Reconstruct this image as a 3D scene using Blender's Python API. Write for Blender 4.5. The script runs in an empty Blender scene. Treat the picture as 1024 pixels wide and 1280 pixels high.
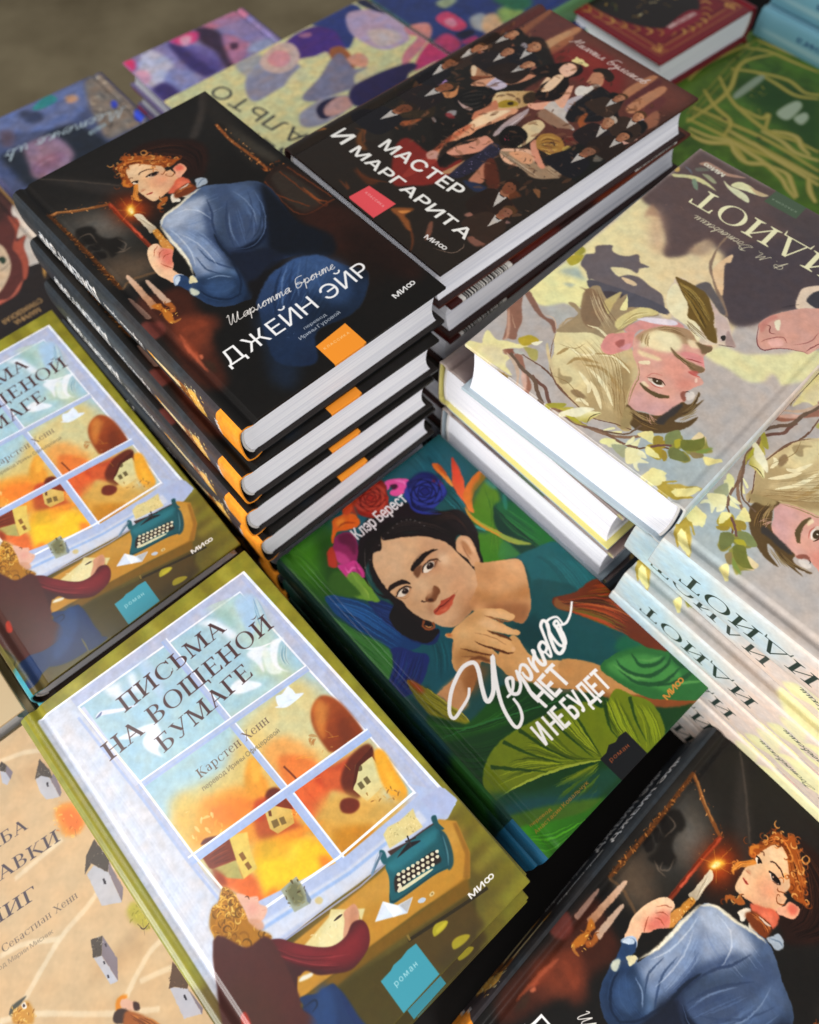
import bpy, math, random
import numpy as np
from mathutils import Matrix, Vector

# ------------------------------------------------------------------ camera, world, lamps
scn = bpy.context.scene
COL = scn.collection
PITCH, ROLL, FPX = 0.47063783, -0.02608015, 946.56
cam_d = bpy.data.cameras.new('camera')
cam_d.sensor_fit = 'VERTICAL'; cam_d.sensor_height = 36.0
cam_d.lens = 36.0 * FPX / 1280.0
cam_d.clip_start = 0.01; cam_d.clip_end = 50
cam_d.dof.use_dof = True
cam_d.dof.focus_distance = 0.37
cam_d.dof.aperture_fstop = 6.5
cam = bpy.data.objects.new('camera', cam_d); COL.objects.link(cam)
cam.matrix_world = Matrix.Rotation(PITCH, 4, 'X') @ Matrix.Rotation(ROLL, 4, 'Z')
scn.camera = cam

world = bpy.data.worlds.new('World'); scn.world = world
world.use_nodes = True
wn = world.node_tree.nodes; wl = world.node_tree.links
bg = wn['Background']
bg.inputs['Color'].default_value = (0.93, 0.95, 1.0, 1)
bg.inputs['Strength'].default_value = 0.30

def area_lamp(name, loc, target, sx, sy, power, color):
    d = bpy.data.lights.new(name, 'AREA'); d.shape = 'RECTANGLE'
    d.size = sx; d.size_y = sy; d.energy = power; d.color = color
    o = bpy.data.objects.new(name, d); COL.objects.link(o)
    o.location = loc
    o.rotation_euler = (Vector(target) - Vector(loc)).to_track_quat('-Z', 'Y').to_euler()
    return o
# daylight falling in low from a wide opening on the left, a skylight up on the left, an added fill lamp behind the viewer to lift the page edges
area_lamp('window_light', (-1.25, -0.95, 0.22), (0.05, 0.16, -0.38), 0.9, 0.6, 25.0, (1.0, 0.985, 0.96))
area_lamp('skylight', (-0.72, 0.12, 0.92), (-0.12, 0.12, -0.4), 0.45, 0.45, 4.5, (1.0, 0.99, 0.97))
area_lamp('front_fill', (0.20, -0.85, 0.62), (0.0, 0.2, -0.4), 0.7, 0.5, 12.5, (1.0, 0.975, 0.94))

scn.view_settings.view_transform = 'Standard'
scn.view_settings.look = 'None'
scn.view_settings.exposure = 0.0
scn.view_settings.gamma = 1.0
scn.view_settings.use_curve_mapping = False
scn.cycles.use_denoising = True
scn.cycles.max_bounces = 6

# ------------------------------------------------------------------ a small painter for the flat print on the covers
def rgb(c):
    if isinstance(c, str):
        return np.array([int(c[i:i + 2], 16) for i in (0, 2, 4)], dtype=np.float32) / 255.0
    return np.array(c, dtype=np.float32)

def smooth_pts(p, closed, n=5):
    p = np.asarray(p, dtype=np.float64)
    if len(p) < 3: return p
    if closed: q = np.vstack([p[-1], p, p[0], p[1]])
    else: q = np.vstack([2 * p[0] - p[1], p, 2 * p[-1] - p[-2]])
    a, b, c, d = q[:-3], q[1:-2], q[2:-1], q[3:]
    out = []
    for k in range(n):
        t = k / n
        out.append(0.5 * (2 * b + (c - a) * t + (2 * a - 5 * b + 4 * c - d) * t * t + (3 * b - 3 * c + d - a) * t ** 3))
    r = np.stack(out, 1).reshape(-1, 2)
    if not closed: r = np.vstack([r, p[-1]])
    return r

def stroke_poly(p, w, taper):
    """outline of a stroke of width w; taper 0 none, 1 both ends thin, 2 thin at the end, 3 brush"""
    p = np.asarray(p, dtype=np.float64)
    d = np.gradient(p, axis=0); ln = np.hypot(d[:, 0], d[:, 1]) + 1e-9
    nrm = np.stack([-d[:, 1], d[:, 0]], 1) / ln[:, None]
    t = np.linspace(0, 1, len(p))
    if taper == 1: ww = w * (0.12 + 0.88 * np.sin(math.pi * t) ** 0.7)
    elif taper == 2: ww = w * (1.0 - 0.88 * t)
    elif taper == 3: ww = w * (0.6 + 0.4 * np.sin(math.pi * t))
    else: ww = np.full(len(p), w)
    ww = ww[:, None] * 0.5
    return np.vstack([p + nrm * ww, (p - nrm * ww)[::-1]])

def noise2(h, w, cell, rng):
    gh, gw = int(h / cell) + 3, int(w / cell) + 3
    g = rng.random((gh, gw)).astype(np.float32) * 2 - 1
    y = np.arange(h) / cell; x = np.arange(w) / cell
    yi = y.astype(int); xi = x.astype(int)
    fy = (y - yi); fx = (x - xi); fy = (fy * fy * (3 - 2 * fy))[:, None]; fx = (fx * fx * (3 - 2 * fx))[None, :]
    a = g[yi][:, xi]; b = g[yi][:, xi + 1]; c = g[yi + 1][:, xi]; d = g[yi + 1][:, xi + 1]
    return (a * (1 - fx) + b * fx) * (1 - fy) + (c * (1 - fx) + d * fx) * fy

def gblur(a, s):
    if s < 0.3: return a
    r = max(1, int(s * 2.6)); k = np.exp(-0.5 * (np.arange(-r, r + 1) / s) ** 2); k = (k / k.sum()).astype(np.float32)
    o = np.zeros_like(a)
    pa = np.pad(a, ((r, r), (0, 0)))
    for i, kk in enumerate(k): o += kk * pa[i:i + a.shape[0]]
    pa = np.pad(o, ((0, 0), (r, r))); o = np.zeros_like(a)
    for i, kk in enumerate(k): o += kk * pa[:, i:i + a.shape[1]]
    return o

class Canvas:
    SS = 4
    def __init__(s, w_mm, h_mm, base, res=5.0):
        s.S = res; s.wm = w_mm; s.hm = h_mm
        s.w = int(round(w_mm * res)); s.h = int(round(h_mm * res))
        s.a = np.empty((s.h, s.w, 3), dtype=np.float32); s.a[:] = rgb(base)
        s.clip = None; s.rng = np.random.default_rng(7)
    def px(s, p):
        p = np.asarray(p, dtype=np.float64).reshape(-1, 2)
        return np.stack([p[:, 0] * s.S, (s.hm - p[:, 1]) * s.S], 1)
    def cover(s, polys, pad=0):
        """signed-area coverage of polygons (pixel units) -> (y0, x0, mask)"""
        allp = np.vstack(polys)
        x0 = max(0, int(allp[:, 0].min()) - 1 - pad); x1 = min(s.w, int(allp[:, 0].max()) + 2 + pad)
        y0 = max(0, int(allp[:, 1].min()) - 1 - pad); y1 = min(s.h, int(allp[:, 1].max()) + 2 + pad)
        if x1 <= x0 or y1 <= y0: return None
        w, h, SS = x1 - x0, y1 - y0, s.SS
        A = np.vstack(polys); B = np.vstack([np.roll(p, -1, axis=0) for p in polys])
        ax, ay = A[:, 0] - x0, (A[:, 1] - y0) * SS; bx, by = B[:, 0] - x0, (B[:, 1] - y0) * SS
        sg = np.where(by > ay, 1.0, -1.0)
        lo = np.minimum(ay, by); hi = np.maximum(ay, by)
        k0 = np.clip(np.ceil(lo - 0.5), 0, h * SS).astype(int); k1 = np.clip(np.ceil(hi - 0.5), 0, h * SS).astype(int)
        n = k1 - k0; ok = n > 0
        if not ok.any(): return None
        ax, ay, bx, by, sg, k0, n = ax[ok], ay[ok], bx[ok], by[ok], sg[ok], k0[ok], n[ok]
        idx = np.repeat(np.arange(len(n)), n)
        rows = np.arange(n.sum()) - np.repeat(np.cumsum(n) - n, n) + k0[idx]
        t = (rows + 0.5 - ay[idx]) / (by - ay)[idx]
        x = np.clip(ax[idx] + t * (bx - ax)[idx], 0, w - 1e-4)
        xi = x.astype(int); fr = x - xi; g = sg[idx]
        W2 = w + 2
        D = np.bincount(rows * W2 + xi, weights=g * (1 - fr), minlength=h * SS * W2) + \
            np.bincount(rows * W2 + xi + 1, weights=g * fr, minlength=h * SS * W2)
        m = np.cumsum(D[:h * SS * W2].reshape(h * SS, W2), axis=1)[:, :w]
        m = np.minimum(np.abs(m), 1).reshape(h, SS, w).mean(1).astype(np.float32)
        return y0, x0, m
    def paint(s, polys, col, alpha=1.0, blur=0.0):
        b = blur * s.S
        r = s.cover(polys, pad=int(b * 2.6) + 1 if b else 0)
        if r is None: return
        y0, x0, m = r
        if b: m = gblur(m, b)
        if s.clip is not None: m = m * s.clip[y0:y0 + m.shape[0], x0:x0 + m.shape[1]]
        m = (m * alpha)[:, :, None]
        v = s.a[y0:y0 + m.shape[0], x0:x0 + m.shape[1]]
        if isinstance(col, tuple) and len(col) == 6:      # linear blend between two points: x0 y0 c0 x1 y1 c1
            gx0, gy0, c0, gx1, gy1, c1 = col
            p = s.px([[gx0, gy0], [gx1, gy1]]); d = p[1] - p[0]; L = (d @ d) + 1e-9
            yy, xx = np.mgrid[y0:y0 + m.shape[0], x0:x0 + m.shape[1]]
            t = np.clip(((xx - p[0, 0]) * d[0] + (yy - p[0, 1]) * d[1]) / L, 0, 1)[:, :, None].astype(np.float32)
            c = rgb(c0) * (1 - t) + rgb(c1) * t
        else: c = rgb(col)
        v += (c - v) * m
    def set_clip(s, pts, smooth=True):
        if pts is None: s.clip = None; return
        p = s.px(pts)
        if smooth: p = smooth_pts(p, True)
        s.clip = None; r = s.cover([p]); c = np.zeros((s.h, s.w), dtype=np.float32)
        if r: c[r[0]:r[0] + r[2].shape[0], r[1]:r[1] + r[2].shape[1]] = r[2]
        s.clip = c
    def fill(s, pts, col, alpha=1.0, blur=0.0, smooth=True):
        p = s.px(pts)
        s.paint([smooth_pts(p, True) if smooth else p], col, alpha, blur)
    def stroke(s, pts, w, col, alpha=1.0, blur=0.0, taper=0, smooth=True):
        p = s.px(pts)
        if smooth: p = smooth_pts(p, False, 6)
        else:
            q = [p[0]]
            for i in range(1, len(p)):
                for t in np.linspace(0, 1, 6)[1:]: q.append(p[i - 1] * (1 - t) + p[i] * t)
            p = np.array(q)
        s.paint([stroke_poly(p, w * s.S, taper)], col, alpha, blur)
    def strands(s, a, b, n, w, cols, alpha=0.8, jit=0.5, blur=0.0, t0=0.0, t1=1.0):
        """n thin strokes in between two guide lines: hair, veins, folds, feathers"""
        a = smooth_pts(s.px(a), False, 6); b = smooth_pts(s.px(b), False, 6)
        m = 24
        ra = np.stack([np.interp(np.linspace(0, 1, m), np.linspace(0, 1, len(a)), a[:, k]) for k in (0, 1)], 1)
        rb = np.stack([np.interp(np.linspace(0, 1, m), np.linspace(0, 1, len(b)), b[:, k]) for k in (0, 1)], 1)
        for i in range(n):
            u = min(1, max(0, (i + 0.5) / n + s.rng.normal() * 0.3 / n))
            c = ra * (1 - u) + rb * u
            ph = s.rng.random() * 6.28; amp = jit * s.S * s.rng.normal()
            tt = np.linspace(0, 1, m); off = np.sin(tt * 3.0 + ph) * amp
            d = np.gradient(c, axis=0); d /= (np.hypot(d[:, 0], d[:, 1]) + 1e-9)[:, None]
            c = c + np.stack([-d[:, 1], d[:, 0]], 1) * off[:, None]
            i0 = int((t0 + s.rng.random() * 0.25 * (t1 - t0)) * m); i1 = int((t1 - s.rng.random() * 0.25 * (t1 - t0)) * m)
            if i1 - i0 < 4: continue
            s.paint([stroke_poly(c[i0:i1], w * s.S * (0.6 + 0.8 * s.rng.random()), 1)], cols[s.rng.integers(len(cols))], alpha, blur)
    def warp(s, amp=0.35, cell=3.0):
        """uneven brush edges: shift pixels by smooth noise"""
        dy = noise2(s.h, s.w, cell * s.S, s.rng) + 0.5 * noise2(s.h, s.w, cell * s.S * 0.35, s.rng)
        dx = noise2(s.h, s.w, cell * s.S, s.rng) + 0.5 * noise2(s.h, s.w, cell * s.S * 0.35, s.rng)
        yy, xx = np.mgrid[0:s.h, 0:s.w]
        yy = np.clip((yy + dy * amp * s.S).round().astype(int), 0, s.h - 1); xx = np.clip((xx + dx * amp * s.S).round().astype(int), 0, s.w - 1)
        s.a = s.a[yy, xx]
    def mottle(s, amp, cell, sat=0.0, ay=1.0):
        n = noise2(s.h, s.w, cell * s.S, s.rng) * 0.6 + noise2(s.h, s.w, cell * s.S * 0.37, s.rng) * 0.4
        s.a *= (1 + amp * n)[:, :, None]
        if sat:
            n2 = noise2(s.h, s.w, cell * s.S * 1.7, s.rng) * sat
            s.a[:, :, 0] *= 1 + n2; s.a[:, :, 2] *= 1 - n2
        np.clip(s.a, 0, 1, out=s.a)
    def image(s, name, tone=1.0):
        im = bpy.data.images.new(name, s.w, s.h)
        buf = np.ones((s.h, s.w, 4), dtype=np.float32); buf[:, :, :3] = np.clip(s.a[::-1], 0, 1) ** tone
        im.pixels.foreach_set(buf.ravel()); im.update()
        return im

# ---- lettering: the program's own sans face as triangles
_glyph = {}
def sans(ch, off):
    k = (ch, off)
    if k not in _glyph:
        c = bpy.data.curves.new('lettering', 'FONT'); c.body = ch; c.size = 1.0; c.offset = off; c.resolution_u = 4; c.fill_mode = 'NONE'
        o = bpy.data.objects.new('lettering', c); COL.objects.link(o)
        dg = bpy.context.evaluated_depsgraph_get(); dg.update()
        me = o.evaluated_get(dg).to_mesh()
        v = np.array([x.co[:2] for x in me.vertices]).reshape(-1, 2)
        nx = {}
        for e in me.edges: nx[e.vertices[0]] = e.vertices[1]
        fix = []; seen = set()
        for st in list(nx):
            if st in seen: continue
            lp = []; k0 = st
            while k0 in nx and k0 not in seen: seen.add(k0); lp.append(k0); k0 = nx[k0]
            if len(lp) > 2: fix.append(v[lp])
        o.evaluated_get(dg).to_mesh_clear()
        bpy.data.objects.remove(o); bpy.data.curves.remove(c)
        _glyph[k] = (fix, (v[:, 0].min(), v[:, 0].max()) if len(v) else (0, 0.28))
    return _glyph[k]
CAP = 0.7
# ---- a serif face drawn from strokes: thick stems, thin joins, bracket serifs (units: cap height = 1)
def _stem(x, y0=0, y1=1, w=.13, sb=1, st=1, sl=.11):
    r = [[(x - w / 2, y0), (x + w / 2, y0), (x + w / 2, y1), (x - w / 2, y1)]]
    if sb: r.append([(x - w / 2 - sl, y0), (x + w / 2 + sl, y0), (x + w / 2 + sl, y0 + .035), (x + w / 2, y0 + .09), (x - w / 2, y0 + .09), (x - w / 2 - sl, y0 + .035)])
    if st: r.append([(x - w / 2 - sl, y1), (x - w / 2 - sl, y1 - .035), (x - w / 2, y1 - .09), (x + w / 2, y1 - .09), (x + w / 2 + sl, y1 - .035), (x + w / 2 + sl, y1)])
    return r
def _bar(x0, x1, y, h=.05): return [[(x0, y - h / 2), (x1, y - h / 2), (x1, y + h / 2), (x0, y + h / 2)]]
def _dg(x0, y0, x1, y1, w): return [[(x0 - w / 2, y0), (x0 + w / 2, y0), (x1 + w / 2, y1), (x1 - w / 2, y1)]]
def _sf(x, y, l=.13, up=True):
    return [[(x - l, y), (x + l, y), (x + l, y + .035), (x - l, y + .035)]] if up else [[(x - l, y - .035), (x + l, y - .035), (x + l, y), (x - l, y)]]
def _arc(cx, cy, rx, ry, a0, a1, w0, w1, n=26):
    """ring segment whose width goes from w1 (top and bottom) to w0 (sides)"""
    o = []; i = []
    for k in range(n + 1):
        a = math.radians(a0 + (a1 - a0) * k / n); c, s_ = math.cos(a), math.sin(a)
        w = w1 + (w0 - w1) * abs(c) ** 1.5
        o.append((cx + rx * c, cy + ry * s_)); i.append((cx + (rx - w) * c, cy + (ry - w1) * s_))
    return [o + i[::-1]]
T_ = .13
SERIF = {
 'П': (.86, _stem(.2) + _stem(.66) + _bar(.2, .66, .97)),
 'И': (.9, _stem(.2) + _stem(.7) + _dg(.22, .1, .68, .9, .055)),
 'Н': (.88, _stem(.2) + _stem(.68) + _bar(.2, .68, .5)),
 'М': (1.06, _stem(.16, w=.055) + _stem(.88) + _dg(.52, 0, .2, 1, .13) + _dg(.52, 0, .86, 1, .05)),
 'А': (.86, _dg(.14, 0, .44, 1, .05) + _dg(.72, 0, .42, 1, .14) + _bar(.22, .62, .33) + _sf(.14, 0) + _sf(.72, 0)),
 'В': (.78, _stem(.2, st=0, sb=0) + _sf(.16, 0, .12) + _sf(.16, 1, .12, False) + _arc(.32, .75, .3, .25, -90, 90, .12, .045) + _arc(.34, .26, .34, .26, -90, 90, .13, .045) + _bar(.2, .34, .023, .045) + _bar(.2, .32, .977, .045) + _bar(.2, .34, .51, .045)),
 'Б': (.76, _stem(.2, st=0, sb=0) + _sf(.16, 0, .12) + _sf(.16, 1, .12, False) + _bar(.2, .62, .975) + [[(.62, 1), (.6, .78), (.57, .78), (.56, .95)]] + _arc(.34, .29, .34, .29, -90, 90, .13, .045) + _bar(.2, .34, .023, .045) + _bar(.2, .34, .557, .045)),
 'Ь': (.74, _stem(.2, sb=0) + _sf(.16, 0, .12) + _arc(.34, .29, .33, .29, -90, 90, .13, .045) + _bar(.2, .34, .023, .045) + _bar(.2, .34, .557, .045)),
 'С': (.8, _arc(.44, .5, .38, .52, 42, 318, .14, .045) + [[(.74, .99), (.76, .68), (.73, .68), (.66, .88)]] + [[(.70, .1), (.75, .3), (.77, .3), (.72, .12)]]),
 'О': (.9, _arc(.45, .5, .4, .52, 0, 360, .13, .045, 40)),
 'Е': (.74, _stem(.2, sb=0, st=0) + _sf(.16, 0, .12) + _sf(.16, 1, .12, False) + _bar(.2, .6, .975) + _bar(.2, .64, .025) + _bar(.2, .5, .51) + [[(.62, 1), (.6, .77), (.57, .77), (.54, .96)], [(.66, 0), (.68, .26), (.65, .26), (.56, .04)], [(.5, .4), (.52, .4), (.52, .62), (.5, .62)]]),
 'Щ': (1.2, _stem(.18, sb=0) + _stem(.56, sb=0) + _stem(.94, sb=0) + _bar(.1, 1.12, .03, .06) + [[(1.06, 0), (1.14, 0), (1.13, -.22), (1.1, -.22)]]),
 'Г': (.7, _stem(.2, st=0) + _sf(.16, 1, .12, False) + _bar(.2, .6, .975) + [[(.64, 1), (.62, .74), (.59, .74), (.55, .96)]]),
 'У': (.84, _dg(.44, .35, .16, 1, .13) + _dg(.36, .1, .72, 1, .05) + _arc(.26, .1, .13, .1, 180, 360, .05, .05) + _sf(.17, 1, .14, False) + _sf(.7, 1, .12, False)),
 'Л': (.86, _dg(.2, .1, .44, 1, .05) + _stem(.68, st=0) + _bar(.36, .74, .975) + _sf(.72, 1, .1, False) + _arc(.14, .1, .08, .1, 180, 360, .05, .05)),
 'Д': (.9, _dg(.16, .03, .44, 1, .045) + _dg(.68, .03, .46, 1, .12) + _bar(.05, .86, .03, .05) + [[(.05, .05), (.1, .05), (.06, -.2), (.04, -.2)], [(.81, .05), (.86, .05), (.87, -.2), (.85, -.2)]]),
 'К': (.84, _stem(.2) + _dg(.3, .5, .64, 1, .05) + _dg(.72, 0, .36, .56, .14) + _sf(.66, 1, .12, False) + _sf(.74, 0, .12)),
 'Т': (.8, _stem(.4, st=0) + _bar(.06, .74, .975) + [[(.06, 1), (.06, .76), (.09, .76), (.13, .96)], [(.74, 1), (.74, .76), (.71, .76), (.67, .96)]]),
 'Ж': (1.16, _stem(.58) + _dg(.2, 1, .5, .52, .05) + _dg(.12, 0, .48, .52, .12) + _dg(.96, 1, .66, .52, .05) + _dg(1.04, 0, .68, .52, .12) + _sf(.12, 0, .1) + _sf(1.04, 0, .1) + _sf(.2, 1, .1, False) + _sf(.96, 1, .1, False)),
 'Х': (.84, _dg(.7, 0, .16, 1, .13) + _dg(.14, 0, .68, 1, .05) + _sf(.16, 0, .12) + _sf(.7, 0, .12) + _sf(.16, 1, .12, False) + _sf(.68, 1, .12, False)),
 ' ': (.36, []),
}
SERIF['Й'] = (SERIF['И'][0], SERIF['И'][1] + [[(.28 + .34 * t / 10, 1.26 - .14 * math.sin(math.pi * t / 10)) for t in range(11)] + [(.62 - .34 * t / 10, 1.26 - .09 * math.sin(math.pi * t / 10)) for t in range(11)]])
def _low(k, f=.7):   # small letters shaped like small capitals
    a, g = SERIF[k]; return (a * f * 1.03, [[(x * f * 1.03, y * f) for x, y in p] for p in g])
for lo, up in zip('пинмвьостгкжхйдлбе', 'ПИНМВЬОСТГКЖХЙДЛБЕ'): SERIF[lo] = _low(up)
SERIF['е'] = (.6, _arc(.3, .35, .25, .36, 20, 330, .1, .04) + _bar(.08, .54, .4, .04))
SERIF['а'] = (.6, _stem(.42, 0, .52, .1, sb=0, st=0) + _arc(.28, .5, .2, .2, 10, 150, .1, .04) + _arc(.28, .2, .2, .2, 0, 360, .1, .04))
SERIF['р'] = (.68, _stem(.17, -.3, .7, .1) + _arc(.32, .35, .27, .36, -150, 150, .1, .04))
for k, (a, g) in list(SERIF.items()):      # every outline the same way round, so that overlaps add up
    gg = []
    for p in g:
        ar = sum(p[i][0] * p[(i + 1) % len(p)][1] - p[(i + 1) % len(p)][0] * p[i][1] for i in range(len(p)))
        gg.append(np.array(p if ar > 0 else p[::-1], dtype=np.float64))
    SERIF[k] = (a, gg)

# ---- a running hand: centre lines of small joined letters (x height = 1)
HAND = {
 'а': (1.0, [(.85, .8), (.5, 1), (.15, .6), (.3, .05), (.7, .3), (.85, .95), (.8, .1), (1.05, .15)]),
 'в': (.9, [(0, .1), (.3, .9), (.4, 1.9), (.2, 1.2), (.15, .2), (.5, 0), (.7, .5), (.4, .9), (.9, .6)]),
 'г': (.7, [(0, .7), (.25, 1), (.5, .7), (.2, .2), (.4, 0), (.75, .2)]),
 'д': (1.0, [(.8, .8), (.5, 1), (.15, .6), (.3, .05), (.7, .3), (.85, .95), (.6, -.8), (.2, -1), (.4, -.3), (1.05, .2)]),
 'е': (.7, [(0, .3), (.5, .6), (.45, .95), (.15, .7), (.15, .1), (.5, 0), (.75, .25)]),
 'и': (1.1, [(0, .7), (.15, .95), (.12, .15), (.35, .02), (.6, .95), (.58, .15), (.8, 0), (1.1, .3)]),
 'й': (1.1, [(0, .7), (.15, .95), (.12, .15), (.35, .02), (.6, .95), (.58, .15), (.8, 0), (1.1, .3)]),
 'к': (.9, [(0, .2), (.2, 1), (.1, 0), (.25, .6), (.6, 1), (.3, .5), (.6, 0), (.95, .2)]),
 'л': (.9, [(0, .1), (.2, .1), (.45, .95), (.5, .9), (.6, .05), (.9, .25)]),
 'м': (1.2, [(0, .05), (.2, .15), (.35, .95), (.5, .1), (.8, .95), (.85, .05), (1.2, .25)]),
 'н': (1.0, [(0, .7), (.15, 1), (.1, 0), (.15, .55), (.6, .5), (.7, 1), (.65, .05), (1.0, .25)]),
 'о': (.85, [(.5, 1), (.1, .6), (.25, .02), (.65, .3), (.55, .95), (.9, .8)]),
 'р': (1.0, [(0, .6), (.2, 1), (.1, -1), (.2, .5), (.55, 1), (.8, .5), (.5, 0), (.35, .2), (1.0, .25)]),
 'с': (.8, [(.6, .85), (.35, 1), (.1, .5), (.3, 0), (.8, .3)]),
 'т': (1.3, [(0, .7), (.2, 1), (.15, 0), (.3, .8), (.5, .95), (.55, 0), (.7, .8), (.95, .95), (1.0, .1), (1.35, .25)]),
 'у': (1.0, [(0, .7), (.15, .95), (.2, .3), (.45, .2), (.7, .95), (.55, -.7), (.2, -1), (.3, -.4), (1.0, .3)]),
 'х': (.9, [(0, .8), (.2, 1), (.5, .1), (.7, 0), (.45, .5), (.1, 0), (.4, .5), (.75, 1), (.9, .4)]),
 'ч': (.8, [(0, .7), (.15, .95), (.2, .5), (.5, .45), (.6, .95), (.55, .1), (.85, .25)]),
 'Ш': (2.2, [(0, 1.6), (.3, 1.9), (.25, .3), (.5, 0), (.95, 1.8), (.9, .3), (1.2, 0), (1.65, 1.8), (1.55, .2), (2.2, .2)]),
 'Б': (1.4, [(1.4, 2), (.4, 1.9), (.2, .2), (.7, 0), (1.1, .6), (.6, 1), (.3, .8), (1.5, .5)]),
 'М': (2.0, [(0, .1), (.25, .1), (.7, 1.9), (.8, .4), (1.4, 1.9), (1.45, .2), (2.0, .3)]),
 'Ф': (1.6, [(.9, 1.4), (.4, 1.6), (.1, 1.0), (.6, .5), (.9, 1.9), (.5, -.8), (.9, .6), (1.4, .9), (1.2, 1.5), (.8, 1.3)]),
 'Д': (1.7, [(.2, 1.7), (.9, 2), (.7, .6), (.2, .1), (.9, 0), (1.6, 1.0), (1.2, 1.9), (.6, 1.8)]),
 '.': (.5, [(.15, .05), (.2, .1), (.25, .02)]), ' ': (.7, []),
}
def text(cv, body, x0, y0, x1, y1, cap, col, face='sans', off=0.0, alpha=1.0, shear=0.0, gap=0.06, pen=0.3, flip=0):
    """a line of lettering whose first letter starts at x0 y0 and last ends at x1 y1 (mm), capitals 'cap' mm high"""
    polys = []; x = 0.0
    if face == 'hand':
        lines = []
        for ch in body:
            adv, pts = HAND.get(ch, HAND['и'])
            if pts:
                p = np.array(pts) + [x, 0]
                if lines and lines[-1] is not None and ch.islower(): lines[-1] = np.vstack([lines[-1], p])
                else: lines.append(p)
            else: lines.append(None)
            x += adv
        tot = x
        k = cap / 1.9; L = math.hypot(x1 - x0, y1 - y0); sx = L / tot
        ux, uy = (x1 - x0) / L, (y1 - y0) / L
        for p in lines:
            if p is None: continue
            X = (p[:, 0] + p[:, 1] * 0.28) * sx; Y = p[:, 1] * k * (-1 if flip else 1)
            q = np.stack([x0 + X * ux - Y * uy, y0 + X * uy + Y * ux], 1)
            cv.stroke(q, pen, col, alpha)
        return
    if face == 'serif':
        for ch in body:
            a, g = SERIF[ch]
            polys += [p + [x, 0] for p in g]; x += a
        tot = x - .1; h0 = 1.0
    else:
        for ch in body:
            if ch == ' ': x += 0.26; continue
            if ch == '8':
                for cx in (.24, .62): polys += [np.array(p) + [x, 0] for p in _arc(cx, .35, .24, .3, 0, 360, .085, .085, 30)]
                x += .86 + gap; continue
            g, (a, b) = sans(ch, 0.0)
            polys += [p + [x - a, 0] for p in g]; x += (b - a) + gap
        tot = x - gap; h0 = CAP
    L = math.hypot(x1 - x0, y1 - y0); sx = L / tot; sy = cap / h0
    ux, uy = (x1 - x0) / L, (y1 - y0) / L; out = []
    for p in polys:
        X = p[:, 0] * sx + p[:, 1] * sy * shear; Y = p[:, 1] * sy * (-1 if flip else 1)
        out.append(cv.px(np.stack([x0 + X * ux - Y * uy, y0 + X * uy + Y * ux], 1)))
    if out: cv.paint(out, col, alpha)
    if face == 'sans' and off > 0:
        for p in out:
            q = np.vstack([p, p[:1]]); cv.paint([stroke_poly(q, 2 * off * (sx + sy) * .5 * cv.S, 0)], col, alpha)

def guest(cv, x, y, s, lean=0, face='c08a66', hair='1c1613', suit='15140f', shirt='cfc8c0'):
    """one guest of the crowd on the ballroom cover"""
    T = lambda pts: [(x + (px + lean * py) * s, y + py * s) for px, py in pts]
    cv.fill(T([(-7, -16), (-6, -6), (-2.5, -3.4), (2.5, -3.4), (6, -6), (7, -16)]), suit, .96, .2)
    cv.fill(T([(-1.8, -3.6), (1.8, -3.6), (.6, -10)]), shirt, .9, .1, False); cv.fill(T([(-1, -4.4), (1, -4.4), (.5, -3.6), (-.5, -3.6)]), '2a2422')
    cv.fill(T([(-1.3, -3.8), (1.3, -3.8), (1.4, -1.6), (-1.2, -1.6)]), '9a6448', 1, .1)
    cv.fill(T([(-2.2, .4), (-1.9, -1.6), (-.4, -3), (1.4, -2.2), (2.2, .2), (1.8, 2.4), (0, 3.2), (-1.8, 2.4)]), face, 1, .12)
    cv.fill(T([(-2.2, .4), (-1.9, -1.8), (-.2, -3), (-.6, 0), (-1, 2.8)]), '7c4a30', .5, .5)
    cv.fill(T([(-2.6, .6), (-2.6, 2.6), (-1, 4.2), (1.2, 4.2), (2.6, 2.8), (2.3, 1.2), (1.2, 2.4), (-.6, 2.6), (-1.9, 1.8)]), hair, 1, .12)
    for a, b in (((-.9, .5), (-.3, .6)), ((.7, .5), (1.3, .5))): cv.stroke(T([a, b]), .3 * s, '2a1812')
    cv.stroke(T([(-.1, -1.7), (.9, -1.6)]), .25 * s, '8a3c30')

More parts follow.
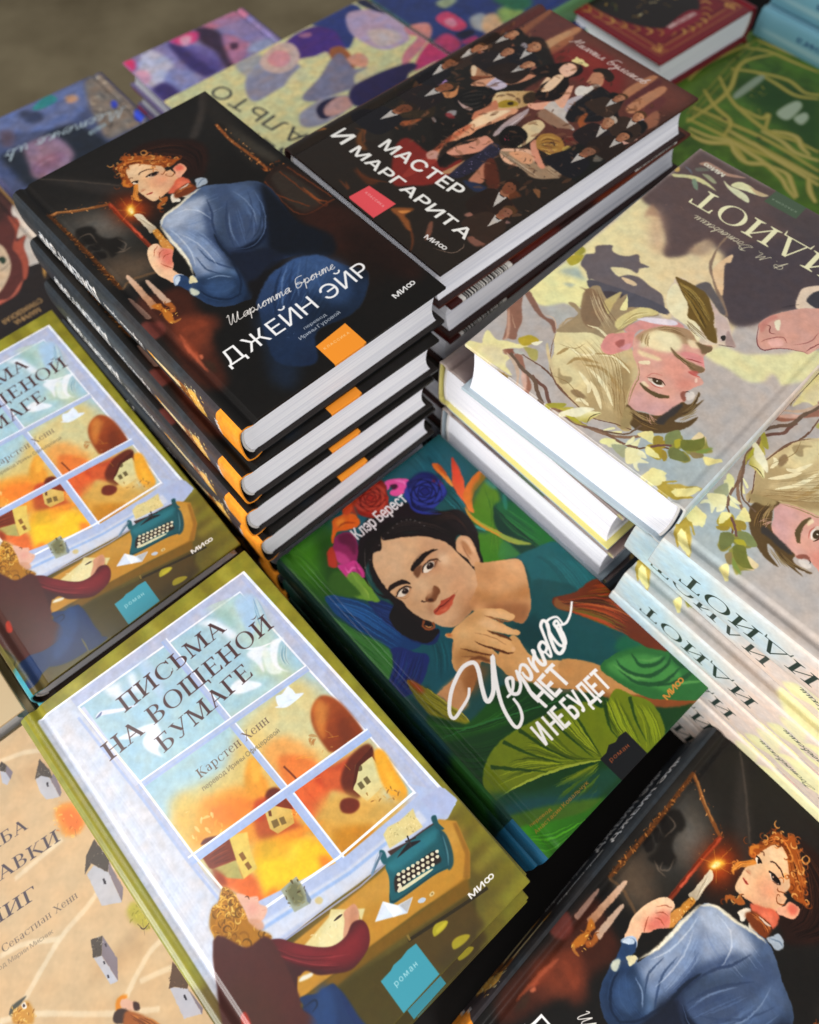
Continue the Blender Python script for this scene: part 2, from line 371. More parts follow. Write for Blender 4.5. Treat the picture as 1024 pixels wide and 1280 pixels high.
def run(cv, ops):
    """the print of one cover; coordinates in tenths of a millimetre from the tail of the spine edge"""
    Q = lambda v: np.array(v, dtype=np.float64).reshape(-1, 2) / 10
    for o in ops:
        k = o[0]
        if k == 'f': cv.fill(Q(o[4]), o[1], o[2], o[3])
        elif k == 'p': cv.fill(Q(o[4]), o[1], o[2], o[3], False)
        elif k == 's': cv.stroke(Q(o[6]), o[1], o[2], o[3], o[4], o[5])
        elif k == 'l': cv.stroke(Q(o[6]), o[1], o[2], o[3], o[4], o[5], False)
        elif k == 'h': cv.strands(Q(o[6]), Q(o[7]), o[1], o[2], o[3], o[4], o[5])
        elif k == 'c': cv.set_clip(None if o[1] is None else Q(o[1]))
        elif k == 'w': cv.warp(*o[1:])
        elif k == 'm': cv.mottle(*o[1:])
        elif k == 't': text(cv, *o[1:-1], **o[-1])
        elif k == 'g': guest(cv, *o[1:])
        elif k == 'k':      # curls: how many at each place, size range in mm, colours, places
            for x, y in Q(o[4]):
                for _ in range(o[1]):
                    r = cv.rng.uniform(*o[2]); a = cv.rng.random() * 6.28; x1 = x + cv.rng.normal() * r * .7; y1 = y + cv.rng.normal() * r * .7
                    cv.stroke([(x1 + r * math.cos(a + t) * (1 - t * .12), y1 + r * math.sin(a + t) * (1 - t * .12)) for t in (0, .8, 1.6, 2.4, 3.2, 4)], cv.rng.uniform(.5, 1.0), o[3][cv.rng.integers(len(o[3]))], .8, .08, 1)
        elif k == 'r':      # short folds and glints over a crowd: n, seed, box, box to spare
            rr = random.Random(o[2]); bx, sp = o[3], o[4]
            for _ in range(o[1]):
                x, y = rr.uniform(bx[0], bx[2]), rr.uniform(bx[1], bx[3]); c = rr.choice(['0e0c0a'] * 4 + ['5a4030', '8c6248', '3c3430', 'a88468'])
                if sp[0] < x < sp[2] and sp[1] < y < sp[3] and c != 'a88468': continue
                l = rr.uniform(2, 6); a = rr.uniform(0, 3.1)
                cv.stroke([(x, y), (x + l * .5 * math.cos(a) + .6, y + l * .5 * math.sin(a)), (x + l * math.cos(a), y + l * math.sin(a) - .5)], rr.uniform(.3, .8), c, .5, .1, 1)
        elif k == 'd':      # scattered dabs inside the clip: n, size, colours, alpha, box
            n, sz, cols, al, bx = o[1:]
            for _ in range(n):
                x = bx[0] + (bx[2] - bx[0]) * cv.rng.random(); y = bx[1] + (bx[3] - bx[1]) * cv.rng.random()
                a = cv.rng.random() * 6.28; l = sz * (.5 + cv.rng.random()); dx, dy = math.cos(a) * l, math.sin(a) * l
                cv.stroke([(x - dx, y - dy), (x, y + l * .2), (x + dx, y + dy)], l * .7, cols[cv.rng.integers(len(cols))], al, 0, 1)

ART = {}
ART['ball'] = [
('p','2a221b',1,0,[0,0,1410,0,1410,2240,0,2240]),
('f','6a3a30',.9,6,[0,1300,1410,1300,1410,2240,0,2240]),
('f','744338',.8,5,[0,2000,1410,2000,1410,2300,0,2300]),
('f','9a6244',.9,.8,[116,1929,102,2213,136,2227,190,1926,173,1846]),
('f','5e3634',.8,1.5,[38,1886,26,2217,82,2234,117,1951]),
('f','c08a62',.95,.8,[336,1920,358,2191,421,2197,404,1873]),
('f','6a3d38',.8,1.5,[190,1926,168,2219,309,2244,358,2191,315,1918]),
('f','c4966e',.95,.6,[346,1898,358,2117,390,2131,415,1874]),
('f','a86c4a',.95,.5,[415,1874,413,2094,449,2092,475,1859]),
('f','7c2c28',.95,3,[462,1825,530,2079,686,2128,890,2095,1042,1921,994,1832,663,1791]),
('f','943a30',.7,3,[472,1995,740,2068,780,1975,638,1938]),
('f','b8805c',.95,.5,[1039,1937,1051,2155,1077,2203,1102,2174,1105,1898]),
('f','5e3030',.9,.6,[1108,1882,1110,2164,1155,2155,1169,1859]),
('f','c08864',.95,.5,[1153,1842,1166,2130,1225,2121,1228,1815]),
('f','6a3836',.9,.7,[1238,1863,1236,2059,1289,2044,1317,1842]),
('f','a06a50',.9,.6,[1309,1816,1312,1943,1397,1842,1365,1738]),
('f','1f1b17',.95,.8,[-16,1377,40,1599,63,1789,114,1906,219,1896,307,1950,494,1851,596,1768,602,1621,610,1406,742,1119,711,912,757,660,655,548,364,705,143,1008]),
('f','22201c',.95,.5,[209,1622,222,1797,387,1795,519,1801,585,1756,475,1635,386,1539]),
('f','231f1a',.95,1,[11,1123,73,1425,129,1487,325,1503,395,1503,504,1394,518,1224,542,1070,554,907,560,775,497,502,289,478,147,496]),
('f','1c1814',.9,1,[407,851,624,948,708,1040,777,909,776,577,684,640]),
('f','2c1c16',.95,.25,[72,1840,86,1886,134,1886,158,1850,99,1849]),
('f','a86c4c',.95,.35,[96,1804,89,1859,122,1874,172,1824,163,1773]),
('f','9c6248',.9,.4,[87,1671,90,1715,141,1689,188,1760,234,1749,213,1665,175,1644]),
('f','8c7c78',.8,.4,[81,1808,78,1846,142,1771,130,1758]),
('f','1c1612',.95,.25,[18,1575,42,1621,84,1627,70,1571,83,1524]),
('f','9a5a3c',.95,.35,[76,1536,62,1602,94,1617,147,1554,129,1514]),
('f','1a1614',.95,.25,[258,1856,262,1912,330,1914,359,1885,311,1873,293,1833]),
('f','b87850',.95,.35,[287,1827,300,1861,353,1878,382,1849,368,1804,331,1794]),
('f','a8a0a8',.85,.4,[249,1806,272,1830,325,1788,350,1715,327,1709]),
('f','b0705a',.85,.4,[375,1643,390,1699,471,1709,508,1671,475,1635,423,1618]),
('f','c0a8b0',.95,.2,[349,1518,378,1617,415,1580,387,1492]),
('f','d8c49c',.9,.2,[397,1609,434,1630,486,1647,430,1587]),
('f','9a9298',.8,.4,[126,1551,248,1584,261,1559,157,1545]),
('f','d8b088',.9,.3,[204,1477,208,1541,248,1525,229,1475]),
('f','c08a66',.9,.4,[197,1392,226,1433,296,1422,343,1444,361,1415,278,1326]),
('f','e8d0b0',.9,.3,[197,1392,224,1411,280,1347,268,1324]),
('f','8a4c30',.9,.4,[273,1320,366,1421,334,1329,306,1299]),
('f','d8a080',1,.25,[332,1252,334,1329,376,1412,393,1441,436,1421,425,1353,390,1296]),
('f','cabfd0',.95,.25,[407,1314,386,1424,405,1463,454,1460,499,1415,488,1347,450,1306]),
('f','cf9070',1,.25,[440,1463,494,1523,513,1619,534,1691,551,1661,547,1561,513,1458,479,1430]),
('h',6,.4,['e8e0f0','8a8098'],.6,.4,[412,1320,405,1406,425,1466],[446,1310,461,1374,490,1424]),
('f','1a1816',1,.3,[336,1100,361,1220,408,1308,499,1332,539,1248,530,1147,503,1063,410,1052]),
('h',16,.5,['3a3632','0c0a0a','5a544c'],.6,.4,[360,1089,381,1223,488,1320],[416,1058,515,1095,527,1216]),
('f','33281a',1,.5,[150,805,161,881,240,939,328,945,395,873,375,817,301,736,230,693]),
('h',16,.6,['4c3c26','1c140c','5c4a30'],.5,.4,[175,741,166,877,332,931],[250,697,331,751,389,868]),
('f','a85c34',.9,.5,[296,677,336,747,369,801,367,719,338,662]),
('f','7a4424',.8,.6,[124,850,84,992,117,1028,162,966,155,865]),
('f','3c8a66',.95,.35,[165,931,165,996,244,989,245,945,189,920]),
('h',5,.4,['6cc090','1c5038'],.7,.4,[170,937,169,992,234,988],[194,926,230,947,246,955]),
('f','c88858',1,.3,[265,1068,304,1130,282,1189,294,1184,347,1112,338,1065,302,1044]),
('f','8c6a90',.9,.4,[44,1159,124,1131,161,1152,232,1153,260,1138,223,1106,162,1096]),
('f','b08ac0',.9,.3,[161,1152,188,1172,246,1151,219,1121]),
('f','c8a8a0',.9,.2,[384,1088,437,1082,511,1099,514,1075,459,1061]),
('f','b8b0b0',.8,.4,[427,962,455,1011,485,972,462,929]),
('f','8a2c30',.8,.4,[434,934,446,965,502,956,476,927]),
('f','b8b0b0',.9,.2,[402,846,411,864,449,845,439,833]),
('f','eac4a0',1,.25,[662,1536,611,1669,611,1764,688,1753,724,1679,716,1595,701,1542]),
('f',(51.3,130,'dcc090',70.3,147,'b8905c'),1,.25,[504,1309,551,1397,616,1468,668,1506,727,1423,706,1310,672,1255,629,1208,577,1205]),
('c',[506,1329,660,1515,753,1397,623,1237]),
('d',50,.6,['f0e0b8','a87c40','8a6a20'],.7,[50.6,123.7,75.3,151.5]),
('c',None),
('f','a08420',.9,.3,[586,1251,592,1312,643,1350,680,1336,655,1272,617,1231]),
('f','3a2c10',1,.3,[620,1306,637,1334,659,1312,637,1289]),
('f','c88060',1,.3,[546,1081,559,1167,549,1265,621,1217,635,1125,592,1026]),
('f','e0a27c',1,.25,[641,767,599,859,606,970,588,1073,606,1165,631,1228,695,1298,723,1293,725,1224,704,1113,678,997,684,917,666,828,704,668,726,545,713,466,703,374,672,372,647,474,650,593]),
('f','f6dcb4',.85,.6,[599,998,609,1151,682,1266,685,1197,669,1039,638,971]),
('f','b85c3c',.75,.7,[612,752,605,864,606,970,627,993,642,871,654,714,680,526,666,478]),
('f','2c2014',.9,.4,[649,1412,636,1471,668,1506,714,1482,727,1423,703,1379]),
('f','e6a88c',1,.25,[714,1391,742,1431,787,1498,823,1528,841,1475,799,1394,745,1371]),
('f','c9bfb6',1,.3,[809,1440,809,1531,921,1527,987,1457,1075,1431,1073,1411,977,1411,836,1435]),
('f','9a7860',.95,.4,[816,1377,836,1435,1017,1437,1070,1425,1038,1391,970,1351,841,1351]),
('f','d8c298',1,.3,[848,1200,856,1313,904,1331,942,1302,974,1148,967,1057,946,1067,926,1164]),
('f','e8b090',1,.25,[789,1564,782,1723,796,1720,851,1614,883,1522,837,1525]),
('f','bfaaa8',.9,.3,[778,1019,757,1083,740,1187,746,1336,754,1362,788,1293,795,1176,797,1075,796,1022]),
('h',6,.4,['e8dce0','7a6a70'],.6,.4,[788,1030,767,1182,757,1348],[798,1042,803,1168,782,1322]),
('f','17120f',1,.3,[792,1070,782,1145,824,1191,901,1189,950,1140,954,1059,929,998,845,1007]),
('c',[764,1108,853,1205,967,1090,884,1000]),
('d',34,.5,['3c3830','0a0808','564e44'],.7,[76.4,100,96.7,120.5]),
('c',None),
('c',[827,1073,861,1110,901,1069,868,1032]),
('d',12,.5,['8a2c44','c04460'],.8,[82.7,103.2,90.1,111]),
('c',None),
('f','d8987c',1,.3,[689,702,693,824,737,941,760,983,840,968,844,922,820,829,765,735,716,698]),
('f','a0583c',.8,.5,[699,713,794,833,846,941,847,825,771,709]),
('f','e6b494',1,.3,[906,957,970,1043,1029,1091,1112,1049,1128,969,1006,900]),
('f','d89878',1,.3,[990,1132,1018,1146,1132,1072,1112,1049]),
('f','a08468',1,.4,[901,947,934,967,975,1012,1052,1063,1073,1053,1127,1030,1180,1039,1203,1080,1172,1112,1243,1092,1293,1082,1318,1045,1285,994,1246,950,1191,922,1115,935,1036,930,935,935]),
('h',14,.6,['c8b098','6a5440','dcc8ac'],.6,.4,[905,943,1054,933,1192,931],[924,956,1087,953,1246,950]),
('h',8,.6,['c0a484','6a5038'],.6,.4,[1180,1104,1248,1098,1293,1082],[1196,1023,1256,1025,1315,1027]),
('f','dca078',1,.4,[958,976,1001,1040,1065,1061,1117,1019,1094,978,1028,970]),
('f','d89070',1,.3,[1010,1117,1047,1124,1150,1071,1193,1037,1142,1046,1076,1072]),
('f','a87c3c',1,.3,[991,1174,977,1244,1019,1299,1091,1301,1156,1254,1170,1185,1165,1147,1098,1140,1044,1131]),
('h',14,.6,['dcb468','7a5424','f0d088','5c3c18'],.75,.4,[1004,1172,1006,1258,1081,1290],[1075,1131,1139,1152,1159,1207]),
('f','b89c50',.95,.25,[1149,1246,1156,1287,1192,1293,1236,1291,1285,1337,1292,1319,1247,1278,1228,1233,1191,1217]),
('l',.8,'c8b070',.8,0,0,[1200,1285,1271,1263]),
('f','d89478',1,.35,[994,1127,983,1182,1044,1131,1122,1083,1195,1049,1183,1019,1083,1057]),
('f','1c1411',1,.3,[498,1611,510,1740,558,1831,599,1895,667,1930,723,1894,736,1832,715,1771,759,1724,794,1651,813,1561,758,1482,700,1474,643,1579,633,1682]),
('f','eec0a4',1,.25,[609,1789,595,1852,614,1892,657,1899,695,1864,705,1817,695,1768,656,1763]),
('f','f0cca8',1,.3,[674,1557,645,1657,637,1724,650,1757,684,1757,710,1671,721,1590,697,1545]),
('s',.4,'8a3a30',1,0,1,[646,1810,661,1811,661,1823]),
('s',.4,'3c2018',1,0,1,[623,1834,630,1847]),
('s',.4,'3c2018',1,0,1,[661,1846,671,1854]),
('f','e8d898',1,.15,[606,1912,601,1947,596,1971,621,1968,642,1981,676,1969,710,1967,707,1935,673,1936]),
('c',[578,1942,656,2026,724,1953,610,1907]),
('d',14,.5,['fff4c0','b89850'],.8,[57.8,190.7,72.4,202.6]),
('c',None),
('f','2a2018',1,.3,[767,1942,777,1991,824,2023,895,2004,923,1960,910,1927,854,1941]),
('f','c08868',1,.3,[803,1866,784,1922,813,1963,859,1947,905,1884,901,1841,851,1825,818,1826]),
('s',.4,'3c2018',1,0,1,[812,1867,819,1884]),
('s',.4,'3c2018',1,0,1,[851,1891,866,1898]),
('f','ddd6cc',1,.25,[820,1717,816,1768,857,1794,873,1848,903,1863,926,1813,908,1738,893,1685,855,1680]),
('c',[827,1780,892,1851,951,1785,887,1715]),
('d',8,.6,['8a9098','f4f0e8'],.7,[82.7,171.5,95.1,185.1]),
('c',None),
('f','bdb4b8',1,.3,[862,1579,866,1656,895,1706,927,1648,945,1525,907,1519]),
('f','1c1a1c',1,.3,[962,1472,911,1595,904,1697,901,1841,950,1858,1032,1837,1077,1740,1136,1627,1110,1563,1047,1495,1016,1460]),
('h',12,.6,['38343a','0c0a0c','4c4448'],.5,.4,[916,1637,919,1750,956,1827],[1042,1524,1086,1590,1066,1728]),
('f','e4ac90',1,.3,[853,1531,803,1642,772,1710,790,1720,821,1680,891,1537,875,1519]),
('f','191614',1,.4,[1008,1829,1029,1888,1089,1880,1119,1822,1151,1750,1220,1718,1293,1799,1371,1779,1390,1662,1344,1577,1282,1510,1178,1603]),
('f','b87850',.95,.35,[1109,1668,1049,1782,1071,1806,1133,1712]),
('f','c8bcc0',.9,.25,[1244,1762,1286,1808,1309,1816,1289,1768]),
('f','8c9494',.9,.3,[1241,1671,1249,1732,1277,1711,1267,1665]),
('f','b87c5c',.9,.3,[1230,1836,1270,1861,1301,1825,1265,1785]),
('f','a85c30',.9,.4,[1031,1512,1022,1591,1041,1593,1073,1523,1132,1517,1098,1463]),
('f','6a2c24',.9,.5,[1107,1318,1132,1517,1147,1499,1143,1324]),
('f','c08870',1,.3,[1176,1513,1156,1570,1174,1607,1228,1605,1269,1547,1254,1496,1225,1482]),
('f','dcd0c0',.9,.2,[1186,1508,1238,1479,1274,1518,1269,1547,1290,1535,1246,1470]),
('f','1a1a16',.95,.6,[1179,1329,1233,1473,1305,1552,1395,1565,1410,1616,1388,1458,1421,1265,1414,1097,1266,1094,1185,1169]),
('f','d8a898',.95,.2,[1337,1493,1351,1568,1388,1642,1403,1625,1362,1488]),
('f','6c665c',.9,.3,[1353,1296,1325,1372,1386,1348]),
('f','8c2c24',.9,.7,[459,494,442,611,600,614,664,618,765,597,796,599,799,699,819,722,858,602,850,449,778,354,682,281]),
('f','c09468',.9,.3,[813,553,825,695,829,733,861,621,831,556]),
('f','c89888',.95,.4,[630,597,626,642,659,663,701,625,673,579]),
('f','1a1512',.9,.5,[644,729,650,796,719,879,775,975,842,846,833,770,725,685,781,582,701,625]),
('f','d8967c',1,.3,[704,695,698,772,735,864,743,941,766,983,841,963,848,903,821,824,761,724]),
('f','2c2a3c',.95,.4,[856,584,835,706,834,854,828,965,883,975,929,909,938,754,920,606,872,569]),
('c',[858,602,849,988,902,946,910,595]),
('d',60,.5,['6c6088','a090b8','1c1a28'],.7,[84.9,59.5,91,98.8]),
('c',None),
('f','c08064',.95,.4,[971,629,943,727,926,806,999,756,1041,675,1011,642]),
('f','5c2c1c',.95,.5,[926,806,925,871,1008,831,1126,736,1126,674,1035,700]),
('f','2a3450',.9,.6,[946,602,1039,656,1099,660,1065,591]),
('f','6a3a20',.9,.5,[1182,599,1159,682,1167,737,1213,773,1275,763,1253,692,1340,666,1352,634,1320,584,1260,563]),
('f','c87c48',.9,.4,[1194,689,1206,718,1241,694,1226,678]),
('f','a05c30',.9,.4,[1177,563,1253,570,1347,599,1325,560,1260,533]),
('f','8c6a64',.9,.4,[1224,478,1221,521,1370,565,1380,546,1325,500,1238,464]),
('f','8c5c38',.9,.3,[1281,855,1312,881,1356,836,1339,833]),
('s',1.6,'6e3c20',.8,.4,1,[431,210,502,187,571,203,666,268]),
('s',1.6,'6e3c20',.8,.4,1,[150,430,212,455,270,431,295,373]),
('s',1.6,'6e3c20',.8,.4,1,[445,65,545,55,481,84]),
('s',1.6,'6e3c20',.8,.4,1,[1009,90,1051,100,1130,42,1172,-19]),
('f','9a5a2c',.85,.6,[840,129,874,185,932,230,933,156,989,143,1051,100,999,98,919,121]),
('f','d8904c',.8,.4,[881,154,929,208,918,158]),
('f','a07060',.9,.5,[1164,409,1185,489,1272,529,1320,507,1263,463]),
('f','8a5c4c',.9,.5,[1301,303,1364,390,1414,391,1389,292]),
('f','8c5844',.8,.4,[1080,206,1080,242,1147,169,1159,110]),
('s',.6,'8c7464',.8,0,1,[1233,103,1330,156,1345,226,1325,257]),
('f','7a4a24',.8,.8,[224,381,190,473,273,391,358,358,315,331]),
('f','2c2620',1,.5,[288,406,205,488,154,608,167,623,226,599,354,565,450,457,346,470]),
('s',1.2,'7c4828',.8,.3,1,[303,380,218,458,157,567,156,633]),
('s',1.6,'8a5430',.8,.3,1,[174,630,288,622,347,622]),
('f','a86c30',.8,.4,[-34,205,-11,274,40,296,4,225]),
('f','5c3018',.8,.8,[431,188,540,207,621,236,591,163]),
('c',[30,600,1380,600,1380,1960,30,1960]),
('d',260,2.6,['5c3a28','7c5034','3c281c','8c6044','4a2c1e'],.45,[3,60,138,196]),
('c',None),
('g',13,184,1.62,.1,'c08a66','1c1613','2a1d16'),
('g',33,185,1.76,-.1,'c08a66','3a261a','1c1a1e'),
('g',9,158,1.69,.2,'c08a66','5a3c24','3a2a20'),
('g',25,168,1.56,0,'b07c5c','241a18','241c1c'),
('g',44,168,1.49,.2,'c8906c','1c1613','2a1d16'),
('g',8,132,1.69,.1,'8c5c40','3a261a','1c1a1e'),
('g',127,181,1.43,-.1,'c08a66','5a3c24','3a2a20'),
('g',118,163,1.62,-.2,'b88868','b8a898','241c1c'),
('g',133,160,1.43,0,'a87454','1c1613','2a1d16'),
('g',128,134,1.56,.1,'8c6048','3a261a','1c1a1e'),
('g',107,186,1.3,.1,'b07c5c','5a3c24','3a2a20'),
('g',24,112,1.69,.2,'8a5638','3a2c1c','241c1c'),
('g',118,76,1.82,-.2,'7a4830','2a1c14','2a1d16'),
('g',22,78,1.82,.2,'6e4028','2c2018','1c1a1e'),
('g',131,60,1.56,0,'8a5c48','5a3c24','3a2a20'),
('r',260,6,[4,60,137,196],[48,95,100,190]),
('w',.16,2.0),
('m',.05,2.5,.02),
('t','И',10,27.2,21.5,27.2,11,'efece6',{'off': .02,'gap': .12}),
('t','МАРГАРИТА',29.5,26.7,130.5,27.8,7.61,'efece6',{'off': .02,'gap': .12}),
('t','МАСТЕР',37.9,42.7,102,48,9.02,'efece6',{'off': .02,'gap': .12}),
('p','e2565c',1,.05,[598,16,607,163,829,180,828,9,612,8]),
('t','КЛАССИКА',63.7,10.4,79.8,10.6,1.6,'f4c8c4',{'gap': .3}),
('t','МИ8',113.8,12,129.1,13.9,3.07,'e8e4e0',{'off': .025,'gap': .12}),
('t','Михаил Булгаков',44.6,205.9,108.2,207.6,7,'d8c4bc',{'face': 'hand','pen': .6}),
]
ART['ball_spine'] = [
('p','4e2a24',1,0,[0,0,2240,0,2240,280,0,280]),
('f','2a1c16',1,3,[0,0,600,0,500,280,0,280]),
('f','6a3830',.8,4,[1000,0,1800,0,1900,280,900,280]),
('t','Мастер и Маргарита',80,10,200,10,8,'e8dcd0',{'flip': 1}),
]
ART['ball_back'] = [
('p','3a1512',1,0,[0,0,1410,0,1410,2240,0,2240]),
('f','7a4a38',.9,3,[900,0,1410,0,1410,600,900,700]),
('f','8a3c18',.8,3,[1000,600,1410,550,1410,950,1000,1000]),
('f','1c1614',.9,3,[900,1000,1410,980,1410,1300,1000,1300]),
('f','5a2018',1,2,[900,1350,1410,1300,1410,1650,1000,1700]),
('p','d8d4cc',1,0,[960,1720,1410,1720,1410,2140,960,2140]),
('p','1a1818',1,0,[1080,1760,1410,1760,1410,1765,1080,1765]),
('p','1a1818',1,0,[1080,1776,1410,1776,1410,1781,1080,1781]),
('p','1a1818',1,0,[1080,1788,1410,1788,1410,1801,1080,1801]),
('p','1a1818',1,0,[1080,1812,1410,1812,1410,1817,1080,1817]),
('p','1a1818',1,0,[1080,1828,1410,1828,1410,1833,1080,1833]),
('p','1a1818',1,0,[1080,1840,1410,1840,1410,1849,1080,1849]),
('p','1a1818',1,0,[1080,1860,1410,1860,1410,1865,1080,1865]),
('p','1a1818',1,0,[1080,1870,1410,1870,1410,1883,1080,1883]),
('p','1a1818',1,0,[1080,1894,1410,1894,1410,1907,1080,1907]),
('p','1a1818',1,0,[1080,1914,1410,1914,1410,1919,1080,1919]),
('p','1a1818',1,0,[1080,1924,1410,1924,1410,1929,1080,1929]),
('p','1a1818',1,0,[1080,1940,1410,1940,1410,1953,1080,1953]),
('p','1a1818',1,0,[1080,1964,1410,1964,1410,1969,1080,1969]),
('p','1a1818',1,0,[1080,1980,1410,1980,1410,1985,1080,1985]),
('p','1a1818',1,0,[1080,1990,1410,1990,1410,1995,1080,1995]),
('p','1a1818',1,0,[1080,2002,1410,2002,1410,2007,1080,2007]),
('p','1a1818',1,0,[1080,2014,1410,2014,1410,2027,1080,2027]),
('p','1a1818',1,0,[1080,2038,1410,2038,1410,2051,1080,2051]),
('p','1a1818',1,0,[1080,2062,1410,2062,1410,2075,1080,2075]),
('p','1a1818',1,0,[1080,2082,1410,2082,1410,2095,1080,2095]),
('p','1a1818',1,0,[1080,2100,1410,2100,1410,2109,1080,2109]),
('t','978 5 00214 114 9',103,176,103,210,2,'2a2828',{}),
]
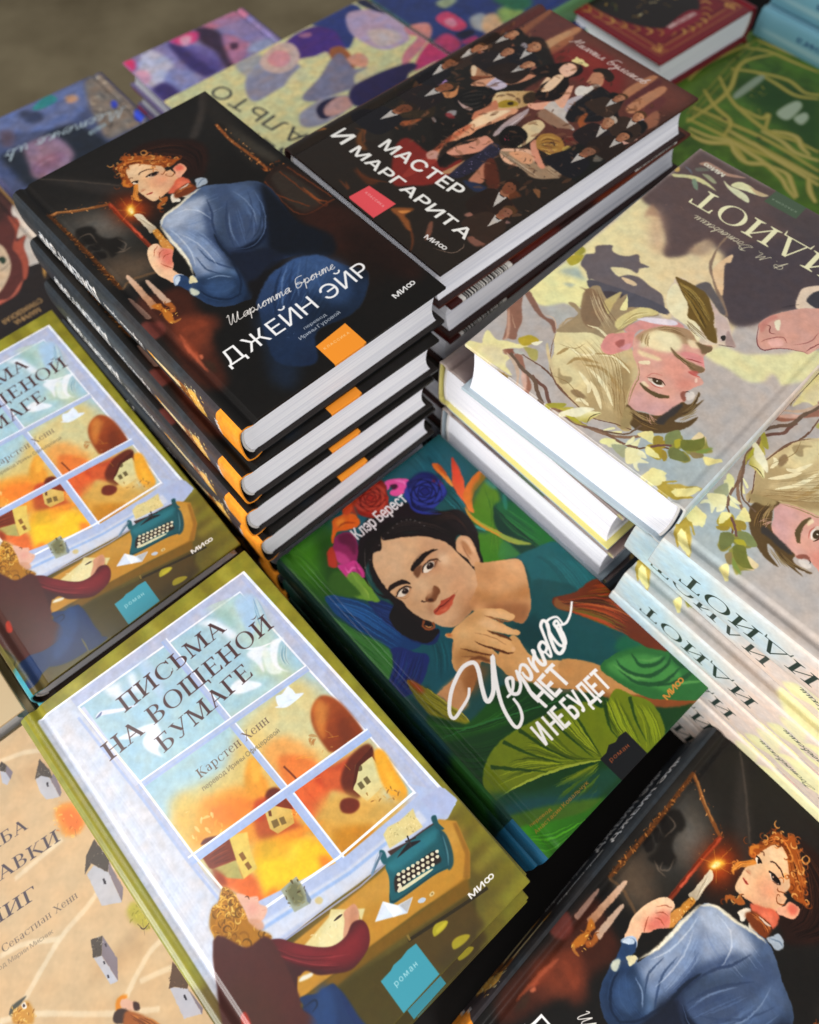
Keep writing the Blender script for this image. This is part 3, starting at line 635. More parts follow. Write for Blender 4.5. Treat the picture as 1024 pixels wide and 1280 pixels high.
ART['candle'] = [
('p','1c1916',1,0,[0,0,1380,0,1380,2270,0,2270]),
('f','25221f',.8,10,[0,1500,600,1500,1380,1900,1380,2300,0,2300]),
('f','191715',1,8,[0,0,900,0,700,900,0,1100]),
('f','2b1a12',.8,8,[1000,300,1380,600,1380,1200,900,1000]),
('f','3c3632',.7,2,[204,2246,506,1894,634,1660,395,1881,210,2197]),
('s',1,'6a5c50',.5,.4,0,[177,2257,342,2075,498,1881]),
('f','4a423c',.7,1.2,[1364,2301,1370,2226,1245,2074,1087,1930,1053,1962,1210,2107]),
('f','2f2a24',.8,2,[1373,2258,1298,1610,1177,1448,1231,1893,1256,2064]),
('f','2a2722',1,.6,[72,1914,350,1767,347,1301,274,1164,62,1211,87,1566]),
('f','55504a',.85,7,[83,1890,334,1754,327,1503,171,1437,76,1628]),
('f','7a736a',.7,5,[169,1756,329,1718,327,1556,222,1600]),
('f','5a4a3c',.8,4,[120,1433,326,1294,263,1174,82,1217]),
('f','1c1814',.9,.8,[111,1735,177,1725,203,1684,190,1612,217,1555,262,1529,269,1473,198,1425,153,1418,159,1477,139,1544,125,1589,86,1609,42,1585,66,1660]),
('f','1a1613',.9,.5,[99,1647,151,1615,138,1577,93,1603]),
('f','1a1613',.9,.5,[93,1586,145,1555,139,1512,87,1543]),
('f','1a1613',.9,.5,[88,1527,146,1489,133,1436,82,1468]),
('s',.8,'8a7868',.6,.3,1,[86,1676,157,1659,152,1565]),
('s',.8,'8a7868',.6,.3,1,[93,1619,139,1528]),
('s',.8,'8a7868',.6,.3,1,[81,1565,146,1473]),
('s',.8,'8a7868',.6,.3,1,[256,1518,269,1457,236,1422,223,1466]),
('s',.8,'8a7868',.6,.3,1,[185,1437,230,1412,282,1412]),
('f','6b5a48',.6,4,[58,1363,172,1321,275,1258,249,1187,122,1241,72,1288]),
('s',2.2,'8a5428',.9,.25,0,[62,1968,136,1917,209,1866,290,1827,371,1790]),
('s',.8,'c89058',.6,.2,0,[71,1966,174,1895,291,1829]),
('c',[68,1997,391,1803,357,1747,49,1945]),
('d',60,.7,['c07a3c','6a3814','e0a060'],.8,[4.9,174.7,39.1,199.7]),
('c',None),
('s',2.6,'8e3a20',.95,.2,0,[371,1796,363,1690,362,1554,360,1422,360,1324]),
('s',1.2,'e0664a',.8,.3,0,[372,1789,366,1627,364,1427]),
('s',.7,'5a1c10',.7,.2,0,[364,1759,355,1577,353,1347]),
('s',2.4,'6a3c18',.9,.3,0,[62,1968,72,1721,75,1522,71,1351,70,1190]),
('c',[62,1985,82,1967,86,1183,48,1187]),
('d',120,.8,['8a5020','3a200c','b87838'],.8,[4.8,118.3,8.6,198.5]),
('c',None),
('s',1.6,'7a5a3c',.7,.4,0,[70,1190,154,1197,256,1165,300,1140]),
('f','241e18',1,.6,[1233,1955,1276,1882,1335,1422,1286,1408,1213,1386,1219,1469,1217,1905]),
('f','4a453c',.8,2,[1265,1893,1303,1761,1337,1450,1288,1436,1246,1658]),
('s',2,'9a5a2c',.9,.25,0,[1239,1949,1219,1776,1228,1582,1228,1431,1213,1386]),
('c',[1234,1970,1263,1943,1250,1411,1191,1406]),
('d',60,.8,['c87c3c','5a2c10','e0a468'],.85,[119.1,140.6,126.3,197]),
('c',None),
('c',[1204,1424,1335,1422,1330,1367,1200,1368]),
('d',30,.8,['c87c3c','6a3414'],.9,[120,136.7,133.5,142.4]),
('c',None),
('f','2e2019',1,.4,[1163,1344,1341,1356,1363,957,1303,929,1135,973,1129,1202]),
('f','3b322a',.9,1,[1182,1297,1290,1315,1307,981,1158,979]),
('s',.9,'7a3e1e',.8,.2,0,[1150,1327,1135,973,1361,931]),
('s',.9,'7a3e1e',.8,.2,0,[1327,1339,1363,957]),
('s',.9,'7a3e1e',.8,.2,0,[1268,1335,1281,948,1316,945]),
('s',.9,'7a3e1e',.8,.2,0,[1129,1202,1215,982]),
('s',1.4,'b05a28',.7,.3,1,[1287,1142,1286,1000,1321,940]),
('f','3c2018',.8,3,[1110,941,1324,909,1373,698,1372,228,1278,165,1218,472,1098,633]),
('f','4a2418',.9,2,[63,1053,199,1018,327,961,311,825,225,558,121,274,4,381,44,724]),
('f','5c2e20',.9,2,[126,833,317,714,325,613,230,589,191,498,114,479,94,560,120,690]),
('f','9a4a30',.9,.6,[149,719,206,722,261,709,273,660,174,677,139,663]),
('f','a85034',.95,.5,[108,683,129,691,136,630,121,526,106,513,106,549]),
('f','c87050',.9,.4,[118,520,133,515,129,492,112,494]),
('f','6e3a28',.7,2,[151,643,253,623,230,571,160,563]),
('f','3a2c20',.7,1,[118,476,145,433,123,366,107,415]),
('f','c8a890',1,.25,[192,1131,214,1118,218,955,215,921,181,930,181,960]),
('f',(13.5,123,'dcb89c',14.4,94.9,'a87858'),1,.25,[129,1220,154,1212,150,958,147,939,113,948,113,977]),
('f','9a7868',.95,.25,[56,1097,75,1087,83,931,71,913,53,915,52,945]),
('f','b87028',1,.3,[125,966,165,951,163,917,175,861,157,805,133,798,127,833,138,895,126,936]),
('f','a8602a',1,.3,[181,930,212,916,212,872,194,852,172,864,187,894]),
('s',2,'c88c3c',.9,.2,1,[133,813,157,790,194,786]),
('c',[131,975,224,905,163,785,114,830]),
('d',24,.8,['f0c060','8a4818'],.8,[11.4,78.5,22.4,97.5]),
('c',None),
('f','7a3c34',.8,.8,[5,902,96,861,85,785,20,760,-5,797]),
('f','7c3a24',.8,2,[139,778,261,753,286,644,106,528,69,617]),
('s',2.2,'b05a3c',.8,.4,1,[128,703,105,584,96,402]),
('f','7a2a0c',.75,5,[405,1826,515,1782,556,1631,488,1527,391,1562,328,1647]),
('f','c8521a',.85,3.2,[421,1755,481,1728,501,1626,435,1576,381,1625]),
('f','2a1812',1,1.2,[613,2089,700,2100,817,2100,921,2050,1012,1966,1066,1884,1060,1781,982,1671,915,1614,859,1637,815,1678,858,1847,793,1967,710,2060,647,2087]),
('h',26,.45,['4a2a1c','1a0e0a','5c3422'],.7,.4,[647,2087,797,2056,947,1979,1047,1855],[657,2033,781,1948,851,1837,858,1741]),
('h',20,.5,['3a2018','160c08'],.7,.4,[1012,1966,1050,1821,958,1649],[858,1847,883,1763,848,1647]),
('f','a0521c',1,.3,[540,1930,552,1960,557,2002,569,2033,592,2047,622,2050,634,2081,656,2085,690,2056,746,2006,795,1967,833,1919,850,1868,899,1840,861,1827,820,1819,781,1831,749,1832,644,1847,545,1826,510,1854,519,1889]),
('h',26,.5,['d07a2c','7a3810','e89848','5c280c'],.7,.4,[542,1927,574,2001,633,2034,757,1964],[577,1923,618,1983,679,1963,763,1882]),
('h',20,.5,['8a4216','54260e','b8682c'],.7,.4,[690,2056,776,1984,884,1851],[679,1963,750,1903,838,1838]),
('f','e6bd92',1,.2,[577,1923,597,1966,628,1992,656,1985,687,1963,719,1925,758,1877,778,1836,769,1801,796,1795,796,1760,793,1706,773,1677,726,1654,672,1641,630,1632,593,1628,570,1640,561,1674,556,1740,551,1770,573,1810,564,1846,569,1887]),
('c',[577,1923,597,1966,628,1992,656,1985,687,1963,719,1925,758,1877,778,1836,769,1801,796,1795,796,1760,793,1706,773,1677,726,1654,672,1641,630,1632,593,1628,570,1640,561,1674,556,1740,551,1770,573,1810,564,1846,569,1887]),
('f','dd8a6a',.75,4,[638,1736,681,1815,753,1802,759,1722,699,1694]),
('f','f0cfa6',.8,3,[574,1928,631,1987,713,1936,675,1897,612,1895]),
('f','e0936a',.8,2.5,[626,1637,687,1665,770,1682,797,1711,783,1662,689,1616]),
('f','efc8a0',.8,2,[554,1684,571,1729,617,1697,610,1638]),
('c',None),
('f','d86a4c',1,.4,[670,1631,719,1664,788,1701,811,1691,829,1651,816,1612,759,1604,711,1606]),
('f','e88868',.7,1.2,[732,1644,792,1672,809,1622,769,1614]),
('k',3,[.9,2.6],['e09a4c','b8642a','f0b468','8a4416','6a3010','d07c34'],[516,1869,544,1852,542,1927,548,1966,553,2007,570,2043,605,2051,629,2076,671,2073,714,2044,751,2011,785,1975,820,1940,844,1896,878,1861,563,1944,581,1990,610,2020,648,2022,694,1988,731,1955,768,1923,800,1885,832,1849,504,1721,506,1741,574,1575,604,1589,620,1623,767,1852,731,1884,615,1988]),
('f','ecae8c',1,.2,[786,1716,803,1750,816,1789,854,1803,873,1797,880,1762,865,1725,829,1710,807,1696]),
('f','e06a54',.85,.8,[820,1759,828,1794,862,1795,867,1757,846,1743]),
('f','d88a38',1,.25,[532,1786,562,1826,582,1820,565,1785,536,1745,523,1706,531,1688,511,1693,504,1721,512,1756]),
('f','c87c30',.95,.2,[508,1869,538,1909,549,1893,529,1873,543,1842,530,1837]),
('h',6,.4,['8a4814','f0b060'],.7,.4,[515,1706,525,1761,565,1820],[530,1695,545,1755,581,1809]),
('f','a8602a',1,.25,[560,1560,576,1594,610,1603,612,1623,652,1612,632,1583,603,1579,577,1570,584,1543,573,1548]),
('s',.9,'4a2a1c',1,.05,0,[629,1884,651,1897,686,1891,726,1866]),
('s',.7,'6a3c24',.9,.05,0,[565,1887,578,1896,591,1884]),
('f','f0d8c0',1,.1,[655,1837,677,1846,716,1834,729,1821,705,1814,681,1815]),
('f','241814',1,.12,[665,1839,696,1840,716,1834,718,1819,693,1815,674,1826]),
('f','d0a890',1,.1,[679,1830,686,1834,690,1826,683,1824]),
('s',1,'140c0a',1,0,0,[651,1836,677,1845,705,1839,733,1823]),
('s',.5,'6a4030',1,0,1,[689,1810,714,1814,733,1823]),
('f','f4e0c8',1,.1,[564,1841,572,1858,598,1844,589,1822,573,1828]),
('f','2a1c16',1,.12,[574,1843,590,1850,598,1841,588,1825]),
('s',.9,'1a100c',1,0,0,[561,1850,583,1852,603,1843]),
('s',.5,'b06a48',.9,.1,1,[560,1752,574,1749,593,1751]),
('f','d08a64',.7,.6,[560,1757,580,1764,595,1753,580,1746]),
('f','b8483c',.95,.15,[571,1711,592,1711,612,1705,603,1695,583,1701]),
('s',.45,'7a2a20',1,0,1,[572,1707,593,1703,614,1702]),
('s',.6,'8a4820',.9,0,1,[729,1803,743,1792,761,1802,783,1816]),
('s',.7,'8a4820',.9,0,1,[748,1762,769,1741,790,1746,805,1770]),
('s',.5,'7a3c18',.9,0,1,[752,1762,752,1779,767,1774]),
('f','e8dcc8',1,.2,[648,1549,655,1573,667,1602,692,1611,696,1582,695,1538,686,1528,665,1541]),
('f','e4d8c0',1,.2,[718,1545,730,1566,766,1560,777,1531,745,1522]),
('f','7a3c1c',1,.5,[683,1567,705,1615,809,1622,824,1554,787,1541,728,1547]),
('h',10,.6,['c8783c','4c2210'],.7,.4,[688,1582,766,1594,817,1564],[705,1615,794,1623,830,1602]),
('s',1.2,'e8dcd0',.8,.15,1,[739,1617,784,1613,809,1622]),
('f','a8b0b8',1,.25,[824,1554,840,1588,857,1621,894,1610,913,1581,891,1546,858,1549]),
('s',.8,'5c6c80',.7,.2,1,[833,1564,876,1591,910,1586]),
('f',(42.4,161.3,'e8d4b4',44.3,143.3,'b8a890'),1,.15,[427,1617,462,1592,461,1525,465,1453,454,1423,416,1431,422,1466,423,1532]),
('h',6,.35,['f8ecd0','9a8870'],.7,.4,[435,1603,439,1518,443,1433],[451,1588,455,1516,454,1450]),
('f','c88838',1,.3,[432,1429,464,1427,458,1353,452,1319,425,1317,421,1360]),
('f','d09048',1,.3,[421,1347,457,1327,456,1275,445,1233,403,1220,399,1289]),
('c',[438,1438,479,1360,440,1225,415,1300]),
('d',40,.5,['f8d888','8a5018','ffe8a8'],.85,[41.5,122.5,47.9,143.8]),
('c',None),
('f','ffd24a',1,1.1,[428,1693,461,1704,455,1654,430,1622,408,1621,409,1655]),
('f','fff6c0',1,.6,[431,1676,447,1675,438,1642,419,1632]),
('l',.3,'ffb84a',.45,0,0,[433,1660,443,1791]),
('l',.3,'ffb84a',.45,0,0,[433,1660,518,1679]),
('l',.3,'ffb84a',.45,0,0,[433,1660,377,1712]),
('l',.3,'ffb84a',.45,0,0,[433,1660,489,1581]),
('l',.3,'ffb84a',.45,0,0,[433,1660,497,1741]),
('l',.3,'ffb84a',.45,0,0,[433,1660,355,1623]),
('c',[416,1816,579,1666,466,1493,317,1630]),
('d',26,.18,['ffb040','ff8830'],.9,[31.7,149.3,57.9,181.6]),
('c',None),
('f','eec09a',1,.2,[344,1339,378,1347,402,1332,399,1302,404,1284,430,1248,437,1228,400,1185,381,1138,355,1112,360,1070,375,1031,344,1035,304,1023,289,1073,274,1125,279,1195,294,1256,320,1310]),
('c',[344,1339,378,1347,402,1332,399,1302,404,1284,430,1248,437,1228,400,1185,381,1138,355,1112,360,1070,375,1031,344,1035,304,1023,289,1073,274,1125,279,1195,294,1256,320,1310]),
('f','d8685c',.8,2,[394,1294,451,1241,376,1130,340,1151,351,1230]),
('f','f6d8b0',.8,1.5,[342,1342,378,1334,294,1206,284,1090,263,1134,289,1261]),
('c',None),
('s',.55,'a04c34',.8,.1,1,[331,1261,360,1299,394,1320]),
('s',.55,'a04c34',.8,.1,1,[346,1234,372,1262,404,1271]),
('s',.55,'a04c34',.8,.1,1,[356,1212,382,1227,419,1219]),
('s',.55,'a04c34',.8,.1,1,[330,1198,350,1141,360,1120]),
('f','b8c8dc',1,.2,[322,1056,355,1062,375,1031,334,995,298,1003]),
('f',(57.9,147.9,'5a6c8a',91.2,82.1,'1f2a3c'),1,.25,[504,1463,569,1497,662,1506,775,1543,853,1543,919,1509,991,1452,1078,1398,1128,1343,1142,1239,1109,1076,1084,927,1125,773,1056,688,947,724,828,769,776,786,642,722,556,649,512,660,449,673,388,716,351,779,339,850,327,906,404,1003,423,986,451,1102,459,1238,461,1303,489,1409]),
('c',[504,1463,569,1497,662,1506,775,1543,853,1543,919,1509,991,1452,1078,1398,1128,1343,1142,1239,1109,1076,1084,927,1125,773,1056,688,947,724,828,769,776,786,642,722,556,649,512,660,449,673,388,716,351,779,339,850,327,906,404,1003,423,986,451,1102,459,1238,461,1303,489,1409]),
('f','98a4ba',.9,3,[510,1457,634,1497,751,1477,775,1384,707,1241,619,1223,541,1328,509,1374]),
('f','7d8fae',.9,2.5,[488,1343,608,1300,644,1166,626,1020,569,882,454,926,417,992,451,1149]),
('f','465674',.9,1.5,[886,1494,997,1428,1050,1361,1033,1216,924,1041,812,979,698,1002,730,1120,825,1269,860,1411]),
('f','586c8c',.7,1.2,[973,1396,1003,1297,986,1138,916,1015,915,1118,922,1249]),
('f','0f1728',.8,.8,[698,1002,771,983,873,988,924,1025,907,974,823,935,743,945]),
('f','1c2740',.95,3,[1120,1332,1114,1141,1097,915,1166,717,1075,606,857,807,893,970,1000,1142]),
('f','2a3450',.95,2,[666,1032,736,935,864,816,854,746,748,749,629,704,618,775,635,885,638,977]),
('f','101828',.85,1.5,[638,977,634,854,591,739,525,649,468,656,565,732,608,878]),
('f','344c70',.9,1.2,[410,967,473,909,576,892,605,787,539,696,449,673,363,738,339,850]),
('f','6c86a8',.8,1.5,[467,945,583,901,621,866,568,822,478,843,441,908]),
('f','1a2438',.85,1,[684,1162,667,1047,650,965,638,977,641,1071,657,1154]),
('h',10,1,['9aa8c4','6c7ea2'],.25,.4,[586,1490,751,1477,933,1450],[509,1374,661,1284,825,1269]),
('h',10,1.2,['98aac8','4f6288'],.3,.4,[514,1319,563,1143,570,913],[647,1263,642,1103,615,902]),
('h',9,1.1,['3a4a6c','60769c'],.35,.4,[832,1262,736,1114,711,990],[1011,1308,970,1101,838,955]),
('h',12,.8,['1c3050','5c80b0'],.55,.4,[352,868,413,751,552,714],[409,921,491,831,606,817]),
('s',1.2,'50648c',.8,.4,1,[795,1366,722,1262,738,1332,721,1331]),
('s',.6,'1c2840',.7,.2,1,[596,1244,657,1170]),
('s',.6,'1c2840',.7,.2,1,[509,1096,513,965]),
('s',.6,'1c2840',.7,.2,1,[678,1168,649,1129,668,1079]),
('s',.6,'1c2840',.7,.2,1,[684,967,761,911,819,842]),
('f','b4bccb',.75,1.6,[510,1457,593,1501,703,1503,801,1484,812,1438,713,1390,596,1378,509,1374]),
('f','a3afc4',.6,1.4,[482,1366,555,1348,565,1207,534,1041,493,952,462,1012,478,1157]),
('f','3c4c6c',.75,1.2,[775,1384,728,1256,670,1142,646,1018,626,1020,636,1141,674,1255,732,1355]),
('f','22344f',.75,1.6,[403,957,467,945,557,894,593,798,571,712,512,660,431,690,363,753,345,844]),
('f','45618a',.6,1.2,[415,900,510,859,547,794,476,753,407,801]),
('f','55698a',.6,1.4,[962,1442,1058,1371,1056,1230,999,1125,976,1199,947,1313]),
('s',1.4,'2c3a56',.7,.22,1,[812,1438,773,1334,714,1235,669,1111]),
('s',1.6,'33425f',.7,.22,1,[892,1346,814,1245,744,1124,705,1011]),
('s',1.8,'16202f',.7,.22,1,[681,1182,655,1091,645,987,647,873]),
('s',1.2,'2d4060',.7,.22,1,[550,1155,547,1029,584,932,621,866]),
('s',1.1,'2d4060',.7,.22,1,[503,1101,494,983,537,896]),
('s',1.3,'3a4a68',.7,.22,1,[1026,1329,969,1205,872,1090,773,1015]),
('s',1.2,'2a3850',.7,.22,1,[1033,1216,963,1107,882,1029,799,991]),
('s',1.5,'14233a',.7,.22,1,[377,890,395,798,457,726,539,711]),
('s',1.4,'17243a',.7,.22,1,[637,946,607,847,566,762,501,701]),
('s',.9,'c8ced8',.7,.22,1,[578,1463,667,1450,726,1377,736,1282]),
('s',1,'bcc6d6',.7,.22,1,[534,1317,565,1207,568,1074,552,961]),
('s',.9,'ccd4de',.7,.22,1,[516,1385,520,1281,504,1149,463,1043]),
('s',.9,'7e90ac',.7,.22,1,[965,1385,974,1288,953,1168,898,1065]),
('s',1,'8ea2c0',.7,.22,1,[454,926,518,898,562,843]),
('s',.8,'7588a6',.7,.22,1,[846,1267,779,1158,734,1051]),
('c',None),
('s',1.8,'f0e4c8',.9,.35,1,[486,1429,528,1475,579,1496,662,1506,767,1532,838,1538]),
('s',2,'f4e8cc',.9,.4,1,[490,1442,474,1323,466,1216,451,1102,417,999]),
('s',1,'fff8e0',.7,.3,1,[489,1393,473,1258,464,1153,437,1051]),
('f','2c4468',1,.2,[324,1045,363,1049,384,990,339,909,327,936,315,978,302,1005]),
('f','d8e0e8',.9,.2,[324,1045,353,1050,347,1025,308,999,305,1017]),
('f','e8dcb0',.95,.2,[391,1000,413,995,403,942,384,952,365,962]),
('f','d0d4c0',.9,.3,[349,931,371,881,348,863,327,891]),
('f','141820',.93,1.2,[1127,1325,1122,1152,1105,925,1166,717,1068,597,888,762,831,831,847,880,929,1003,1024,1155]),
('f','1b2130',.9,1,[652,996,739,940,841,886,868,765,748,749,641,693,591,739,621,866]),
('f','181516',.95,1,[598,748,656,740,741,755,640,663,509,516,549,626]),
('s',.6,'8098bc',.6,.2,1,[688,1003,794,954,917,1014,1016,1162,1061,1314]),
('f',(98.2,62.8,'3c5680',42.4,24.2,'1f2c44'),1,.5,[720,712,813,721,899,720,978,679,1023,638,1079,475,1132,364,982,228,851,202,663,231,535,72,393,202,438,367,509,516,562,615]),
('c',[720,712,813,721,899,720,978,679,1023,638,1079,475,1132,364,982,228,851,202,663,231,535,72,393,202,438,367,509,516,562,615]),
('h',20,1.4,['6080a8','2c4268','48689a','1e3050'],.4,.4,[899,720,744,659,546,482],[1079,475,894,384,538,206]),
('f','16202e',.75,5,[1001,516,1153,376,912,146,663,231,668,370]),
('f','131a24',.9,3,[1092,558,1191,341,1083,347]),
('s',1.6,'1a2840',.6,.3,1,[806,711,690,617,596,494,517,337]),
('s',1.5,'20304c',.6,.3,1,[892,711,774,601,671,455,602,287]),
('s',1.4,'1c2b44',.6,.3,1,[958,682,851,561,772,421,727,258]),
('s',1.1,'7893bb',.6,.3,1,[852,716,729,612,627,466]),
('s',1,'7893bb',.6,.3,1,[925,696,819,590,743,478]),
('s',1,'56749e',.6,.3,1,[982,628,901,515,842,387]),
('s',1.2,'1a2840',.6,.3,1,[1016,534,929,428,883,319]),
('c',None),
('f','22344f',.6,3,[486,535,575,476,580,288,381,35,297,112,384,311]),
('f','405c86',.6,3,[867,744,1001,646,1079,523,1037,387,903,269,827,386,816,590]),
('f','231611',.8,5,[1264,745,1396,464,1335,187,1182,303,1156,529]),
('c',[581,392,617,359,521,249,529,326]),
('d',50,.3,['6c86a8'],.5,[52.1,24.9,61.7,39.2]),
('c',None),
('w',.22,2.4),
('m',.07,2.5,.02),
('t','Шарлотта Бронте',34.9,57.7,102.1,51.3,6.2,'ece6e0',{'face': 'hand','pen': .45}),
('t','ДЖЕЙН ЭЙР',19.2,35.3,115.3,35.4,10.05,'f4f2f0',{'off': -.008,'gap': .14}),
('t','перевод',62.9,28.4,77.5,28.1,1.9,'c8ccd0',{'gap': .1}),
('t','Ирины Гуровой',56.9,24.4,83.9,24.3,2.2,'c8ccd0',{'gap': .1}),
('t','МИ8',112.1,12.1,127.6,12.8,3.2,'e8e6e4',{'off': .025,'gap': .12}),
('p','f29a33',1,.05,[600,158,812,175,813,2,599,-7]),
('t','КЛАССИКА',62.2,10.9,78.8,10.6,1.5,'f8d8a8',{'gap': .3}),
]
ART['candle_spine'] = [
('p','33373b',1,0,[0,0,2270,0,2270,290,0,290]),
('f','46393a',.8,3,[0,0,620,0,400,300,0,300]),
('f','3a2c26',.5,4,[700,0,1000,0,1100,300,600,300]),
('p','f0962c',1,0,[0,0,170,0,170,290,0,290]),
('f','f0962c',1,0,[150,-20,190,40,200,140,190,250,150,310,120,140]),
('f','e8b050',1,.5,[310,130,340,200,380,240,440,220,460,150,440,80,380,50,330,80]),
('c',[300,40,470,40,470,260,300,260]),
('d',60,1.1,['ffe08c','f8c060','a86820','fff0b0'],.85,[30,4,47,26]),
('c',None),
('f','8a5424',1,.3,[440,90,520,100,580,130,580,170,520,200,460,190]),
('c',[440,90,600,90,600,210,440,210]),
('d',26,.9,['e0a050','5c3010','ffd890'],.85,[44,9,60,21]),
('c',None),
('f','f0d8a0',1,.25,[560,125,780,130,800,145,780,165,560,170]),
('f','ffb040',1,.4,[790,135,840,145,860,152,820,164,790,164]),
('t','МИ8',21.5,20,21.5,7,3,'e8e0dc',{'off': .02,'flip': 1}),
('t','Шарлотта Бронте',90,16,130,16,6,'e8e6e4',{'face': 'hand','pen': .5,'flip': 1}),
('t','ДЖЕЙН ЭЙР',136,20,203,20,11,'f2f0ee',{'gap': .16,'flip': 1,'off': .03}),
('m',.12,3,.03),
]
ART['sleepers'] = [
('f','4a5478',1,2,[1242,-258,1021,-38,531,-20,82,-20,-182,141,-144,807,93,1314,531,1494,1051,1575,1458,1480,1709,757]),
('f','6a78a8',.9,2,[1121,-33,874,-3,646,7,202,7,319,349,659,482,996,311,1218,238]),
('f','2c3248',.8,2,[861,38,710,198,797,304,878,204]),
('f','2f8a8c',1,.6,[747,75,554,-8,506,95,563,140,711,136]),
('s',1,'9cd0d0',.7,.4,1,[695,104,529,91]),
('f','8a7c70',1,2,[202,72,34,21,-121,122,-200,416,-134,737,21,909,272,930,429,912,408,755,341,453]),
('c',[154,48,-98,102,-121,757,339,931,375,635]),
('d',60,4,['b8a690','6a5c54','c8b8a0','58504c'],.6,[-12.1,4.8,37.5,93.1]),
('c',None),
('f','c89878',1,1.5,[436,124,354,163,366,247,458,230]),
('f','3a48c0',1,.8,[144,468,104,487,133,570,180,560]),
('f','3a50d0',1,.8,[53,730,-16,729,-3,839,61,889,101,840]),
('f','1d2430',.95,2.5,[1270,479,1064,542,737,474,545,579,451,893,493,1143,938,1308,1241,1050,1280,693]),
('f','96788e',1,2,[1054,522,913,499,779,555,741,761,790,944,1023,1021,1162,957,1129,767]),
('f','8a6078',.8,2,[1107,786,883,753,825,859,1036,956,1143,919]),
('s',1.4,'b8a0c0',.7,.6,1,[1110,838,978,812,902,821]),
('f','5c4a58',.8,2,[1123,173,1030,282,1122,435,1189,377]),
('m',.15,5,.06),
('t','Местечко ив',6.4,59.8,121.7,46.7,14,'b8c8d0',{'face': 'hand','pen': .9}),
('t','книга',34,69.5,52,71.8,9,'9cb0b8',{'face': 'hand','pen': .8}),
]
ART['flowers'] = [
('f','8c82b4',1,2,[1467,-85,854,-92,-27,-60,-68,774,1186,1406,1690,978]),
('f','d07a94',1,1.5,[527,-9,-9,-34,-41,116,129,173,433,111]),
('f','3c2f68',1,2,[902,21,810,176,714,484,669,670,906,721,947,396]),
('f','6a5aa0',.7,2,[810,176,648,315,596,622,756,742,810,439]),
('f','3c2840',1,2,[587,19,500,15,411,209,485,454,547,738,673,740,614,457,644,242]),
('f','b87898',1,2,[400,257,323,401,294,580,446,713,589,739,515,466]),
('f','4c2c48',1,1,[426,428,372,474,420,547,476,519]),
('f','d8407c',1,1.5,[863,-42,685,-26,576,68,669,182,795,151,861,56]),
('f','e8a8c4',1,1.5,[760,27,662,72,754,186,808,139]),
('f','e03c74',1,1.5,[1414,-3,1305,16,1329,143,1432,201,1444,118]),
('f','c8c4d8',1,2,[1167,-15,1071,29,1027,328,1155,473,1372,537,1352,233]),
('f','d8a0b8',1,1.5,[1405,224,1298,243,1301,384,1397,446,1435,377]),
('f','8f90c0',1,2,[1084,389,932,699,1193,795,1267,592]),
('f','3f3370',1,2,[1372,537,1238,545,1219,773,1380,909,1415,675]),
('f','8c90a0',.9,1.5,[1460,249,1422,388,1406,887,1496,811,1517,518]),
('f','6a1c30',1,1,[1495,744,1444,821,1523,889,1561,823]),
('f','a8b0cc',.8,2,[323,592,61,586,134,754,361,711]),
('f','9a86b8',.7,3,[368,9,39,170,17,585,204,542,323,206]),
('m',.12,5,.06),
]
ART['coat'] = [
('f','d8d29a',1,1,[1412,2333,2643,360,834,-556,-98,1476,305,2656]),
('f','8c88a0',.95,1,[1200,1511,1291,1168,946,1103,782,1184,838,1416,839,1708,1037,1675]),
('f','9c9cac',.8,1.5,[1434,1502,1393,1279,1172,1349,1128,1519,1251,1566]),
('f','4a2c7c',1,1,[1264,1094,1373,892,1355,638,1200,517,949,524,896,738,1013,956,1091,1085]),
('f','b87890',.8,.8,[1359,830,1306,726,1256,765,1296,831]),
('f','2c3a78',1,1,[1432,627,1399,154,1166,194,972,456,879,630,1175,537]),
('f','d0b0a4',1,.8,[1258,1355,1365,1159,1363,1019,1261,954,1077,1025,985,1189,1050,1348]),
('f','d8949a',1,.8,[1256,1264,1302,1135,1201,1071,1092,1130,1071,1240,1158,1290]),
('f','a05c34',1,.8,[982,741,929,639,688,691,609,780,743,838,887,818]),
('f','d89880',1,.8,[762,727,756,586,631,584,557,680,655,743]),
('f','7a7690',.95,1,[603,1368,730,1085,883,724,597,767,539,661,369,861,398,978,443,1152,487,1323]),
('f','dcd49c',.9,1,[904,1274,988,928,947,794,751,1021,648,1334,725,1501]),
('f','d8cfa0',.9,1,[529,823,517,592,383,706,371,906]),
('f','8f8ca4',.9,1,[441,1517,465,1340,482,1236,406,1112,299,1036,189,1242,207,1499,301,1603]),
('f','1e1c3c',1,.6,[388,1378,438,1270,397,1143,298,1199,231,1368,279,1420]),
('f','c89890',1,.8,[361,1309,397,1143,324,1063,214,1107,213,1268,264,1364]),
('f','2a2450',1,1,[398,978,363,771,319,421,123,594,153,1041,268,1085]),
('f','b8a0bc',1,1,[1297,284,1223,92,978,-174,922,-386,760,-260,771,8,596,104,597,316,695,423,923,459,1095,431]),
('f','d0c0b8',.8,1.5,[956,317,815,127,645,158,693,386]),
('f','1e2440',1,1,[1403,60,988,-466,913,-357,940,-140,1103,36]),
('f','d0808c',1,.6,[771,8,708,-133,601,-176,485,-51,403,140,357,297,310,414,381,390,483,262,564,35,660,67]),
('f','c83c70',1,.8,[219,382,368,171,448,-56,386,-159,157,-24,188,180]),
('f','2c2450',1,1,[404,945,420,767,389,534,323,327,226,356,220,680,226,1038]),
('f','2c3c80',.9,1,[864,-74,750,-421,457,-224,593,-149]),
('m',.1,4,.05),
('t','ПАЛЬТО',-5.6,159.8,124.4,179.5,15.47,'2c3038',{'off': -0,'gap': .16}),
('t','ДЕНЬ В',-4.2,191.2,116.5,198.1,14.41,'2c3038',{'gap': .16}),
]
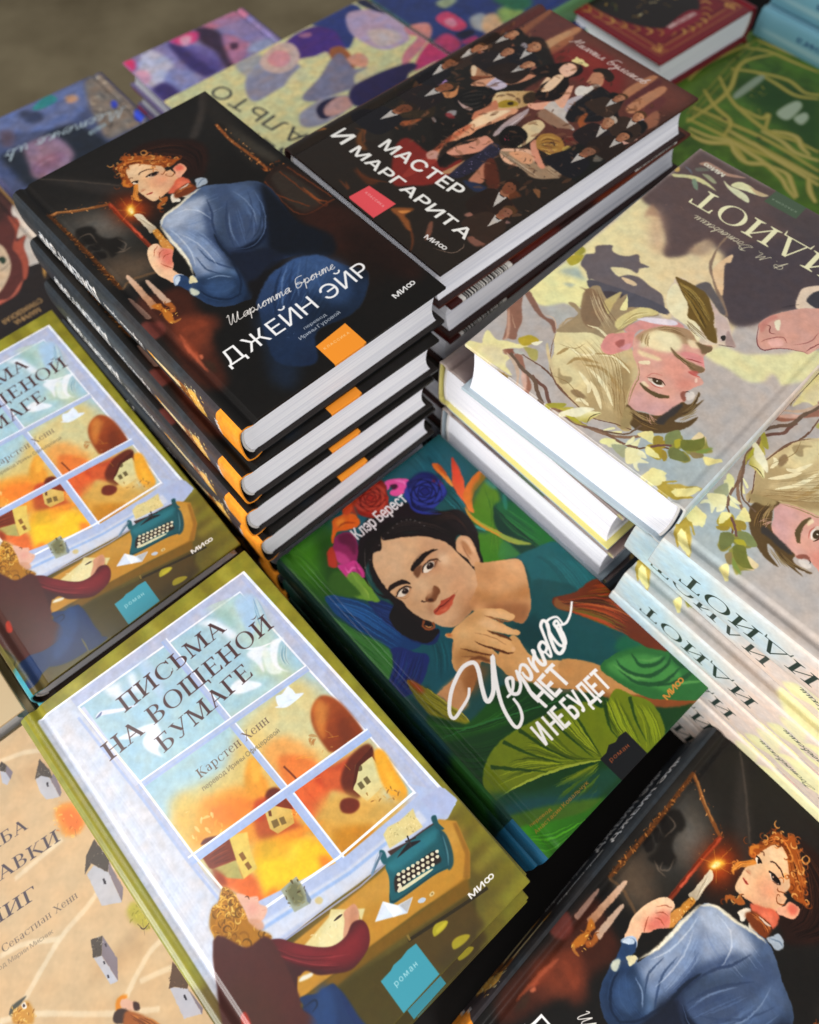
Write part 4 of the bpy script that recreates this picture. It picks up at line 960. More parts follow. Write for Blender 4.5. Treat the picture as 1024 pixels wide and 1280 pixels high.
ART['grass'] = [
('f','2c3c74',1,2,[1444,1902,328,278,-740,1435,-56,3189]),
('f','d0466c',1,.6,[655,1924,678,1755,399,1760,397,1910]),
('f','e08ca0',1,.8,[583,1884,569,1792,462,1829,475,1900]),
('f','c0406c',1,1.5,[200,2599,378,2259,443,2034,352,1973,184,2047,196,2383]),
('f','b03c74',1,1,[246,1968,218,1827,143,1857,189,1980]),
('f','d88c84',1,1,[758,2226,669,2016,497,2130,405,2397,324,2628,489,2523,590,2231]),
('f','b0b0b0',1,1.5,[453,1666,436,1532,319,1559,210,1707,320,1751]),
('f','d8b088',1,1.5,[369,1575,352,1440,177,1482,133,1697,221,1718]),
('f','90ac5c',1,2,[368,1380,338,1190,161,1234,177,1482,264,1461]),
('f','2a6a4c',1,2,[564,1276,328,1020,193,1113,273,1277]),
('f','98a888',1,1.5,[850,1745,844,1579,751,1558,727,1730]),
('f','1c1c34',1,1,[360,1944,333,1802,254,1792,254,1940]),
('m',.12,5,.05),
]
ART['hood'] = [
('p','28211f',1,0,[0,0,1370,0,1370,2110,0,2110]),
('p','d4c6b8',1,.3,[233,-341,-400,-204,-449,170,115,1104,481,1002,808,841]),
('f','3f6a44',1,1,[-9,-229,-169,-247,-173,-81,-86,27,-16,-10]),
('f','5c2f2a',1,.5,[102,-12,-36,8,-88,108,-39,271,67,403,64,506,98,597,177,719,107,735,190,850,229,1001,296,1124,356,1159,456,1268,593,1296,691,1251,715,925]),
('f','a8503c',1,.4,[114,435,64,506,98,597,204,743,107,735,173,818,229,1001,317,1150,356,1159,284,998,262,878,257,789,152,645]),
('f','b8604c',1,.4,[665,1253,595,1273,465,1259,356,1159,416,1193,535,1262,643,1209]),
('f','d4b898',1,.4,[414,601,317,688,320,827,366,969,450,1074,559,1153,630,1133]),
('f','2c3c2c',1,.3,[402,822,361,825,362,881,402,903]),
('s',.6,'3c2820',1,0,1,[484,954,412,950,347,918]),
('f','3c2420',.8,2,[25,-47,-88,81,-43,249,50,343,198,458,313,403]),
('p','28211f',1,.3,[258,1067,115,1104,332,1617,852,1564,849,1194,629,1286,464,1282,312,1154]),
('p','c8964c',1,.6,[144,1078,128,1127,225,1277,206,1204]),
('m',.08,4,.03),
('t','СТРИЖЕВСКАЯ',35.5,142.4,69.1,143.1,4.74,'b8905c',{'off': .02}),
('t','МАРИНА',41.2,150.2,62.7,149.9,4.74,'b8905c',{'off': .02}),
]
ART['ornament'] = [
('p','7d1822',1,0,[0,0,1400,0,1400,2170,0,2170]),
('l',1.4,'a8643c',1,0,0,[90,90,1310,90,1310,2080,90,2080,90,90]),
('l',3,'8c2a28',1,0,0,[130,130,1270,130,1270,2040,130,2040,130,130]),
('l',1.6,'b0713c',1,0,0,[170,170,1230,170,1230,2000,170,2000,170,170]),
('l',1.2,'5a0f18',1,0,0,[210,210,1190,210,1190,1960,210,1960,210,210]),
('c',[110,110,230,110,230,230,110,230]),
('d',26,2,['d8a450','b8803c'],.9,[11,11,23,23]),
('c',None),
('c',[1170,110,1290,110,1290,230,1170,230]),
('d',26,2,['d8a450','b8803c'],.9,[117,11,129,23]),
('c',None),
('c',[110,1940,230,1940,230,2060,110,2060]),
('d',26,2,['d8a450','b8803c'],.9,[11,194,23,206]),
('c',None),
('c',[1170,1940,1290,1940,1290,2060,1170,2060]),
('d',26,2,['d8a450','b8803c'],.9,[117,194,129,206]),
('c',None),
('f','1f1712',1,1,[240,700,400,400,700,280,1000,400,1160,700,1220,1100,1160,1500,1000,1780,700,1900,400,1780,240,1500,180,1100]),
('s',2.2,'c8963c',.85,.2,1,[1240,1090,1289,1155,1360,1090]),
('s',2.2,'b07c34',.85,.2,1,[1233,1221,1274,1295,1352,1240]),
('s',2.2,'dcb054',.85,.2,1,[1214,1349,1244,1430,1328,1387]),
('s',2.2,'c8963c',.85,.2,1,[1181,1471,1202,1557,1288,1526]),
('s',2.2,'b07c34',.85,.2,1,[1137,1584,1147,1673,1234,1654]),
('s',2.2,'dcb054',.85,.2,1,[1082,1684,1081,1774,1167,1769]),
('s',2.2,'c8963c',.85,.2,1,[1018,1769,1006,1858,1088,1866]),
('s',2.2,'b07c34',.85,.2,1,[945,1838,923,1923,1000,1945]),
('s',2.2,'dcb054',.85,.2,1,[867,1889,835,1968,904,2003]),
('s',2.2,'c8963c',.85,.2,1,[785,1920,743,1992,804,2038]),
('s',2.2,'b07c34',.85,.2,1,[700,1930,650,1993,701,2050]),
('s',2.2,'dcb054',.85,.2,1,[616,1920,559,1972,597,2038]),
('s',2.2,'c8963c',.85,.2,1,[534,1889,471,1929,497,2003]),
('s',2.2,'b07c34',.85,.2,1,[455,1839,388,1865,401,1946]),
('s',2.2,'dcb054',.85,.2,1,[383,1770,314,1783,313,1867]),
('s',2.2,'c8963c',.85,.2,1,[319,1685,249,1683,234,1770]),
('s',2.2,'b07c34',.85,.2,1,[264,1585,195,1569,167,1655]),
('s',2.2,'dcb054',.85,.2,1,[219,1472,153,1443,112,1527]),
('s',2.2,'c8963c',.85,.2,1,[187,1351,125,1309,73,1388]),
('s',2.2,'b07c34',.85,.2,1,[167,1223,111,1169,48,1242]),
('s',2.2,'dcb054',.85,.2,1,[160,1091,111,1027,40,1092]),
('s',2.2,'c8963c',.85,.2,1,[167,960,126,886,48,941]),
('s',2.2,'b07c34',.85,.2,1,[186,832,155,751,72,795]),
('s',2.2,'dcb054',.85,.2,1,[218,710,198,624,111,656]),
('s',2.2,'c8963c',.85,.2,1,[263,598,252,508,165,527]),
('s',2.2,'b07c34',.85,.2,1,[317,497,318,407,232,413]),
('s',2.2,'dcb054',.85,.2,1,[382,411,394,323,311,315]),
('s',2.2,'c8963c',.85,.2,1,[454,342,476,257,399,236]),
('s',2.2,'b07c34',.85,.2,1,[532,292,565,212,495,178]),
('s',2.2,'dcb054',.85,.2,1,[614,261,656,188,595,142]),
('s',2.2,'c8963c',.85,.2,1,[699,250,749,187,698,130]),
('s',2.2,'b07c34',.85,.2,1,[783,260,840,208,802,141]),
('s',2.2,'dcb054',.85,.2,1,[866,290,928,251,902,176]),
('s',2.2,'c8963c',.85,.2,1,[944,341,1011,314,998,233]),
('s',2.2,'b07c34',.85,.2,1,[1016,409,1085,396,1086,312]),
('s',2.2,'dcb054',.85,.2,1,[1081,494,1151,495,1165,409]),
('s',2.2,'c8963c',.85,.2,1,[1136,594,1205,609,1233,524]),
('s',2.2,'b07c34',.85,.2,1,[1180,706,1247,735,1287,652]),
('s',2.2,'dcb054',.85,.2,1,[1213,828,1275,870,1327,791]),
('s',2.2,'c8963c',.85,.2,1,[1233,956,1289,1010,1352,937]),
('c',[300,600,1100,600,1100,1600,300,1600]),
('d',110,2.6,['c8a040','6a5a1c','8c6c2c','f0dca0','3c4c1c'],.8,[30,60,110,160]),
('c',None),
('f','8a1c2c',1,.6,[956,1824,586,1777,488,1862,622,1952,940,1917,1018,1890]),
('t','МИФ КЛАССИКА',91.5,185.9,54.5,187.4,4.82,'d8b8b0',{'off': .05}),
]
ART['vines'] = [
('p','4c6a1e',1,0,[0,0,2360,0,2360,2510,0,2510]),
('m',.25,14,.05),
('f','27400f',.8,6,[1502,2265,1620,2075,1793,1836,1855,1383,1211,934,1237,1342,1335,1858]),
('s',5.4,'a0903c',.92,.6,3,[648,2027,1072,2021,1366,2066,1765,2231,2144,2094]),
('s',2.2,'c4b45c',.7,.5,3,[648,2027,1072,2021,1366,2066,1765,2231,2144,2094]),
('s',5.4,'a0903c',.92,.6,3,[692,2062,744,1718,782,1395,838,1136,837,927]),
('s',2.2,'c4b45c',.7,.5,3,[692,2062,744,1718,782,1395,838,1136,837,927]),
('s',5.4,'a0903c',.92,.6,3,[865,2133,928,1772,999,1340,995,783]),
('s',2.2,'c4b45c',.7,.5,3,[865,2133,928,1772,999,1340,995,783]),
('s',5.4,'a0903c',.92,.6,3,[1426,2253,1226,1957,1151,1719,1109,1422,1182,1174,1211,934]),
('s',2.2,'c4b45c',.7,.5,3,[1426,2253,1226,1957,1151,1719,1109,1422,1182,1174,1211,934]),
('s',5.4,'a0903c',.92,.6,3,[1607,2251,1752,2036,1875,1760,1841,1513,2007,1322]),
('s',2.2,'c4b45c',.7,.5,3,[1607,2251,1752,2036,1875,1760,1841,1513,2007,1322]),
('s',5.4,'a0903c',.92,.6,3,[1752,2036,1744,1800,1735,1570,1855,1383]),
('s',2.2,'c4b45c',.7,.5,3,[1752,2036,1744,1800,1735,1570,1855,1383]),
('s',5.4,'a0903c',.92,.6,3,[1151,2223,1027,1985,955,1747,728,1660]),
('s',2.2,'c4b45c',.7,.5,3,[1151,2223,1027,1985,955,1747,728,1660]),
('s',5.4,'a0903c',.92,.6,3,[1189,1837,1213,1587,1312,1572,1105,1462]),
('s',2.2,'c4b45c',.7,.5,3,[1189,1837,1213,1587,1312,1572,1105,1462]),
('s',5.4,'a0903c',.92,.6,3,[1157,2418,1460,2469,1723,2437,2075,2372]),
('s',2.2,'c4b45c',.7,.5,3,[1157,2418,1460,2469,1723,2437,2075,2372]),
('s',5.4,'a0903c',.92,.6,3,[1109,1422,1218,1286,1208,1150,1124,1048]),
('s',2.2,'c4b45c',.7,.5,3,[1109,1422,1218,1286,1208,1150,1124,1048]),
('s',5.4,'a0903c',.92,.6,3,[541,1940,554,1746,695,1546,632,1324]),
('s',2.2,'c4b45c',.7,.5,3,[541,1940,554,1746,695,1546,632,1324]),
('s',5.4,'a0903c',.92,.6,3,[1995,2359,2114,2165,2157,1872,2202,1624]),
('s',2.2,'c4b45c',.7,.5,3,[1995,2359,2114,2165,2157,1872,2202,1624]),
('s',5.4,'a0903c',.92,.6,3,[2184,2359,2224,2106,2296,1744]),
('s',2.2,'c4b45c',.7,.5,3,[2184,2359,2224,2106,2296,1744]),
('l',1.6,'8c8434',.8,.3,0,[736,2098,1680,2309,2210,2379]),
('l',1.6,'8c8434',.8,.3,0,[776,2061,1712,2238,2241,2307]),
('l',1.6,'8c8434',.8,.3,0,[838,2158,876,1598,921,987,923,580]),
('l',1.6,'8c8434',.8,.3,0,[785,2091,811,1548,837,927]),
('l',3,'142008',.8,.5,0,[1768,2187,1764,2149]),
('l',3,'142008',.8,.5,0,[1797,2327,1786,2295]),
('l',3,'142008',.8,.5,0,[964,1445,962,1410]),
('l',3,'142008',.8,.5,0,[946,1831,950,1789]),
('s',6.2,'ab9a48',.92,.5,3,[597,1957,640,1752,730,1588,735,1394,725,1192,668,960,598,847,548,719]),
('s',2.4,'ccb870',.7,.4,3,[597,1957,640,1752,730,1588,735,1394,725,1192,668,960,598,847,548,719]),
('s',6.2,'ab9a48',.92,.5,3,[724,1566,641,1453,609,1298,709,1180,736,1104]),
('s',2.4,'ccb870',.7,.4,3,[724,1566,641,1453,609,1298,709,1180,736,1104]),
('s',6.2,'ab9a48',.92,.5,3,[736,1104,753,959,688,866,573,721]),
('s',2.4,'ccb870',.7,.4,3,[736,1104,753,959,688,866,573,721]),
('s',6.2,'ab9a48',.92,.5,3,[1063,1476,1085,1264,1051,1080,1113,865]),
('s',2.4,'ccb870',.7,.4,3,[1063,1476,1085,1264,1051,1080,1113,865]),
('s',6.2,'ab9a48',.92,.5,3,[1143,1404,1234,1210,1156,1091,1116,968]),
('s',2.4,'ccb870',.7,.4,3,[1143,1404,1234,1210,1156,1091,1116,968]),
('s',6.2,'ab9a48',.92,.5,3,[844,1676,855,1419,880,1051,904,720]),
('s',2.4,'ccb870',.7,.4,3,[844,1676,855,1419,880,1051,904,720]),
('s',6.2,'ab9a48',.92,.5,3,[872,1431,847,1186,849,872,841,676]),
('s',2.4,'ccb870',.7,.4,3,[872,1431,847,1186,849,872,841,676]),
('s',6.2,'ab9a48',.92,.5,3,[865,806,719,688,634,568]),
('s',2.4,'ccb870',.7,.4,3,[865,806,719,688,634,568]),
('s',6.2,'ab9a48',.92,.5,3,[530,1851,576,1701,714,1575]),
('s',2.4,'ccb870',.7,.4,3,[530,1851,576,1701,714,1575]),
('f','8f9c84',1,.8,[1323,1986,1703,1999,1715,1927,1292,1917]),
('c',[1442,1917,1661,1876,1518,1769,1385,1851]),
('d',16,1.6,['b0a040','6a6420'],.8,[138.5,176.9,166.1,191.7]),
('c',None),
('f','a8b498',1,.8,[1388,1540,1664,1519,1640,1425,1377,1400]),
('f','a8b498',1,.8,[1439,1380,1589,1357,1546,1283,1412,1274]),
('c',[1269,1763,1397,1724,1258,1621,1178,1694]),
('d',12,1.2,['a09440'],.7,[117.8,162.1,139.7,176.3]),
('c',None),
]
ART['azure_spine'] = [
('p','77aec0',1,0,[0,0,2170,0,2170,290,0,290]),
('f','a8ccd4',.8,1.2,[200,60,1900,90,1900,130,200,120]),
('f','24406c',.8,1,[400,180,700,180,700,240,400,240]),
('t','Голубая книга',90,20,170,20,6,'2c4c74',{'flip': 1}),
]
ART['forest'] = [
('p','bfb3aa',1,0,[0,0,1450,0,1450,2180,0,2180]),
('f','b6ada6',.9,8,[0,1500,1450,1500,1450,2250,0,2250]),
('f','b4aba5',.7,8,[900,1200,1450,1200,1450,2250,1000,2250]),
('f','a4b4b6',.8,6,[0,1850,400,1850,400,2220,0,2220]),
('f','e8e2a6',.9,1,[494,1330,438,1227,333,1196,257,1122,181,1048,123,945,63,886,-79,933,56,1200,147,1198,157,1276,213,1331,333,1335,418,1349]),
('f','ebe4a0',1,.8,[1454,1637,1398,1659,1336,1689,1281,1647,1238,1568,1204,1523,1140,1536,1155,1474,1271,1329,1461,1433]),
('f','b5b8ae',.6,3,[1311,1676,1237,1592,1159,1579,1133,1654,1160,1728,1223,1716]),
('f','ebe4a4',1,.8,[1440,1665,1438,1450,1423,1301,1341,1289,1248,1348,1231,1397,1151,1511,1167,1559,1271,1596,1318,1674]),
('f','9fb0ae',.8,1.5,[1420,1416,1346,1311,1254,1354,1339,1403]),
('f','9fb0ae',.7,.8,[1340,1471,1289,1437,1293,1473]),
('f',(144.6,110,'ecdfa6',84.7,86,'e6cfa2'),1,1,[1431,578,1433,910,1441,1164,1442,1320,1366,1314,1260,1360,1121,1225,756,1283,889,1065,814,1057,583,1237,462,1267,527,873,924,594,1205,509]),
('p','5d4b49',1,2,[200,0,1450,0,1450,300,1200,600,600,700,260,600]),
('f','5a4a48',.9,4,[0,0,400,0,400,340,200,500,0,300]),
('f','5d4b49',1,1.2,[1550,541,1473,390,1198,125,577,-99,377,-111,131,488,275,533,291,707,359,819,401,969,480,1060,586,1024,669,916,764,746,767,648,897,568,942,612,972,710,967,809,1030,903,1085,888,1131,795,1309,645,1410,633]),
('f','4b4145',.95,1.5,[799,679,771,499,442,128,190,386,275,533,291,707,359,819,401,969,480,1060,618,962]),
('f','4a4244',.8,4,[843,158,542,-41,364,87,572,253]),
('f','c9a082',.7,3,[1338,637,1303,622,1213,698,1093,862,1090,927,1196,858]),
('f','a88c74',.8,1.5,[982,788,960,664,942,612,886,678,909,769]),
('f','8c7460',1,.3,[878,532,867,643,816,780,775,823,650,929,542,1028,586,1024,754,869,808,822,850,745,889,578]),
('f','e8c498',1,.3,[788,819,798,712,781,628,753,685,765,730,657,904,663,926]),
('f','e4cdb4',1,.3,[352,608,346,554,300,493,190,386,107,528,215,633,300,724]),
('f','3c3a40',1,.3,[288,641,278,519,166,427,73,588,139,637]),
('s',.4,'2c2628',.8,0,1,[365,778,334,733,303,687]),
('f','6a6062',1,.35,[1361,1292,1388,1216,1357,1169,1385,1119,1324,1051,1301,1080,1252,1085,1206,1057,1168,1003,1125,1046,1065,1038,1096,1085,1087,1126,1147,1134,1218,1187,1203,1206,1148,1219,1118,1172,1053,1142,979,1153,888,1160,808,1241,776,1256,833,1264,890,1273,985,1318,1102,1336,1235,1336,1254,1354,1312,1311]),
('f','e8d4a0',.9,.2,[1211,1196,1178,1181,1156,1209]),
('f','e8cba0',.95,.25,[1132,1211,1083,1188,1037,1192,1042,1214,1088,1226]),
('f','55525a',1,.3,[1254,1354,1130,1299,936,1239,821,1222,782,1247,882,1312,969,1366,1098,1397,1204,1403]),
('f','443c40',1,.4,[1145,1378,1057,1309,1003,1336,994,1390,1056,1450]),
('f','b3a436',1,.3,[1394,1222,1433,1260,1442,1320,1392,1338,1376,1273,1403,1197]),
('f','a09a3c',1,.3,[1456,1231,1450,1182,1411,1187,1401,1229,1433,1260]),
('f','a07a64',.7,1,[1318,744,1350,685,1363,606,1310,646,1252,663,1313,704]),
('c',[1300,563,1222,450,1190,512,1255,593]),
('d',10,.8,['8c6a5c'],.5,[119,45,130,59.3]),
('c',None),
('f','8c6250',1,.3,[1458,1807,1467,1675,1400,1763,1327,1842,1298,1912,1268,1967,1307,1993,1316,2014,1365,1928,1421,1859]),
('f','c89c84',.9,.4,[1316,2014,1321,1983,1419,1857,1438,1825,1350,1914,1303,1989]),
('s',.7,'b08870',.8,0,1,[1404,1843,1319,1908,1380,1869]),
('f','866050',1,.3,[1456,1677,1442,1651,1386,1673,1264,1731,1202,1720,1149,1767,1146,1788,1200,1755,1247,1752,1284,1751,1360,1725]),
('s',.7,'d8b498',.8,0,1,[1270,1725,1210,1710,1147,1765]),
('f','8a5644',1,.3,[1271,2065,1235,2024,1208,2045,1239,2081]),
('f','9a6a56',1,.25,[1205,2048,1174,2024,1129,2055,1087,2084,1031,2098,1051,2105,999,2145,988,2179,1012,2180,1044,2133,1090,2110,1137,2086]),
('f','dcb09c',.9,.4,[1101,2097,1066,2108,1008,2176,1037,2171,1074,2139]),
('s',1.9,'6e4c40',1,.1,0,[1047,2090,987,2099,943,2101,893,2141,851,2166]),
('s',.7,'6e5040',1,.05,0,[1177,2020,1096,2012,1031,2007,971,2017,892,2051,795,2067]),
('f','cdb787',1,.25,[1138,1786,1107,1707,1053,1580,943,1522,882,1512,780,1580,701,1619,631,1701,601,1772,586,1846,524,1937,469,1989,487,2028,551,2027,610,2053,651,2083,717,2082,812,2067,900,2041,975,2013,1026,1972,1061,1889]),
('c',[1138,1786,1107,1707,1053,1580,943,1522,882,1512,780,1580,701,1619,631,1701,601,1772,586,1846,524,1937,469,1989,487,2028,551,2027,610,2053,651,2083,717,2082,812,2067,900,2041,975,2013,1026,1972,1061,1889]),
('f','e9daa4',.95,2,[1187,1760,1021,1598,897,1646,888,1744,977,1866,982,1963,1033,1943]),
('f','e4d39e',.9,1.5,[983,1941,956,1891,833,1897,759,1948,709,2031,824,2012,901,2020]),
('f','a8946a',1,.3,[978,1947,937,1976,889,1952,873,1982,894,2018,935,2009]),
('f','927854',1,.3,[838,2025,815,1992,752,1997,761,2017,789,2033]),
('f','b0996c',.9,1,[809,1885,741,1887,654,1977,607,1975,487,2028,587,2062,661,2071,727,2049]),
('f','a58a5c',.9,1.2,[755,1764,718,1683,630,1778,571,1897,460,2001,533,2009,655,1913]),
('s',2,'a88a56',.9,.15,1,[960,1907,948,1838,881,1795,837,1776]),
('s',2.2,'a88a56',.9,.15,1,[894,1842,812,1797,715,1816,638,1852]),
('s',2.4,'a88a56',.9,.15,1,[903,1746,826,1695,742,1695,684,1718]),
('s',2,'a88a56',.9,.15,1,[1041,1893,1033,1839,1020,1813]),
('s',2.2,'f2e6ba',.95,.1,1,[879,1840,791,1856,708,1888,622,1946]),
('s',2.6,'f2e6ba',.95,.1,1,[803,1902,730,1943,648,2005]),
('s',1.4,'f2e6ba',.95,.1,1,[1025,1807,945,1800,903,1746,963,1735]),
('s',1.4,'f2e6ba',.95,.1,1,[883,1739,811,1692,718,1705,684,1718]),
('s',2.4,'f2e6ba',.95,.1,1,[887,1893,788,1932,763,1974]),
('s',2.4,'f2e6ba',.95,.1,1,[779,2056,761,2028,709,2031]),
('s',.45,'8c7044',.8,0,1,[975,2013,873,1993,722,2045]),
('s',.45,'8c7044',.8,0,1,[1080,1825,1001,1795,979,1726]),
('s',.45,'8c7044',.8,0,1,[926,1675,795,1712,686,1810]),
('s',.45,'8c7044',.8,0,1,[745,1777,628,1843,514,1992]),
('s',.45,'8c7044',.8,0,1,[667,1814,599,1924,510,1987]),
('s',.45,'8c7044',.8,0,1,[743,1843,665,1879,579,1991]),
('h',30,.35,['f0e4b4','a08858','8a7048'],.4,.8,[1091,1811,919,1832,634,2002],[940,1592,737,1701,496,2016]),
('c',None),
('s',.6,'6c4c38',1,0,0,[1044,2012,989,2016,900,2041,779,2067,656,2077,551,2027,464,1995]),
('s',.55,'7a5a44',1,0,1,[1138,1781,1089,1876,1008,1983,922,2036,795,2067,710,2071]),
('f','d4be90',1,.2,[1111,1897,1125,1864,1061,1920,983,1982,1008,1983]),
('s',.5,'6a4c3c',1,0,1,[1133,1622,1158,1666,1144,1726]),
('f','b89c74',.8,.3,[1139,1732,1160,1728,1159,1654,1135,1630,1147,1679]),
('f','a08a68',1,.25,[1147,1771,1145,1707,1137,1623,1146,1585,1226,1568,1201,1544,1142,1549,1208,1439,1259,1432,1216,1415,1206,1372,1181,1348,1139,1372,1072,1402,1073,1372,1064,1299,1042,1342,1038,1306,1029,1289,1010,1342,988,1384,948,1338,864,1279,813,1292,855,1348,878,1402,887,1502,915,1575,920,1624,1007,1649,1080,1720]),
('f','84694e',.9,.4,[1214,1445,1191,1391,1103,1433,1028,1486,998,1579,1046,1627,1127,1582]),
('f','dccb8a',1,.3,[957,1494,954,1414,920,1318,864,1279,819,1283,867,1360,895,1464,911,1526]),
('f','c8b478',1,.3,[1090,1421,1081,1348,1064,1299,1039,1402,1016,1474,1042,1468]),
('f','eee6a4',1,.15,[993,1405,1017,1318,1025,1294,966,1378]),
('h',12,.5,['c8b088','6a5038','d8c49c'],.7,.4,[1202,1433,1091,1516,946,1590],[1173,1357,1044,1438,912,1496]),
('h',10,.4,['f0e4ac','9a8450'],.6,.4,[911,1526,917,1378,845,1276],[915,1575,896,1435,830,1325]),
('s',1.5,'f0e4b8',.9,.1,1,[1053,1618,984,1597,882,1618,801,1642]),
('f','d8938a',1,.3,[887,1502,872,1411,836,1345,741,1269,669,1260,668,1319,771,1404,826,1443,831,1493]),
('f','e6dce4',1,.25,[885,1393,827,1329,738,1265,700,1274,761,1334,835,1375]),
('f','dd9088',1,.25,[930,1592,896,1547,843,1484,826,1491,801,1539,785,1571,808,1640,845,1700,905,1688]),
('f','a85c54',.9,.3,[869,1605,846,1558,819,1604,838,1622]),
('f','e0a0a8',.8,.4,[829,1613,806,1555,785,1594,809,1617]),
('f','dca492',1,.2,[809,1523,814,1455,796,1401,753,1335,690,1286,640,1262,591,1263,542,1286,484,1266,465,1294,474,1338,462,1373,440,1398,414,1430,421,1459,440,1478,402,1486,377,1495,372,1518,391,1559,402,1598,407,1635,381,1644,374,1681,383,1755,402,1815,429,1842,479,1859,534,1891,571,1884,605,1829,630,1765,651,1695,695,1646,750,1607]),
('c',[809,1523,814,1455,796,1401,753,1335,690,1286,640,1262,591,1263,542,1286,484,1266,465,1294,474,1338,462,1373,440,1398,414,1430,421,1459,440,1478,402,1486,377,1495,372,1518,391,1559,402,1598,407,1635,381,1644,374,1681,383,1755,402,1815,429,1842,479,1859,534,1891,571,1884,605,1829,630,1765,651,1695,695,1646,750,1607]),
('f','d2a09c',.8,3,[619,1821,536,1783,443,1737,379,1674,370,1795,506,1928]),
('f','e09684',.7,3,[636,1496,521,1430,421,1505,463,1601,557,1581]),
('f','dc7c68',.5,2,[481,1597,421,1505,384,1558,425,1631]),
('f','a98862',.9,.8,[813,1502,796,1413,753,1335,675,1259,572,1267,527,1308,580,1347,628,1371,687,1380,735,1427,753,1492]),
('f','f3e4b4',.95,1,[757,1543,784,1451,757,1375,703,1335,619,1350,589,1403,608,1445,646,1482,694,1505,728,1515]),
('f','f0d8a8',.9,.6,[751,1561,712,1547,630,1525,630,1548,692,1574,726,1584]),
('f','f4e4bc',.95,.2,[698,1621,663,1580,648,1600,683,1629]),
('f','f0dcb4',.9,.6,[600,1319,537,1294,517,1322,561,1352]),
('h',12,.4,['8a6a40','c8a878'],.7,.4,[782,1520,793,1483,800,1430],[708,1519,744,1483,775,1418]),
('h',22,.4,['7a5a38','d0b080'],.6,.4,[786,1404,728,1323,620,1291],[742,1373,659,1328,551,1319]),
('f','6e5a3c',.95,.5,[561,1305,499,1280,475,1268,460,1301,484,1347,513,1329]),
('f','7c6242',.95,.3,[637,1426,579,1440,530,1440,473,1430,426,1419,410,1437,431,1469,473,1476,521,1453,578,1463]),
('h',10,.4,['50401f','a88c60'],.7,.4,[627,1429,545,1442,454,1435],[603,1452,511,1467,424,1456]),
('f','e28c88',.9,.4,[574,1424,550,1389,503,1366,460,1370,431,1412,483,1416,521,1430]),
('s',.8,'a84c44',1,0,1,[535,1433,493,1414,450,1396]),
('c',None),
('s',.9,'c85c50',.9,.1,1,[475,1495,445,1494,405,1483]),
('f','b8544c',.8,.35,[473,1498,459,1473,435,1462,426,1487,449,1498]),
('f','f8d0b8',.9,.2,[421,1516,416,1500,400,1518,405,1528]),
('f','dcc4b0',1,.15,[598,1678,587,1661,542,1645,514,1651,509,1669,532,1680,565,1690]),
('f','43341f',1,.2,[579,1666,567,1649,539,1644,523,1654,530,1672,555,1680]),
('f','e8dcc8',1,.08,[559,1660,555,1653,549,1659,554,1664]),
('s',.9,'4c2c20',1,0,1,[603,1677,575,1655,537,1641,504,1653]),
('s',.6,'b85c50',.8,.1,1,[584,1686,546,1694,502,1678]),
('s',.5,'b86058',.7,.15,1,[610,1683,599,1633,552,1610]),
('s',1,'f8f0e8',.8,.1,1,[572,1680,539,1682,511,1665]),
('f','5c4a2c',1,.2,[612,1730,588,1724,550,1731,504,1719,469,1702,453,1691,448,1709,487,1742,536,1751,578,1748]),
('f','f0d8b0',.9,.3,[610,1722,593,1706,560,1719,583,1730]),
('f','8a4c3c',.9,.3,[421,1638,409,1610,393,1611,374,1659,384,1668]),
('s',.5,'2c2018',1,0,1,[407,1613,400,1601,386,1604]),
('f','dcd4cc',.9,.3,[402,1620,379,1586,356,1608,365,1650]),
('s',.6,'a08458',1,0,1,[700,1629,641,1697,611,1790,571,1884]),
('s',.5,'c8b080',1,0,1,[653,1675,635,1769,595,1863,519,1983]),
('f','5a4426',1,.25,[576,1888,520,1888,475,1865,420,1833,383,1755,384,1679,351,1669,342,1617,358,1566,340,1581,324,1642,310,1585,310,1662,315,1720,338,1775,334,1802,298,1767,270,1697,266,1768,293,1837,338,1901,406,1957,469,1977,533,1955]),
('f','3a3430',1,.4,[406,1809,388,1705,370,1687,361,1743,370,1816,370,1859,406,1873]),
('f','a08a5c',1,.4,[571,1905,520,1910,487,1994,514,2021]),
('h',16,.5,['8a6c3c','3c2c1a','b09464'],.7,.4,[567,1890,488,1889,415,1860],[543,1932,428,1927,347,1889]),
('h',10,.5,['8c7448','3c2c18'],.7,.4,[352,1713,333,1651,351,1570],[320,1799,297,1745,270,1697]),
('h',5,.4,['f0b8a8'],.8,.4,[461,1841,433,1857,402,1858],[475,1865,429,1895,397,1906]),
('f','ddc8b0',1,.2,[911,1001,878,976,810,975,754,960,697,994,580,1044,525,1052,471,1109,413,1160,389,1190,420,1209,465,1235,501,1276,537,1294,591,1263,691,1238,761,1232,828,1198,878,1118,896,1046]),
('f','f0e4b8',1,.3,[878,1118,886,1036,807,1075,744,1116,697,1182,642,1190,582,1229,552,1296,651,1248,756,1240,828,1198]),
('f','6a5222',1,.25,[914,997,872,984,795,973,728,973,666,1014,599,1075,549,1149,529,1142,509,1183,475,1233,523,1244,572,1220,642,1190,692,1190,744,1116,807,1075,860,1037]),
('h',34,.8,['8a6c2c','4a3812','a88c48'],.7,.4,[893,1003,768,1012,584,1109],[812,1068,704,1127,543,1216]),
('h',9,.6,['f4ecd0','8a7450'],.8,.4,[682,1204,602,1224,475,1245],[691,1238,611,1258,503,1273]),
('c',[756,1052,697,994,654,1079,713,1136]),
('d',18,.25,['d8c88c'],.9,[65.4,99.4,75.6,113.6]),
('c',None),
('f','ccb4ac',.9,.5,[671,1007,575,1051,530,1057,466,1117,465,1212,544,1144,599,1075]),
('f','2c2824',1,.1,[483,1181,480,1161,463,1162,456,1185,467,1195]),
